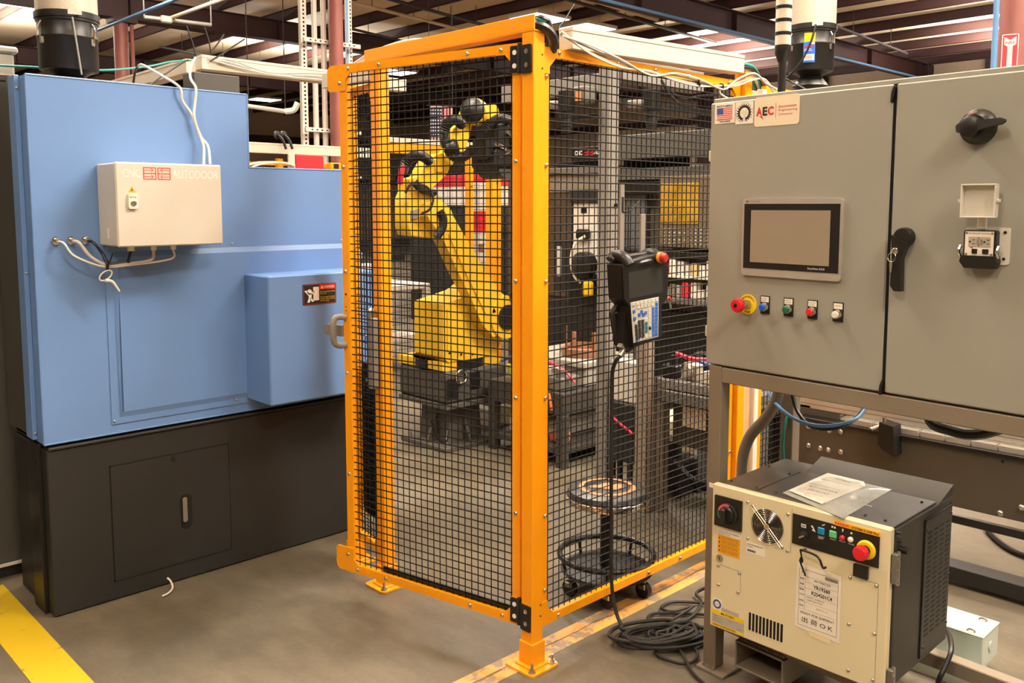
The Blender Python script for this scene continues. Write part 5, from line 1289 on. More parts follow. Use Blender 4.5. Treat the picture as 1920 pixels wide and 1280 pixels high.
# pendant cable: down to the floor, then a loose pile of coils
rnd = random.Random(11)
pts = [Vector(cgs)+Vector((-0.012, 0, -0.014)), (0.348, -0.080, 1.059), (0.364, -0.050, 1.005), (0.373, -0.042, 0.883), (0.373, -0.042, 0.701), (0.377, -0.042, 0.475), (0.380, -0.042, 0.267), (0.384, -0.046, 0.162), (0.381, -0.070, 0.087), (0.376, -0.100, 0.053), (0.379, -0.113, 0.040)]
pts = [Vector(p) for p in pts]
cc = Vector((0.455, -0.21, 0))
def loops(n, c, rx, ry, jit, z0, seed, per=9, a0=0.0, rot=0.0):
    r_ = random.Random(seed); P = []
    for k in range(n*per):
        a = a0+2*PI*k/per
        lp = k//per
        ox, oy, sc = [random.Random(seed*31+lp).uniform(-jit, jit), random.Random(seed*37+lp).uniform(-jit, jit), random.Random(seed*41+lp).uniform(0.65, 1.15)]
        x, y = rx*sc*math.cos(a), ry*sc*math.sin(a)
        P.append(Vector((c.x+ox+x*math.cos(rot)-y*math.sin(rot), c.y+oy+x*math.sin(rot)+y*math.cos(rot), z0+0.004*lp+r_.uniform(0, 0.012))))
    return P
pts += loops(7, cc, 0.15, 0.075, 0.035, 0.012, 3, a0=0.9, rot=-0.5)
o = MB().tube(pts, 0.0075, n=8, smooth=4).build('pendant_cable', BLACKM); tag(recenter(o), 'black pendant cable dropping from the teach pendant into coils on the floor', 'cable')
P2 = [(0.915, -0.127, 0.050), (0.872, -0.092, 0.020), (0.827, -0.149, 0.012), (0.670, -0.193, 0.012), (0.552, -0.153, 0.012), (0.537, -0.102, 0.012), (0.609, -0.071, 0.012), (0.708, -0.166, 0.012), (0.754, -0.223, 0.012)]
o = MB().tube(P2, 0.0065, n=8, smooth=6).build('robot_cable', BLACKM); tag(recenter(o), 'black cable looping on the floor from behind the stand leg', 'cable')
P3 = [Vector(p) for p in ((0.842, -0.176, 0.014), (0.780, -0.090, 0.012), (0.728, -0.054, 0.012), (0.670, -0.065, 0.012), (0.670, -0.122, 0.018), (0.761, -0.155, 0.022))]
P3 += loops(4, Vector((0.53, -0.25, 0)), 0.11, 0.06, 0.03, 0.02, 9, a0=2.0, rot=-0.6)
P3 += [Vector(p) for p in ((0.380, -0.256, 0.014), (0.359, -0.347, 0.012), (0.399, -0.395, 0.012), (0.469, -0.374, 0.012), (0.503, -0.309, 0.014), (0.465, -0.294, 0.014), (0.390, -0.377, 0.020), (0.344, -0.442, 0.012), (0.302, -0.535, 0.012))]
o = MB().tube(P3, 0.0058, n=8, smooth=5).build('robot_cable', BLACKM); tag(recenter(o), 'thinner black cable coiled on the floor and trailing to the bottom edge', 'cable')
# ================================================================ roller stool inside the cage
sx, sy = 0.655, 0.21
t = thing('roller_stool', 'black round shop stool with an orange ring on its seat, behind the right panel', 'stool', (sx, sy, 0))
MB().lathe([(0.0, 0.385), (0.15, 0.385), (0.168, 0.40), (0.17, 0.425), (0.16, 0.442), (0.12, 0.45), (0, 0.452)], (sx, sy, 0), Z, 48).build('seat', mat('black seat vinyl', (46, 46, 46), 0.35, var=0.06), t)
MB().lathe([(0.169, 0.392), (0.173, 0.40), (0.173, 0.416), (0.169, 0.42)], (sx, sy, 0), Z, 48).build('chrome_band', CHROME, t)
OR = mat('orange vinyl print', (206, 134, 84), 0.5, var=0.08)
sq = MB(); vs = []; fs = []
for i in range(48):
    a = 2*PI*i/48
    for r, h in ((0.098, 0.4534), (0.118, 0.452)): vs.append((sx+r*math.cos(a), sy+r*math.sin(a), h))
for i in range(48):
    j = (i+1) % 48; fs.append((2*i, 2*i+1, 2*j+1, 2*j))
sq.add(vs, fs).build('seat_ring', OR, t)
blob = [(-0.07, 0.012), (-0.03, 0.02), (-0.022, 0.034), (0.004, 0.05), (0.02, 0.046), (0.03, 0.03), (0.05, 0.034), (0.075, 0.02), (0.06, 0.004), (0.08, -0.014), (0.05, -0.022), (0.042, -0.04), (0.016, -0.044), (-0.01, -0.034), (-0.028, -0.018), (-0.07, -0.016)]
MB().prism(blob, (sx, sy, 0.4532), rv, fh, Z*0.0006).build('seat_print', OR, t)
MB().cyl((sx, sy, 0.10), (sx, sy, 0.385), 0.028, n=20).build('post', BLACK, t)
MB().lathe([(0.0, 0.35), (0.06, 0.355), (0.15, 0.386), (0, 0.386)], (sx, sy, 0), Z, 32).build('under_pan', BLACKM, t)
MB().tube([(sx+0.197*math.cos(a), sy+0.197*math.sin(a), 0.165) for a in [i*PI/12 for i in range(24)]], 0.012, n=10, closed=True, smooth=2).build('foot_ring', BLACK, t)
MB().lathe([(0.0, 0.085), (0.17, 0.085), (0.195, 0.10), (0.185, 0.108), (0.03, 0.115), (0, 0.115)], (sx, sy, 0), Z, 40).build('tray_base', BLACK, t)
for i in range(5):
    a = -1.15+i*2*PI/5
    px_, py_ = sx+0.16*math.cos(a), sy+0.16*math.sin(a)
    cs = MB().cyl((px_, py_, 0.055), (px_, py_, 0.09), 0.01, n=10).box((px_-0.018, py_-0.02, 0.035), (px_+0.018, py_+0.02, 0.062), 0.006).build('caster', STEEL, t)
    w1 = Vector((px_, py_, 0.033))
    MB().cyl(w1-Vector((0.013, 0, 0)), w1+Vector((0.013, 0, 0)), 0.033, n=20).build('wheel', BLACKM, cs)
    MB().tube([(sx+0.18*math.cos(a), sy+0.18*math.sin(a), 0.105), (sx+0.19*math.cos(a), sy+0.19*math.sin(a), 0.14), (sx+0.197*math.cos(a), sy+0.197*math.sin(a), 0.165)], 0.007, n=7).build('ring_strut', BLACK, t)
# ================================================================ yellow robot on its pedestal
t = thing('robot_pedestal', 'dark grey welded pedestal bolted to the floor beneath the yellow robot', 'pedestal', (1.74, 2.53, 0))
MB().box((1.5, 2.285, 0), (1.985, 2.77, 0.03), 0.003).build('base_plate', PEDEST, t)
MB().prism([(1.60, 0.03), (1.90, 0.03), (1.88, 0.29), (1.62, 0.29)], (0, 2.38, 0), X, Z, Y*0.30).build('column', PEDEST, t)
MB().prism([(1.52, 0.03), (1.97, 0.03), (1.86, 0.29), (1.63, 0.29)], (0, 2.5, 0), X, Z, Y*0.02).build('rib', PEDEST, t)
MB().prism([(2.30, 0.03), (2.75, 0.03), (2.64, 0.29), (2.42, 0.29)], (1.73, 0, 0), Y, Z, X*0.02).build('rib', PEDEST, t)
MB().box((1.5, 2.27, 0.29), (2.05, 2.79, 0.325), 0.004).build('upper_plate', PEDEST, t)
for x, y in ((1.55, 2.33), (1.94, 2.33), (1.55, 2.72)): stamp('anchor_bolt', ANCHOR, t, (x, y, 0.03), Z)
rb = thing('industrial_robot', 'yellow six axis robot arm with black hoses standing on the grey pedestal', 'robot', (1.75, 2.53, 0.325))
RB = ROBOT
def PXZ(p): return (p[0], p[2])
MB().box((1.5, 2.27, 0.325), (2.05, 2.79, 0.54), 0.02).build('base', mat('dark grey casting', (70, 67, 62), 0.55, var=0.08), rb)
MB().box((1.50, 2.262, 0.36), (1.60, 2.275, 0.50), 0.01).build('connector_plate', BLACK, rb)
eb = MB().tube([(1.62+0.045*math.cos(a), 2.258, 0.5+0.045*math.sin(a)) for a in [i*PI/8 for i in range(16)]], 0.009, n=8, closed=True, smooth=1).cyl((1.62, 2.27, 0.445), (1.62, 2.255, 0.455), 0.012)
eb.build('eye_bolt', CHROME, rb)
MB().box((1.70, 2.262, 0.40), (1.79, 2.272, 0.52), 0.01).build('connector_plate', BLACK, rb)
MB().prism([(1.5, 0.545), (1.56, 0.535), (2.0, 0.535), (2.02, 0.575), (1.9, 0.60), (1.5, 0.60)], (0, 2.31, 0), X, Z, Y*0.48).build('mounting_flange', RB, rb)
MB().cyl((1.74, 2.53, 0.54), (1.74, 2.53, 0.60), 0.25, n=32).build('swivel_ring', BLACK, rb)
body = [(1.5, 0.64), (1.54, 0.60), (1.97, 0.60), (2.03, 0.72), (2.08, 0.88), (2.06, 1.0), (1.95, 1.06), (1.78, 1.04), (1.5, 0.985)]
MB().prism(body, (0, 2.30, 0), X, Z, Y*0.30).build('turret', RB, rb)
MB().prism([(1.53, 0.68), (1.66, 0.66), (1.70, 0.955), (1.53, 0.955)], (0, 2.288, 0), X, Z, Y*0.014).build('motor_cover', RB, rb)
MB().prism([(1.66, 0.95), (1.78, 0.99), (1.95, 1.10), (1.88, 1.13), (1.74, 1.06), (1.66, 1.02)], (0, 2.33, 0), X, Z, Y*0.2).build('shoulder_block', RB, rb)
MB().cyl((1.97, 2.19, 0.87), (1.97, 2.32, 0.87), 0.145, n=32).build('shoulder_joint', RB, rb)
MB().cyl((1.97, 2.175, 0.87), (1.97, 2.192, 0.87), 0.085, n=28).build('joint_cover', BLACK, rb)
for x, z in ((1.55, 0.66), (1.65, 0.64), (1.75, 0.63)):
    MB().cyl((x, 2.299, z), (x, 2.295, z), 0.008, n=8).build('bolt_hole', HOLE, rb)
arm = [PXZ((1.456, 2.200, 1.620)), PXZ((1.596, 2.200, 1.433)), PXZ((1.761, 2.200, 1.220)), PXZ((1.953, 2.200, 0.995)), PXZ((1.998, 2.200, 0.883)), PXZ((1.958, 2.200, 0.770)), PXZ((1.850, 2.200, 0.745)), PXZ((1.745, 2.200, 0.848)), PXZ((1.657, 2.200, 1.017)), PXZ((1.540, 2.200, 1.203)), PXZ((1.436, 2.200, 1.387)), PXZ((1.351, 2.200, 1.472)), PXZ((1.302, 2.200, 1.555)), PXZ((1.319, 2.200, 1.630)), PXZ((1.387, 2.200, 1.663))]
MB().prism(arm, (0, 2.20, 0), X, Z, Y*0.10).build('lower_arm', RB, rb)
MB().prism([PXZ((1.865, 2.190, 0.913)), PXZ((1.779, 2.190, 0.903)), PXZ((1.577, 2.190, 1.229)), PXZ((1.463, 2.190, 1.436)), PXZ((1.490, 2.190, 1.486)), PXZ((1.551, 2.190, 1.434)), PXZ((1.723, 2.190, 1.180))], (0, 2.19, 0), X, Z, Y*0.012).build('arm_rib', RB, rb)
MB().tube([(2.0, 2.185, 1.04), (2.03, 2.18, 0.95), (2.08, 2.18, 0.86), (2.02, 2.18, 0.76)], 0.022, n=8).build('arm_cable', BLACK, rb)
# elbow casting
MB().prism([PXZ((1.238, 2.280, 1.436)), PXZ((1.407, 2.280, 1.415)), PXZ((1.477, 2.280, 1.481)), PXZ((1.483, 2.280, 1.620)), PXZ((1.410, 2.280, 1.690)), PXZ((1.242, 2.280, 1.708)), PXZ((1.217, 2.280, 1.662)), PXZ((1.214, 2.280, 1.489))], (0, 2.28, 0), X, Z, Y*0.14).build('elbow', RB, rb)
MB().prism([PXZ((1.248, 2.310, 1.682)), PXZ((1.408, 2.310, 1.684)), PXZ((1.409, 2.310, 1.754)), PXZ((1.350, 2.310, 1.803)), PXZ((1.249, 2.310, 1.781))], (0, 2.31, 0), X, Z, Y*0.12).build('elbow_top', RB, rb)
ej = (1.410, 2.250, 1.543)
MB().cyl((ej[0], 2.19, ej[2]), (ej[0], 2.29, ej[2]), 0.085, n=28).build('elbow_joint', RB, rb)
MB().tube([(1.379, 2.180, 1.587), (1.400, 2.170, 1.538), (1.391, 2.170, 1.478), (1.352, 2.180, 1.423)], 0.026, n=8).build('elbow_cable', BLACK, rb)
MB().prism([PXZ((1.229, 2.265, 1.587)), PXZ((1.287, 2.265, 1.597)), PXZ((1.282, 2.265, 1.544)), PXZ((1.228, 2.265, 1.535))], (0, 2.262, 0), X, Z, Y*0.02).build('valve_block', GREYP, rb)
MB().tube([(1.162, 2.240, 1.694), (1.196, 2.220, 1.749), (1.295, 2.200, 1.734), (1.329, 2.180, 1.669), (1.303, 2.180, 1.597), (1.268, 2.220, 1.571)], 0.008, n=6).build('thin_cable', BLACK, rb)
# forearm
def slab(P, y0, y1):
    return MB().prism(P, (0, y0, 0), X, Z, Y*(y1-y0))
slab([PXZ((1.312, 2.300, 1.775)), PXZ((1.390, 2.300, 1.883)), PXZ((1.437, 2.300, 1.928)), PXZ((1.503, 2.300, 1.950)), PXZ((1.586, 2.300, 1.903)), PXZ((1.545, 2.300, 1.824)), PXZ((1.470, 2.300, 1.765)), PXZ((1.409, 2.300, 1.724)), PXZ((1.341, 2.300, 1.723))], 2.30, 2.42).build('forearm_root', RB, rb)
slab([PXZ((1.429, 2.285, 1.904)), PXZ((1.490, 2.285, 1.926)), PXZ((1.538, 2.285, 1.894)), PXZ((1.502, 2.285, 1.832)), PXZ((1.441, 2.285, 1.831))], 2.285, 2.30).build('forearm_cover', RB, rb)
MB().tube([(1.251, 2.270, 1.767), (1.284, 2.260, 1.728), (1.343, 2.260, 1.703), (1.410, 2.270, 1.697)], 0.024, n=8).build('boot', BLACK, rb)
slab([PXZ((1.524, 2.310, 1.921)), PXZ((1.596, 2.310, 2.019)), PXZ((1.659, 2.310, 2.008)), PXZ((1.695, 2.310, 1.976)), PXZ((1.604, 2.310, 1.894))], 2.31, 2.39).build('forearm_neck', RB, rb)
slab([PXZ((1.561, 2.290, 2.037)), PXZ((1.588, 2.290, 2.109)), PXZ((1.674, 2.290, 2.151)), PXZ((1.752, 2.290, 2.149)), PXZ((1.724, 2.290, 2.069)), PXZ((1.682, 2.290, 1.967)), PXZ((1.601, 2.290, 1.964))], 2.29, 2.40).build('forearm', RB, rb)
slab([PXZ((1.677, 2.320, 2.133)), PXZ((1.710, 2.320, 2.176)), PXZ((1.770, 2.320, 2.166)), PXZ((1.835, 2.320, 2.156)), PXZ((1.897, 2.320, 2.220)), PXZ((1.912, 2.320, 2.263)), PXZ((1.864, 2.320, 2.283)), PXZ((1.752, 2.320, 2.261))], 2.32, 2.40).build('wrist_housing', RB, rb)
ax_ = Vector((-0.86, -0.50, 0.08)).normalized()
wc = Vector((1.709, 2.240, 2.228))
MB().lathe([(0.072, -0.03), (0.082, 0.0), (0.078, 0.025), (0.052, 0.046), (0, 0.055)], wc, ax_, 32).build('wrist_cap', BLACK, rb)
MB().lathe([(0.086, -0.075), (0.086, -0.03), (0.072, -0.028)], wc, ax_, 32).build('wrist_ring', RB, rb)
slab([PXZ((1.814, 2.260, 2.213)), PXZ((1.833, 2.260, 2.269)), PXZ((1.914, 2.260, 2.289)), PXZ((1.948, 2.260, 2.271)), PXZ((1.972, 2.260, 2.200)), PXZ((1.843, 2.260, 2.184))], 2.26, 2.37).build('wrist', RB, rb)
slab([PXZ((1.934, 2.240, 2.129)), PXZ((1.992, 2.240, 2.140)), PXZ((2.012, 2.240, 2.057)), PXZ((1.953, 2.240, 2.033))], 2.24, 2.36).build('tool_flange', RB, rb)
HOSE = mat('black corrugated hose', (26, 24, 24), 0.4, var=0.0)
def corr(pts, r, name, parent):
    q = MB(); base = MB().tube(pts, r, n=8, smooth=6)
    P = [Vector(p) for p in pts]
    # rings along the path
    cu = []
    for i in range(len(P)-1):
        for k in range(7): cu.append(P[i].lerp(P[i+1], k/7))
    rad = []
    dense = []
    K = len(P)
    for i in range(K-1):
        p0 = P[i-1] if i else P[i]*2-P[i+1]; p1 = P[i]; p2 = P[i+1]; p3 = P[i+2] if i+2 < K else p2*2-p1
        for k in range(12):
            t_ = k/12
            dense.append(0.5*((2*p1)+(p2-p0)*t_+(2*p0-5*p1+4*p2-p3)*t_*t_+(3*p1-p0-3*p2+p3)*t_**3))
    rad = [r*(1.0 if i % 2 else 0.8) for i in range(len(dense))]
    return MB().tube(dense, r, n=10, smooth=1, radii=rad).build(name, HOSE, parent)
corr([(1.484, 2.240, 1.990), (1.451, 2.220, 2.050), (1.447, 2.200, 2.105), (1.495, 2.200, 2.147), (1.565, 2.220, 2.153), (1.635, 2.260, 2.133)], 0.034, 'hose', rb)
corr([(1.189, 2.300, 1.825), (1.196, 2.270, 1.882), (1.246, 2.260, 1.922), (1.320, 2.270, 1.922), (1.395, 2.290, 1.893)], 0.034, 'hose', rb)
corr([(1.501, 2.240, 1.971), (1.502, 2.200, 1.930), (1.564, 2.200, 1.919), (1.626, 2.200, 1.941), (1.681, 2.200, 1.984)], 0.032, 'hose', rb)
corr([(1.774, 2.200, 2.097), (1.812, 2.170, 2.152), (1.878, 2.160, 2.183), (1.984, 2.180, 2.177)], 0.032, 'hose', rb)
MB().lathe([(0.055, 0), (0.055, 0.05), (0.04, 0.065)], (1.493, 2.230, 1.974), (0.6, -0.7, 0.2), 20).build('hose_boot', BLACK, rb)
MB().tube([(1.168, 2.300, 1.750), (1.162, 2.280, 1.814), (1.179, 2.270, 1.862), (1.212, 2.270, 1.889)], 0.018, n=8).build('red_hose', mat('red rubber', (196, 40, 58), 0.5, var=0), rb)
gr = MB()
gr.box((1.86, 2.18, 1.98), (2.0, 2.4, 2.16), 0.02).box((1.84, 2.16, 1.86), (2.06, 2.42, 1.99), 0.02).box((1.80, 2.2, 1.92), (1.88, 2.36, 2.06), 0.015)
gr.box((2.02, 2.2, 1.95), (2.08, 2.36, 2.1), 0.01)
gr.build('gripper', BLACK, rb)
for p, q_ in (((1.84, 2.17, 2.02), (1.93, 2.16, 1.99)), ((1.87, 2.165, 1.93), (1.96, 2.165, 1.96)), ((1.95, 2.165, 2.1), (2.02, 2.165, 2.06))):
    MB().cyl(p, q_, 0.012, n=8).build('fitting', CHROME, rb)
MB().cyl((1.97, 2.18, 1.885), (1.97, 2.40, 1.885), 0.09, n=24).build('gripper_pad', mat('dark rubber pad', (52, 52, 50), 0.6), rb)
MB().tube([(2.05, 2.17, 2.12), (2.06, 2.15, 2.0), (2.03, 2.15, 1.9), (2.0, 2.16, 1.85)], 0.009, n=6).build('red_hose', mat('red rubber', (196, 40, 58), 0.5, var=0), rb)
MB().tube([(1.36, 2.26, 0.26), (1.40, 2.25, 0.14), (1.46, 2.24, 0.1), (1.5, 2.26, 0.16)], 0.012, n=7).build('floor_cable', BLACK, t)

MB().tube([(2.05, 2.262, 0.53), (2.062, 2.255, 0.47), (2.085, 2.25, 0.42), (2.1, 2.25, 0.37)], 0.014, n=6).build('tag_strap', mat('fluorescent yellow strap', (214, 240, 40), 0.5, var=0), rb)
# ================================================================ things past the end post
solo('wood_board', MB().box((1.335, 0.0, 0.0), (1.405, 0.03, 2.12), 0.003), WOOD, 'pale wooden board standing beside the end post of the cage', 'board')
solo('white_post', MB().box((1.42, -0.015, 0.0), (1.455, 0.015, 2.13), 0.002), WHITE, 'slim white post between the wooden board and the second mesh panel', 'post')
# conduit, leads and hose under the enclosure
solo('flexible_conduit', MB().tube([(0.800, -0.483, 0.967), (0.800, -0.470, 0.905), (0.800, -0.428, 0.828), (0.800, -0.370, 0.756), (0.800, -0.340, 0.678), (0.800, -0.334, 0.582), (0.800, -0.335, 0.446)], 0.021, n=12, smooth=6), GREYP, 'thick grey flexible conduit curving down under the enclosure', 'conduit')
for pts, m_, r, lb in (([(0.860, -0.397, 0.922), (0.780, -0.481, 0.896), (0.720, -0.589, 0.870), (0.700, -0.680, 0.866), (0.700, -0.756, 0.882), (0.740, -0.802, 0.904), (0.800, -0.804, 0.929)], BCABLE, 0.006, 'blue lead hanging in a shallow arc below the enclosure'),
                       ([(0.800, -0.533, 0.939), (0.780, -0.566, 0.885), (0.760, -0.619, 0.849), (0.750, -0.675, 0.844), (0.750, -0.742, 0.863), (0.770, -0.788, 0.898), (0.800, -0.801, 0.929)], BLACK, 0.007, 'black lead hanging in a deeper arc below the enclosure'),
                       ([(0.900, -0.507, 0.912), (0.880, -0.490, 0.866), (0.840, -0.487, 0.811), (0.840, -0.481, 0.739), (0.840, -0.486, 0.659)], TEAL, 0.006, 'teal lead hanging straight down behind the controller')):
    solo('hanging_lead', MB().tube(pts, r, n=8, smooth=6), m_, lb, 'cable')
solo('black_hose', MB().tube([(0.700, -1.047, 1.030), (0.700, -1.059, 0.947), (0.700, -1.116, 0.930), (0.700, -1.178, 0.927), (0.700, -1.237, 0.949), (0.700, -1.290, 0.988), (0.700, -1.296, 1.068)], 0.017, n=10, smooth=5), BLACK, 'thick black hose sagging below the right part of the enclosure', 'hose')
# loose loops of grey wire beside the enclosure
t = thing('wire_loops', 'bunch of grey wires looped beside the left edge of the enclosure', 'wires', EM @ Vector((-0.03, 0.1, 1.72)))
for i in range(9):
    u0 = -0.022-0.006*(i % 4); k = 0.012*i
    MB(EM).tube([(-0.01, 0.08, 1.81-0.004*i), (u0, 0.07+0.004*i, 1.80-k*0.3), (u0-0.012+0.002*i, 0.07+0.004*i, 1.76-k), (u0+0.004, 0.08, 1.70-k*0.6), (-0.008, 0.09, 1.66-k*0.4)], 0.0026, n=6).build('wire', GCABLE if i % 3 else MIDG, t)
MB(EM).tube([(-0.02, 0.1, 1.80), (-0.03, 0.1, 1.66), (-0.024, 0.1, 1.5)], 0.012, n=8).build('sleeve', BLACK, t)
# junction box and floor duct behind the controller
JB = mat('pale grey green box paint', (186, 196, 184), 0.45, var=0.04)
t = thing('junction_box', 'pale grey green junction box on the floor behind the controller, lower right', 'junction box', (1.05, -1.0, 0))
MB().box((1.0, -1.15, 0.05), (1.16, -0.8, 0.165), 0.003).build('body', JB, t)
MB().box((0.998, -1.152, 0.163), (1.162, -0.798, 0.169), 0.002).build('lid', JB, t)
MB().box((1.02, -1.13, 0.0), (1.14, -1.08, 0.05)).build('foot', JB, t); MB().box((1.02, -0.88, 0.0), (1.14, -0.83, 0.05)).build('foot', JB, t)
MB().cyl((1.08, -1.1505, 0.11), (1.08, -1.153, 0.11), 0.017, n=18).build('knockout', JB, t)
for x, y in ((1.015, -1.12), (1.13, -1.12)): MB().tube([(x, y, 0.169), (x, y+0.004, 0.176), (x, y+0.02, 0.176), (x, y+0.026, 0.169)], 0.003, n=6).build('clip', STEEL, t)
solo('floor_duct', MB().box((0.93, -1.16, 0.0), (0.985, -0.75, 0.06), 0.002), JB, 'pale grey duct lying on the floor in front of the junction box', 'duct')
solo('power_lead', MB().tube([(0.900, -1.066, 0.201), (0.860, -1.093, 0.197), (0.800, -1.119, 0.182), (0.760, -1.117, 0.142), (0.740, -1.107, 0.100), (0.809, -1.077, 0.006)], 0.0085, n=8), BLACK, 'black power lead curving down beside the controller to the floor', 'cable')
# ---------------------------------------------------------------- big dark machine behind the enclosure
DOL = mat('dark olive machine plate', (78, 72, 62), 0.4, var=0.06, vs=3)
t = thing('bending_machine', 'long dark olive machine with a bolted plate and bright rail, behind the enclosure', 'machine', (2.0, -0.8, 0))
MB().box((1.78, -2.4, 0.34), (1.82, 0.1, 0.60), 0.004).build('front_plate', DOL, t)
MB().box((1.765, -2.4, 0.596), (1.84, 0.1, 0.612), 0.002).build('plate_edge', BLACK, t)
MB().box((1.83, -2.4, 0.64), (2.2, 0.1, 0.82), 0.006).build('beam', ALU, t)
for k in range(5): MB().box((1.8295, -2.4, 0.665+k*0.028), (1.8305, 0.1, 0.668+k*0.028)).build('groove', MIDG, t)
for k in range(19):
    y = -0.30-k*0.105
    MB().prism([(y, 0.613), (y-0.098, 0.613), (y-0.092, 0.636), (y+0.006, 0.636)], (1.79, 0, 0), Y, Z, X*0.05).build('rail_segment', ALU, t)
MB().box((1.775, -2.4, 0.27), (1.80, 0.1, 0.305), 0.002).build('lower_bar', BLACK, t)
MB().box((1.76, -2.4, 0.02), (1.86, 0.1, 0.085), 0.003).build('kick_bar', BLACKP, t)
for y in (-2.3, 0.0): MB().box((1.83, y-0.08, 0), (2.15, y+0.08, 0.66), 0.004).build('leg', DOL, t)
for p in ((1.780, -0.103, 0.475), (1.780, -0.162, 0.474), (1.780, -0.202, 0.474), (1.780, -0.263, 0.476), (1.780, -0.259, 0.572), (1.780, -0.204, 0.569), (1.780, -0.146, 0.569), (1.780, -0.099, 0.568), (1.780, -0.404, 0.609), (1.780, -0.952, 0.358), (1.780, -1.029, 0.402)):
    MB().lathe([(0.013, 0), (0.013, 0.008), (0.008, 0.012), (0.006, 0.008), (0, 0.008)], (1.78, p[1], p[2]), -X, 12).build('cap_screw', STEEL, t)
p = (1.780, -0.949, 0.575); MB().cyl((1.7795, p[1], p[2]), (1.779, p[1], p[2]), 0.006, n=10).build('hole', HOLE, t)
b0 = (1.720, -0.469, 0.668); b1 = (1.720, -0.541, 0.525)
bk = MB().prism([(b0[1], b0[2]), (b1[1]+0.01, b0[2]-0.01), (b1[1], b1[2]+0.0), (b0[1]-0.02, b1[2]+0.02), (b0[1]+0.004, b0[2]-0.1)], (1.70, 0, 0), Y, Z, X*0.08).build('stop_bracket', BLACK, t)
a = (1.700, -0.436, 0.629); b = (1.730, -0.484, 0.656)
MB().cyl(a, b, 0.009, n=10).build('lever', STEEL, bk)
p = (1.720, -0.480, 0.689); MB().cyl(p, Vector(p)+Z*-0.05, 0.012, n=10).build('pin', STEEL, bk)
solo('floor_hose', MB().tube([(2.559, -0.662, 0.020), (2.426, -0.753, 0.015), (2.323, -0.866, 0.015), (2.299, -0.972, 0.015)], 0.013, n=8), BLACK, 'thin black hose on the bright floor beyond the dark machine, right edge', 'hose')
# ---------------------------------------------------------------- inspection stand inside the cage: column, tables, cameras
CG = mat('grey stand column', (126, 122, 116), 0.5, var=0.06)
t = thing('camera_column', 'tall grey square column inside the cage with two camera arms', 'column', (1.68, 1.08, 0))
MB().box((1.645, 1.045, 0.012), (1.725, 1.125, 2.55), 0.003).build('shaft', CG, t)
MB().box((1.60, 1.0, 0), (1.77, 1.17, 0.012)).build('base_plate', CG, t)
for z in (0.42, 0.95, 1.36, 1.62): MB().cyl((1.70, 1.044, z), (1.70, 1.035, z), 0.012, n=10).build('slot_nut', BLACK, t)
MB().box((1.64, 1.125, 2.24), (1.70, 1.9, 2.34), 0.004).build('left_beam', CG, t)
MB().box((1.726, 1.02, 2.30), (2.5, 1.12, 2.42), 0.004).build('right_beam', CG, t)
MB().box((1.725, 1.06, 2.18), (2.9, 1.12, 2.21), 0.004).build('right_arm', BLACK, t)
MB().box((1.64, 1.125, 2.10), (1.70, 1.42, 2.125), 0.004).build('left_arm', BLACK, t)
for cpos, nm in (((1.513, 1.242, 2.187), 'left_camera'), ((1.850, 0.917, 2.193), 'right_camera')):
    x, y, z = cpos
    c_ = MB().box((x-0.035, y-0.035, z-0.06), (x+0.035, y+0.035, z+0.06), 0.006).build('camera', BLACK, t)
    MB().lathe([(0.034, 0), (0.034, 0.03), (0.03, 0.035), (0.032, 0.075), (0.028, 0.08), (0.028, 0.11)], (x, y, z-0.06), -Z, 20).build('lens', BLACK, c_)
    MB().tube([(x+0.065*math.cos(a)+0.02, y+0.065*math.sin(a)+0.1, z-0.01) for a in [i*PI/8 for i in range(16)]], 0.018, n=8, closed=True, smooth=1).build('ring_light', GCABLE, c_)
x, y, z = (1.584, 1.173, 2.216)
MB().box((x-0.05, y-0.05, z-0.04), (x+0.05, y+0.05, z+0.05), 0.01).build('sensor_box', MIDG, t)
MB().box((x-0.052, y-0.02, z-0.03), (x-0.05, y+0.02, z+0.02)).build('sensor_label', mat('orange label', (222, 140, 84), 0.5, var=0), t)
MB().tube([(1.908, 0.861, 2.259), (1.971, 0.800, 2.202), (2.034, 0.739, 2.216), (2.108, 0.668, 2.222)], 0.006, n=6).build('camera_cable', BLACK, t)
MB().tube([(1.886, 0.882, 2.302), (1.919, 0.851, 2.230), (1.961, 0.810, 2.173), (2.014, 0.759, 2.159)], 0.008, n=6).build('camera_cable', BLACK, t)
def table(name, label, x0, y0, x1, y1, zt, th=0.05, shelf=None, leg=0.06, m=None):
    m = m or CG
    t = thing(name, label, 'table', ((x0+x1)/2, (y0+y1)/2, 0))
    MB().box((x0, y0, zt-th), (x1, y1, zt), 0.004).build('table_top', m, t)
    for x, y in ((x0, y0), (x1-leg, y0), (x0, y1-leg), (x1-leg, y1-leg)): MB().box((x, y, 0), (x+leg, y+leg, zt-th), 0.003).build('leg', m, t)
    if shelf: MB().box((x0+0.01, y0+0.01, shelf-0.04), (x1-0.01, y1-0.01, shelf), 0.003).build('shelf', m, t)
    return t
DT = mat('dark table steel', (62, 59, 55), 0.5, var=0.08)
tl = table('parts_table', 'dark steel table left of the grey column, loaded with wired parts', 1.80, 1.52, 2.6, 2.2, 0.47, 0.14, 0.12, m=DT)
tr2 = table('parts_table', 'grey slab topped table right of the grey column, loaded with parts', 1.60, 0.05, 2.1, 0.70, 0.72, 0.05, None, 0.07)
MB().box((1.595, 0.05, 0.60), (2.1, 0.70, 0.665), 0.006).build('slab', MIDG, tr2)
solo('stand_post', MB().box((1.525, 0.68, 0.0), (1.595, 0.75, 0.98), 0.003), mat('tan grey post', (142, 130, 114), 0.5, var=0.05), 'tan grey square post rising behind the teach pendant', 'post')
rr = random.Random(5)
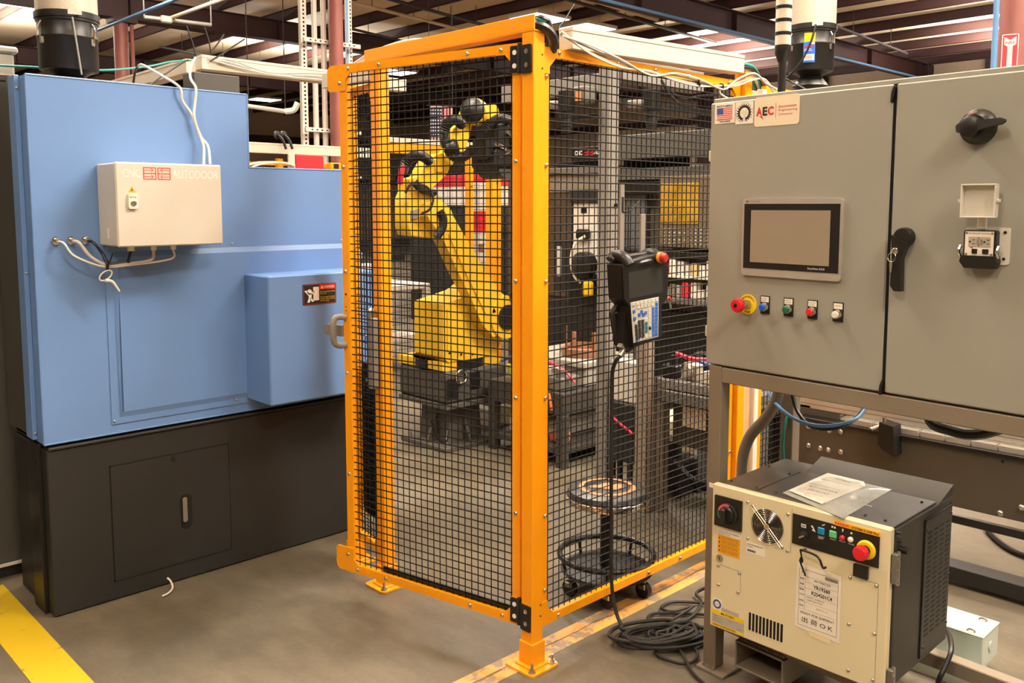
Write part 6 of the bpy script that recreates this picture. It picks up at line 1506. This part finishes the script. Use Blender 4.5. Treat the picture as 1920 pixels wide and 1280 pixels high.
def item(name, label, cat, build, group=None):
    t = build()
    return tag(recenter(t), label, cat, group)
solo('base_casting', MB().lathe([(0.13, 0), (0.14, 0.02), (0.14, 0.055), (0.10, 0.06), (0.10, 0.075), (0.085, 0.075), (0.085, 0.03), (0, 0.03)], (2.22, 1.74, 0.636), Z, 28).cyl((2.14, 1.74, 0.70), (2.14, 1.74, 0.80), 0.016, n=10).cyl((2.20, 1.62, 0.70), (2.20, 1.62, 0.80), 0.014, n=10).cyl((2.11, 1.78, 0.70), (2.11, 1.78, 0.84), 0.007, n=8), COPPER, 'copper brown round casting with pegs on the grey block of the left table', 'casting')
solo('grey_block', MB().box((2.05, 1.56, 0.471), (2.5, 2.15, 0.595), 0.01).box((2.02, 1.54, 0.595), (2.52, 2.17, 0.635), 0.006), mat('light grey casting', (158, 154, 146), 0.5, var=0.08), 'stepped grey metal block carrying the copper casting', 'block')
solo('wired_unit', MB().box((1.83, 1.56, 0.471), (2.0, 1.72, 0.56), 0.01).cyl((1.86, 1.6, 0.56), (1.86, 1.6, 0.61), 0.03, n=12).cyl((1.93, 1.66, 0.56), (1.93, 1.66, 0.62), 0.025, n=12), MIDG, 'grey wired unit at the near corner of the left table', 'unit')
solo('wired_unit', MB().box((1.83, 1.78, 0.471), (1.98, 1.98, 0.58), 0.01).cyl((1.85, 1.84, 0.58), (1.85, 1.84, 0.64), 0.035, n=12).cyl((1.9, 1.92, 0.58), (1.9, 1.92, 0.65), 0.03, n=12), ALU, 'bright metal unit further back on the left table', 'unit')
REDW = mat('red wire jacket', (206, 36, 66), 0.45, var=0)
for pts, m_, lb in (([(1.86, 1.9, 0.66), (1.86, 1.76, 0.645), (1.86, 1.66, 0.635), (1.88, 1.57, 0.59), (1.9, 1.515, 0.53)], REDW, 'red wire draped over the units on the left table'),
                    ([(1.86, 2.0, 0.66), (1.83, 1.85, 0.66), (1.82, 1.72, 0.62), (1.84, 1.6, 0.62)], WCABLE, 'white wire beside the red wire on the left table'),
                    ([(1.83, 2.1, 0.6), (1.84, 1.95, 0.66), (1.84, 1.82, 0.65)], BLUEI, 'blue wire at the back of the left table'),
                    ([(1.83, 1.72, 0.50), (1.79, 1.66, 0.485), (1.783, 1.62, 0.45), (1.785, 1.60, 0.36)], mat('orange wire jacket', (222, 120, 70), 0.45, var=0), 'orange lead hanging off the edge of the left table')):
    solo('table_wire', MB().tube(pts, 0.009, n=6), m_, lb, 'wire')
solo('white_tray', MB().box((1.9, 1.75, 0.121), (2.5, 2.1, 0.24), 0.006), WHITEM, 'white tray on the lower shelf of the left table', 'tray')
solo('plug_bundle', MB().box((1.88, 1.6, 0.121), (1.98, 1.72, 0.19), 0.015).cyl((1.89, 1.64, 0.16), (1.865, 1.64, 0.16), 0.02, n=10), mat('orange brown plug', (176, 92, 60), 0.5, var=0.2, vs=30), 'orange brown plugs lying on the shelf of the left table', 'plugs')
solo('box_unit', MB().box((1.61, 0.82, 0.551), (1.70, 0.985, 0.78), 0.008), LGREY, 'light grey box between the column and the tan post', 'box')
solo('supply_cabinet', MB().box((1.60, 0.80, 0.22), (1.70, 0.985, 0.55), 0.008).box((1.61, 0.84, 0), (1.63, 0.86, 0.22)).box((1.61, 0.96, 0), (1.63, 0.98, 0.22)).box((1.67, 0.84, 0), (1.69, 0.86, 0.22)).box((1.67, 0.96, 0), (1.69, 0.98, 0.22)), BLACKP, 'black cabinet under the light grey box between column and post', 'cabinet')
t = MB().tube([(1.596, 0.98, 0.47), (1.594, 0.9, 0.43), (1.593, 0.81, 0.39)], 0.008, n=6); solo('braided_wire', t, REDW, 'red and black braided wire across the small black cabinet', 'wire')
parts = [(1.66, 0.62, 0.07, BLACK), (1.68, 0.50, 0.09, ALU), (1.66, 0.38, 0.06, WHITEM), (1.70, 0.28, 0.08, ALU), (1.68, 0.16, 0.07, CHROME), (1.85, 0.55, 0.12, BLACK), (1.9, 0.35, 0.14, ALU), (1.9, 0.15, 0.1, WHITEM)]
for i, (x, y, h, m_) in enumerate(parts):
    q = MB().box((x-0.03, y-0.045, 0.721), (x+0.04, y+0.045, 0.721+h), 0.008)
    if i % 2: q.cyl((x-0.03, y, 0.721+h*0.6), (x-0.06, y, 0.721+h*0.6), h*0.3, n=14)
    else: q.cyl((x, y-0.02, 0.721+h), (x, y-0.02, 0.721+h+0.05), 0.022, n=12)
    nm = ('black clamp', 'bright metal cylinder block', 'white small housing', 'bright metal valve block', 'chrome fitting block', 'taller black clamp', 'tall bright metal block', 'pale housing')[i]
    solo('machine_part', q, m_, nm+(' in the front row on the right table' if i < 5 else ' in the back row on the right table'), 'part')
solo('table_wire', MB().tube([(1.62, 0.56, 0.86), (1.61, 0.45, 0.845), (1.62, 0.33, 0.85), (1.60, 0.2, 0.83), (1.61, 0.08, 0.82)], 0.012, n=6), REDW, 'red hose stretched over the parts on the right table', 'hose')
solo('table_wire', MB().tube([(1.60, 0.4, 0.84), (1.59, 0.28, 0.82), (1.60, 0.16, 0.8), (1.6, 0.06, 0.81)], 0.01, n=6), BLUEI, 'blue hose over the near end of the right table', 'hose')
# warning labels and units under the right table
t = thing('drive_unit', 'dark drive unit with white and black labels below the right table', 'unit', (1.85, 0.4, 0))
MB().box((1.68, 0.08, 0.36), (2.02, 0.62, 0.598), 0.008).build('case', mat('olive dark case', (74, 68, 58), 0.5, var=0.06), t)
MB().box((1.677, 0.40, 0.47), (1.681, 0.56, 0.575)).build('white_label', PAPER, t)
MB().box((1.676, 0.33, 0.45), (1.681, 0.405, 0.575)).build('black_label', INK, t)
MB().box((1.675, 0.335, 0.55), (1.677, 0.40, 0.57)).build('orange_band', mat('orange label', (222, 140, 84), 0.5, var=0), t)
for k in range(3): MB().box((1.675, 0.34, 0.475+k*0.022), (1.677, 0.395, 0.482+k*0.022)).build('text_line', PAPER, t)
t = thing('motor_cart', 'black motor with hoses standing on the floor behind the tan post', 'motor', (1.97, 0.86, 0))
x, y = 1.97, 0.84
MB().box((x-0.1, y-0.12, 0.03), (x+0.12, y+0.14, 0.2), 0.02).build('housing', BLACK, t)
MB().cyl((x-0.02, y, 0.2), (x-0.02, y, 0.30), 0.075, n=16).build('rotor', BLACKM, t)
MB().cyl((x-0.11, y+0.02, 0.12), (x+0.1, y-0.02, 0.12), 0.07, n=20).build('drum', BLACKP, t)
for k in range(4): MB().tube([(x-0.08, y-0.05-0.02*k, 0.2), (x-0.1, y-0.12-0.03*k, 0.19-0.02*k), (x-0.06, y-0.2-0.03*k, 0.1), (x+0.02, y-0.3-0.03*k, 0.02+0.01*k)], 0.013, n=7).build('hose', BLACKM if k % 2 else mat('dark purple hose', (52, 22, 40), 0.45, var=0), t)
MB().cyl((x-0.09, y+0.11, 0.2), (x-0.09, y+0.11, 0.27), 0.012, n=8).build('white_stub', WHITEM, t)
MB().box((x-0.11, y+0.12, 0.0), (x+0.1, y+0.14, 0.04)).build('foot', BLACK, t); MB().box((x-0.11, y-0.14, 0.0), (x+0.1, y-0.11, 0.04)).build('foot', BLACK, t)
t = thing('floor_cabinet', 'beige cabinet with dark ports on the floor beyond the motor', 'cabinet', (2.5, 0.5, 0))
MB().box((2.2, 0.0, 0.0), (2.8, 1.2, 0.33), 0.008).build('case', mat('beige case', (206, 190, 164), 0.5, var=0.05), t)
for yy, zz, w_ in ((0.85, 0.24, 0.06), (0.76, 0.26, 0.03), (0.6, 0.2, 0.09), (0.42, 0.22, 0.05)): MB().box((2.196, yy-w_/2, zz-0.03), (2.201, yy+w_/2, zz+0.03)).build('port', BLACK, t)
# ---------------------------------------------------------------- grey machining centre across the cell
MC = mat('machining centre grey', (124, 116, 104), 0.5, var=0.05)
MCD = mat('machining centre dark grey', (84, 82, 78), 0.5, var=0.05)
XF = 3.0
mc = thing('machining_centre', 'large grey machining centre with dark hood and control console behind the cage tables', 'machine', (3.8, 2.1, 0))
MB().box((XF+0.03, 0.95, 0.0), (4.5, 3.3, 1.9), 0.01).build('body', mat('machining centre brown grey', (84, 76, 66), 0.55, var=0.05), mc)
def mp(name, y0, y1, z0, z1, m, d=0.03, x=XF+0.03, parent=None, c=0.004):
    return MB().box((x-d, y0, z0), (x, y1, z1), c).build(name, m, parent or mc)
mp('hood', 1.05, 2.10, 1.95, 2.12, MCD, 0.12); mp('hood_vent', 1.48, 2.06, 1.885, 1.95, HOLE, 0.002)
mp('hood_lower', 1.05, 2.10, 1.80, 1.885, MCD, 0.08); mp('inner_visor', 1.42, 2.09, 1.70, 1.79, BLACK, 0.10)
mp('side_sheet', 1.82, 2.09, 0.9, 1.70, mat('slate sheet', (96, 98, 100), 0.45, var=0.05), 0.04)
mp('strip', 1.975, 1.985, 1.3, 1.62, HOLE, 0.045)
nb = mp('name_board', 2.16, 2.53, 1.96, 2.06, BLACK, 0.06)
for tx_, y_, w_, m_ in (('CNC', 2.49, 0.075, WHITEI), ('AUTODOOR', 2.30, 0.22, WHITEI)):
    letters(tx_, nb, (XF-0.0305, y_, 2.0), -Y, Z, m_, h=0.034, wd=w_, bold=0.02)
mk = MB()
for y_ in (2.40, 2.35):
    for a, b, c, d in ((y_, 1.996, y_-0.042, 2.001), (y_, 2.034, y_-0.042, 2.039), (y_, 2.001, y_-0.006, 2.034), (y_-0.036, 2.001, y_-0.042, 2.034), (y_, 2.014, y_-0.042, 2.02)):
        mk.box((XF-0.031, a, b), (XF-0.0303, c, d))
mk.build('red_mark', REDI, nb)
mp('slot', 2.12, 2.72, 1.91, 1.955, HOLE, 0.02); mp('grey_band', 2.12, 2.95, 1.86, 1.91, MIDG, 0.06); mp('upper_panel', 2.12, 2.95, 1.72, 1.86, MC, 0.03)
mp('dark_door', 2.56, 2.95, 0.9, 1.72, mat('bronze dark panel', (74, 64, 52), 0.45, var=0.05), 0.02)
mp('slot_box', 2.27, 2.55, 1.64, 1.74, BLACKP, 0.05); wp = mp('white_panel', 2.29, 2.53, 1.05, 1.64, WHITEM, 0.03)
mp('port', 2.39, 2.45, 1.56, 1.60, BLACK, 0.035); mp('shadow_gap', 2.53, 2.57, 0.9, 1.66, HOLE, 0.012)
MB().box((2.95, 2.34, 1.36), (3.0, 2.47, 1.44), 0.015).build('plug', BLACK, mc)
MB().tube([(2.95, 2.36, 1.39), (2.9, 2.42, 1.33), (2.9, 2.46, 1.2), (2.92, 2.44, 1.08), (2.95, 2.40, 1.03)], 0.012, n=8).build('pale_cable', WCABLE, mc)
MB().lathe([(0.1, 0), (0.1, 0.08), (0.06, 0.1), (0, 0.1)], (2.98, 2.36, 1.17), -X, 20).build('motor', BLACK, mc)
mp('lower_dark', 2.25, 2.55, 0.85, 1.10, BLACK, 0.06)
MB().box((2.9, 2.27, 0.93), (2.97, 2.36, 1.05), 0.02).build('yellow_pack', YELP, mc)
mp('bright_strip', 2.66, 2.71, 1.06, 1.30, LGREY, 0.025)
mp('left_box', 2.56, 2.74, 0.95, 1.35, BLACKP, 0.022)
mp('base_panel', 1.0, 2.95, 0.25, 0.88, BLACKP, 0.05)
cn = MB().box((2.86, 1.10, 1.33), (3.02, 1.62, 1.82), 0.01).build('console', mat('bronze grey console', (104, 92, 76), 0.45, var=0.04), mc)
GOLD = mat('yellow protective film', (172, 136, 44), 0.25, var=0.45, vs=9, bump=0.6, bs=14)
MB().box((2.852, 1.285, 1.495), (2.861, 1.59, 1.77), 0.003).build('wrapped_screen', GOLD, cn)
kx = MB()
for i in range(5):
    for j in range(10): kx.box((2.857, 1.17+j*0.043, 1.36+i*0.024), (2.861, 1.182+j*0.043, 1.368+i*0.024))
kx.build('console_keys', LGREY, cn, kind='stuff')
mp('ledge', 1.05, 2.06, 1.27, 1.31, BLACK, 0.22)
# shelf of small white parts
t = thing('small_parts_rack', 'rack under the machine hood, packed with small pale parts', 'rack', (2.9, 1.3, 0.0))
for y_ in (1.03, 1.77): MB().box((2.8, y_, 0), (2.83, y_+0.03, 0.96)).build('leg', MIDG, t)
MB().box((2.78, 1.02, 0.96), (2.96, 1.80, 1.0), 0.004).box((2.96, 1.02, 0.96), (2.99, 1.80, 1.26)).build('rack_shelf', MIDG, t)
MB().box((2.79, 1.02, 1.135), (2.96, 1.80, 1.15), 0.002).build('rack_shelf', WHITEM, t)
cols = [WHITEM, LGREY, PAPER, ALU, WHITEM, mat('tan small part', (214, 186, 130), 0.5, var=0.1), WHITEM, REDC, GREYP]
for k in range(26):
    row = k//13; j = k % 13
    h = rr.uniform(0.06, 0.11)
    y = 1.06+j*0.057
    o = MB().box((2.80+rr.uniform(0, 0.03), y-0.023, (1.0005, 1.1505)[row]), (2.9, y+0.023, (1.0005, 1.1505)[row]+h), 0.006).build('small_part', cols[(k*5+row) % len(cols)])
    tag(recenter(o), ('pale small part on the lower board of the rack under the machine hood', 'pale small part on the upper board of the rack under the machine hood')[row], 'part', ('small parts on the lower rack board', 'small parts on the upper rack board')[row])
# ================================================================ beyond the cage
t = thing('far_fence', 'orange far fence of the robot cell with an ivory tray on top, behind the robot', 'fence', (3.3, 4.3, 0))
fy = 4.62
MB().box((2.7, fy-0.03, 2.10), (4.6, fy+0.03, 2.19), 0.003).build('top_rail', ORANGE, t)
MB().box((2.7, fy-0.04, 2.195), (4.6, fy+0.04, 2.24), 0.003).build('tray', OFFW, t)
q = MB()
wires(q, (2.7, fy, 0), X, -Y, 1.9, 0.2, 2.05, 0.06, 0.06, 0.002)
q.build('wire_mesh', WIRE, t, kind='stuff')
pA = (3.537, 4.361, 1.543); pB = (2.752, 3.173, 1.556)
for (x, y, z), w_, lb in ((pA, 0.03, 'slim orange fence post behind the robot, left of the two'), (pB, 0.045, 'wide orange fence post behind the robot gripper, right of the two')):
    p = thing('fence_post', lb, 'post', (x, y, 0))
    MB().box((x-w_, y-w_, 0.008), (x+w_, y+w_, 2.1), 0.003).build('tube', ORANGE, p)
    MB().box((x-w_-0.04, y-w_-0.04, 0), (x+w_+0.04, y+w_+0.04, 0.008)).build('base_plate', ORANGEW, p)
    for z_ in (0.6, 1.2, 1.8): MB().cyl((x, y-w_, z_), (x, y-w_-0.006, z_), 0.012, n=8).build('bolt', STEEL, p)
# red, white and black machine row along the far side
t = thing('striped_machine', 'distant machine with red and white bands over a black body, behind the robot', 'machine', (6.2, 6.6, 0))
XR = 5.6
MB().box((XR, 4.3, 0), (7.4, 8.0, 1.72), 0.01).build('body', BLACKP, t)
MB().box((XR-0.02, 4.3, 1.62), (7.4, 8.0, 1.87), 0.004).build('white_band', WHITEM, t)
MB().box((XR-0.025, 4.3, 1.87), (7.4, 8.0, 2.02), 0.004).build('red_band', REDC, t)
MB().box((XR-0.03, 5.55, 1.3), (XR, 6.6, 1.62), 0.004).build('window', SCREEND, t)
for k, y in enumerate((4.62, 4.5)):
    MB().box((XR-0.03, y-0.05, 0.9), (XR, y+0.05, 1.4), 0.004).build('side_label', WHITEM if k else REDC, t)
for k in range(6): MB().cyl((XR, 4.75, 0.8+k*0.1), (XR-0.02, 4.75, 0.8+k*0.1), 0.03, n=10).build('knob', (LGREY, ORANGE, LGREY, REDC, LGREY, ORANGE)[k], t)
t = thing('pale_machine', 'tall pale machine column standing between the two far fence posts', 'machine', (5.0, 5.0, 0))
a = (4.008, 4.741, 1.538)
MB().box((a[0]-0.1, a[1]-0.1, 0.0), (a[0]+0.1, a[1]+0.1, 1.35), 0.004).build('white_column', WHITEM, t)
MB().box((a[0]-0.105, a[1]-0.105, 1.35), (a[0]+0.105, a[1]+0.105, 1.56), 0.004).build('red_panel', REDC, t)
MB().box((a[0]-0.1, a[1]-0.1, 1.56), (a[0]+0.1, a[1]+0.1, 1.85), 0.004).build('white_panel', WHITEM, t)
for k in range(6): MB().box((a[0]-0.108, a[1]-0.108, 0.3+k*0.17), (a[0]-0.04, a[1]-0.1, 0.38+k*0.17)).build('patch', (BLACK, COPPER, REDC, BLACK, LGREY, COPPER)[k], t)
# white bench with wrapped goods behind the robot, seen under its arm
t = thing('packing_bench', 'white bench behind the robot piled with pale wrapped goods', 'bench', (2.6, 5.0, 0))
MB().box((2.0, 4.8, 0.80), (3.4, 5.5, 0.85), 0.006).build('bench_top', WHITEM, t)
for x, y in ((2.0, 4.8), (3.34, 4.8), (2.0, 5.44), (3.34, 5.44)): MB().box((x, y, 0), (x+0.06, y+0.06, 0.8)).build('leg', LGREY, t)
MB().box((2.05, 5.4, 0.1), (3.35, 5.45, 0.8)).build('back_board', WHITEM, t)
MB().box((2.02, 4.85, 0.3), (3.38, 5.45, 0.33)).build('shelf', WHITEM, t)
WRAP = mat('pale stretch film', (224, 212, 200), 0.35, var=0.12, vs=10, bump=0.5, bs=18)
def lump(name, lb, c, sz, m, seed, cat='package'):
    r_ = random.Random(seed); q = MB(); nu, nv = 9, 6; vs = []; fs = []
    for j in range(nv+1):
        ph = PI*j/nv
        for i in range(nu):
            th = 2*PI*i/nu; k = r_.uniform(0.88, 1.08)
            sx_ = math.copysign(abs(math.cos(th))**0.55, math.cos(th)); sy_ = math.copysign(abs(math.sin(th))**0.55, math.sin(th))
            rr_ = math.sin(ph)**0.5
            vs.append((c[0]+sz[0]*sx_*rr_*k, c[1]+sz[1]*sy_*rr_*k, c[2]+sz[2]*(1-math.cos(ph))/2*(1 if j < nv else 1)))
    for j in range(nv):
        for i in range(nu): fs.append((j*nu+i, j*nu+(i+1) % nu, (j+1)*nu+(i+1) % nu, (j+1)*nu+i))
    q.add(vs, fs); return solo(name, q, m, lb, cat)
lump('wrapped_bale', 'pale film wrapped bale at the left end of the packing bench', (2.18, 4.98, 0.851), (0.16, 0.14, 0.36), WRAP, 1)
lump('wrapped_bale', 'grey film wrapped bale in the middle of the packing bench', (2.52, 5.02, 0.851), (0.17, 0.15, 0.42), mat('grey stretch film', (176, 172, 166), 0.35, var=0.12, vs=10), 2)
lump('wrapped_bale', 'small pale bale behind the robot turret at the right of the packing bench', (2.82, 5.0, 0.851), (0.14, 0.14, 0.22), WRAP, 3)
lump('wrapped_bale', 'low pale bale on the shelf below the packing bench top', (2.3, 4.98, 0.331), (0.2, 0.1, 0.3), WRAP, 4)
t = thing('red_board', 'red board in a black frame standing on the packing bench', 'board', (2.86, 4.84, 0.85))
MB().box((2.74, 4.82, 0.851), (2.83, 4.85, 1.12), 0.003).build('red_panel', REDC, t)
MB().box((2.83, 4.815, 0.851), (2.90, 4.855, 1.12)).box((2.83, 4.815, 1.08), (3.1, 4.855, 1.15)).build('black_frame', BLACK, t)
solo('grey_cabinet', MB().box((1.15, 5.2, 0), (1.75, 5.8, 1.55), 0.008), LGREY, 'pale grey cabinet seen through the narrow left panel', 'cabinet')
solo('striped_cabinet', MB().box((1.1, 6.2, 0), (2.3, 6.8, 1.72), 0.008), WHITEM, 'white cabinet behind the narrow left panel, under a red box', 'cabinet')
solo('red_box', MB().box((1.1, 6.2, 1.721), (2.3, 6.8, 1.84), 0.006), REDC, 'long red box on the white cabinet behind the left panel', 'box')
t = thing('side_unit', 'grey metal unit on the floor right of the robot pedestal', 'unit', (2.4, 2.75, 0))
u = (2.14, 2.75, 0)
MB().box((u[0], u[1]-0.2, 0.0), (u[0]+0.45, u[1]+0.2, 0.16), 0.02).build('base', LGREY, t)
MB().box((u[0]+0.02, u[1]-0.2, 0.2), (u[0]+0.42, u[1]+0.2, 0.4), 0.01).build('case', MIDG, t)
MB().box((u[0]+0.2, u[1]-0.1, 0.16), (u[0]+0.3, u[1]+0.1, 0.2)).build('neck', BLACK, t)
# flag hanging from the roof
t = thing('hanging_flag', 'large red, white and blue striped flag hanging far behind the robot', 'flag', (7.431, 9.497, 2.639))
fa, fb, fc2 = Vector((7.288, 9.635, 3.261)), Vector((7.562, 9.371, 3.304)), Vector((7.289, 9.635, 2.374))
fr_ = (fb-fa); fW = fr_.length; fr_.z = 0; fr_.normalize(); fH = 0.98
fn = fr_.cross(Z)
def flagq(name, x0, x1, z0, z1, m, d, parent=t):
    q = MB(); n_ = 6; vs = []; fs = []
    for i in range(n_+1):
        xx = x0+(x1-x0)*i/n_
        for zz in (z0, z1): vs.append(fa+fr_*xx-Z*zz+fn*(0.02*math.sin(xx*16)+d))
    for i in range(n_): fs.append((2*i, 2*i+2, 2*i+3, 2*i+1))
    return q.add(vs, fs).build(name, m, parent)
flagq('field', 0, fW, 0, fH, mat('flag white cloth', (206, 196, 190), 0.8, var=0), 0.0)
NS = 7
for k in range(NS):
    x0 = fW*k/NS
    flagq('stripe', x0, x0+fW/NS*0.55, 0.02, fH, mat('flag red cloth', (150, 40, 50), 0.8, var=0), 0.006)
can = flagq('canton', 0, fW*0.55, 0.02, fH*0.52, mat('flag navy cloth', (44, 48, 78), 0.8, var=0), 0.012)
stq = MB()
for i in range(5):
    for j in range(8):
        p = fa+fr_*(fW*0.55*(i+0.5+0.0)/5)-Z*(0.04+(fH*0.5-0.04)*(j+0.5)/8)+fn*(0.02*math.sin(fW*0.55*(i+0.5)/5*16)+0.02)
        stq.box(p-Vector((0.008, 0.008, 0.01)), p+Vector((0.008, 0.008, 0.01)))
stq.build('stars', WHITEI, can, kind='stuff')
MB().cyl(fa-fr_*0.05+Z*0.01, fa+fr_*(fW+0.05)+Z*0.01, 0.012, n=8).build('rod', BLACK, t)
for q_ in (0.0, fW): MB().cyl(fa+fr_*q_, Vector((fa.x+fr_.x*q_, fa.y+fr_.y*q_, 5.7)), 0.004, n=5).build('cord', BLACK, t)
# ---------------------------------------------------------------- neighbouring cell seen over the blue machine
NY = 6.05
t = thing('neighbour_fence', 'orange mesh fence of the neighbouring cell seen over the low part of the blue machine', 'fence', (2.5, NY, 0))
for x0, x1 in ((1.6, 2.42), (2.50, 3.3)):
    MB().box((x0, NY-0.01, 2.02), (x1, NY+0.01, 2.05), 0.002).box((x0, NY-0.01, 0.1), (x1, NY+0.01, 0.13), 0.002).build('rail', ORANGE, t)
    q = MB(); wires(q, (x0, NY, 0), X, -Y, x1-x0, 0.13, 2.02, 0.04, 0.04, 0.003); q.build('wire_mesh', WIRE, t, kind='stuff')
for x in (2.435, 3.2, 1.6): MB().box((x, NY-0.03, 0), (x+0.06, NY+0.03, 2.09), 0.003).build('post', ORANGE, t)
tn = tray('cable_tray', (1.2, NY-0.06, 2.135), (3.6, NY-0.06, 2.135), 0.08, 0.10, 'ivory cable tray over the neighbouring cell, right of the blue machine top')
t = thing('tray_support', 'white support post with two black grommets under the neighbouring tray', 'support', (2.53, NY-0.1, 0))
MB().box((2.50, NY-0.13, 0), (2.57, NY-0.105, 2.133), 0.002).build('post', OFFW, t)
for p in ((2.391, 5.940, 2.316), (2.462, 5.940, 2.320)):
    MB().lathe([(0.04, 0), (0.04, 0.012), (0.02, 0.016)], (p[0], NY-0.102, p[2]), -Y, 14).build('grommet', BLACK, t)
    MB().tube([(p[0], NY-0.12, p[2]), (p[0]+0.03, NY-0.16, p[2]-0.05), (p[0]+0.06, NY-0.17, p[2]-0.14)], 0.014, n=7).build('cable', BLACK, t)
for i in range(2):
    solo('fence_cable', MB().tube([(1.6, NY-0.08, 2.02-0.06*i), (2.0, NY-0.08, 2.0-0.05*i), (2.2, NY-0.08, 2.04-0.02*i), (2.45, NY-0.15, 2.04), (2.7, NY-0.08, 1.99-0.02*i), (3.0, NY-0.08, 1.93-0.02*i), (3.4, NY-0.08, 1.93-0.01*i)], 0.011, n=6), WCABLE, ('upper', 'lower')[i]+' white cable along the top of the neighbouring fence', 'cable')
a, b = (2.448, 5.700, 2.115), (2.759, 5.700, 1.978)
t = thing('red_screen', 'red welding screen panel in front of the neighbouring fence', 'screen', ((a[0]+b[0])/2, 5.7, 0))
MB().box((a[0], 5.69, 0.9), (b[0], 5.71, a[2]), 0.004).build('panel', REDC, t)
for x in (a[0]+0.03, b[0]-0.05): MB().box((x, 5.712, 0), (x+0.03, 5.74, a[2]-0.05)).build('leg', BLACKP, t)
a = (3.016, 5.900, 2.145)
t = thing('operator_box', 'orange box on the neighbouring fence, partly hidden by the cage door', 'box', (a[0], 5.9, 0))
MB().box((a[0]-0.07, 5.86, 1.84), (a[0]+0.06, 5.95, 2.06), 0.006).build('case', ORANGE, t)
MB().box((a[0]-0.03, 5.855, 2.0), (a[0]+0.03, 5.86, 2.05)).build('cap', BLACK, t)
MB().box((a[0]-0.02, 5.9, 0), (a[0]+0.02, 5.94, 1.84)).build('stem', ORANGE, t)
solo('red_pipe', MB().cyl((1.3, 7.0, 1.93), (2.9, 7.0, 1.93), 0.035, n=10).cyl((1.5, 7.0, 0), (1.5, 7.0, 1.93), 0.03, n=8), REDC, 'red pipe rail behind the neighbouring fence', 'pipe')
# white strut frame with pipes, dropping from the roof beside the pipe column
yS = 8.35
s0 = (4.150, 8.350, 3.602); s1_ = (4.278, 8.350, 3.617); s2_ = (4.416, 8.350, 3.633); s3x = (4.862, 8.350, 4.111)
t = thing('strut_frame', 'white slotted strut frame carrying two white pipes, left of the maroon pipe column', 'strut frame', (s1_[0], yS, 0))
for x, w_ in ((s0[0], 0.045),):
    up_ = MB().box((x-w_, yS-0.03, 0), (x+w_, yS+0.03, 5.45), 0.004).build('strut', WHITEM, t)
    hl = MB()
    for k in range(70): hl.box((x-0.012, yS-0.0315, 1.75+k*0.052), (x+0.012, yS-0.0295, 1.775+k*0.052))
    hl.build('slots', HOLE, up_, kind='stuff')
x = s3x[0]
up_ = MB().box((x-0.04, yS-0.03, 0), (x+0.04, yS+0.03, 5.45), 0.004).build('strut', WHITEM, t)
hl = MB()
for k in range(70): hl.box((x+0.005, yS-0.0315, 1.75+k*0.052), (x+0.022, yS-0.0295, 1.775+k*0.052))
hl.build('slots', HOLE, up_, kind='stuff')
MB().box((x-0.055, yS-0.034, 0), (x-0.025, yS-0.03, 5.45)).build('blue_film', mat('blue film', (96, 160, 210), 0.4, var=0), t)
for p in (s1_, s2_): MB().cyl((p[0], yS-0.08, 0), (p[0], yS-0.08, 5.6), 0.036, n=14).build('white_pipe', WHITEM, t)
for v_ in (82, 246):
    z_ = ((4.411, 8.350, 3.758)[2], (4.383, 8.350, 2.608)[2])[0 if v_ == 82 else 1]
    cb_ = MB().box((s0[0]-0.08, yS-0.17, z_-0.028), (x+0.08, yS-0.125, z_+0.028), 0.004).build('crossbar', WHITEM, t)
    hl = MB()
    for k in range(10): hl.box((s0[0]+0.0+k*0.075, yS-0.1715, z_-0.008), (s0[0]+0.025+k*0.075, yS-0.1695, z_+0.008))
    hl.build('slots', HOLE, cb_, kind='stuff')
# white process pipe far away above the blue machine
t = thing('process_pipe', 'white roof pipe with an elbow, distant, above the low part of the blue machine', 'pipe', (8, 16, 3))
a, b, c = Vector((6.094, 13.567, 3.480)), Vector((6.899, 13.623, 3.443)), Vector((6.977, 13.548, 3.617))
MB().cyl(a-(b-a), b, 0.042, n=10).build('run', WHITEM, t)
for q_ in (a, b): MB().cyl(q_, (q_.x, q_.y, 5.7), 0.012, n=6).build('hanger_rod', BLKPIPE, t)
MB().tube([b, b+Vector((0.12, -0.12, 0.03)), c+Vector((0.1, -0.1, 0))], 0.06, n=8).build('elbow', WHITEM, t)
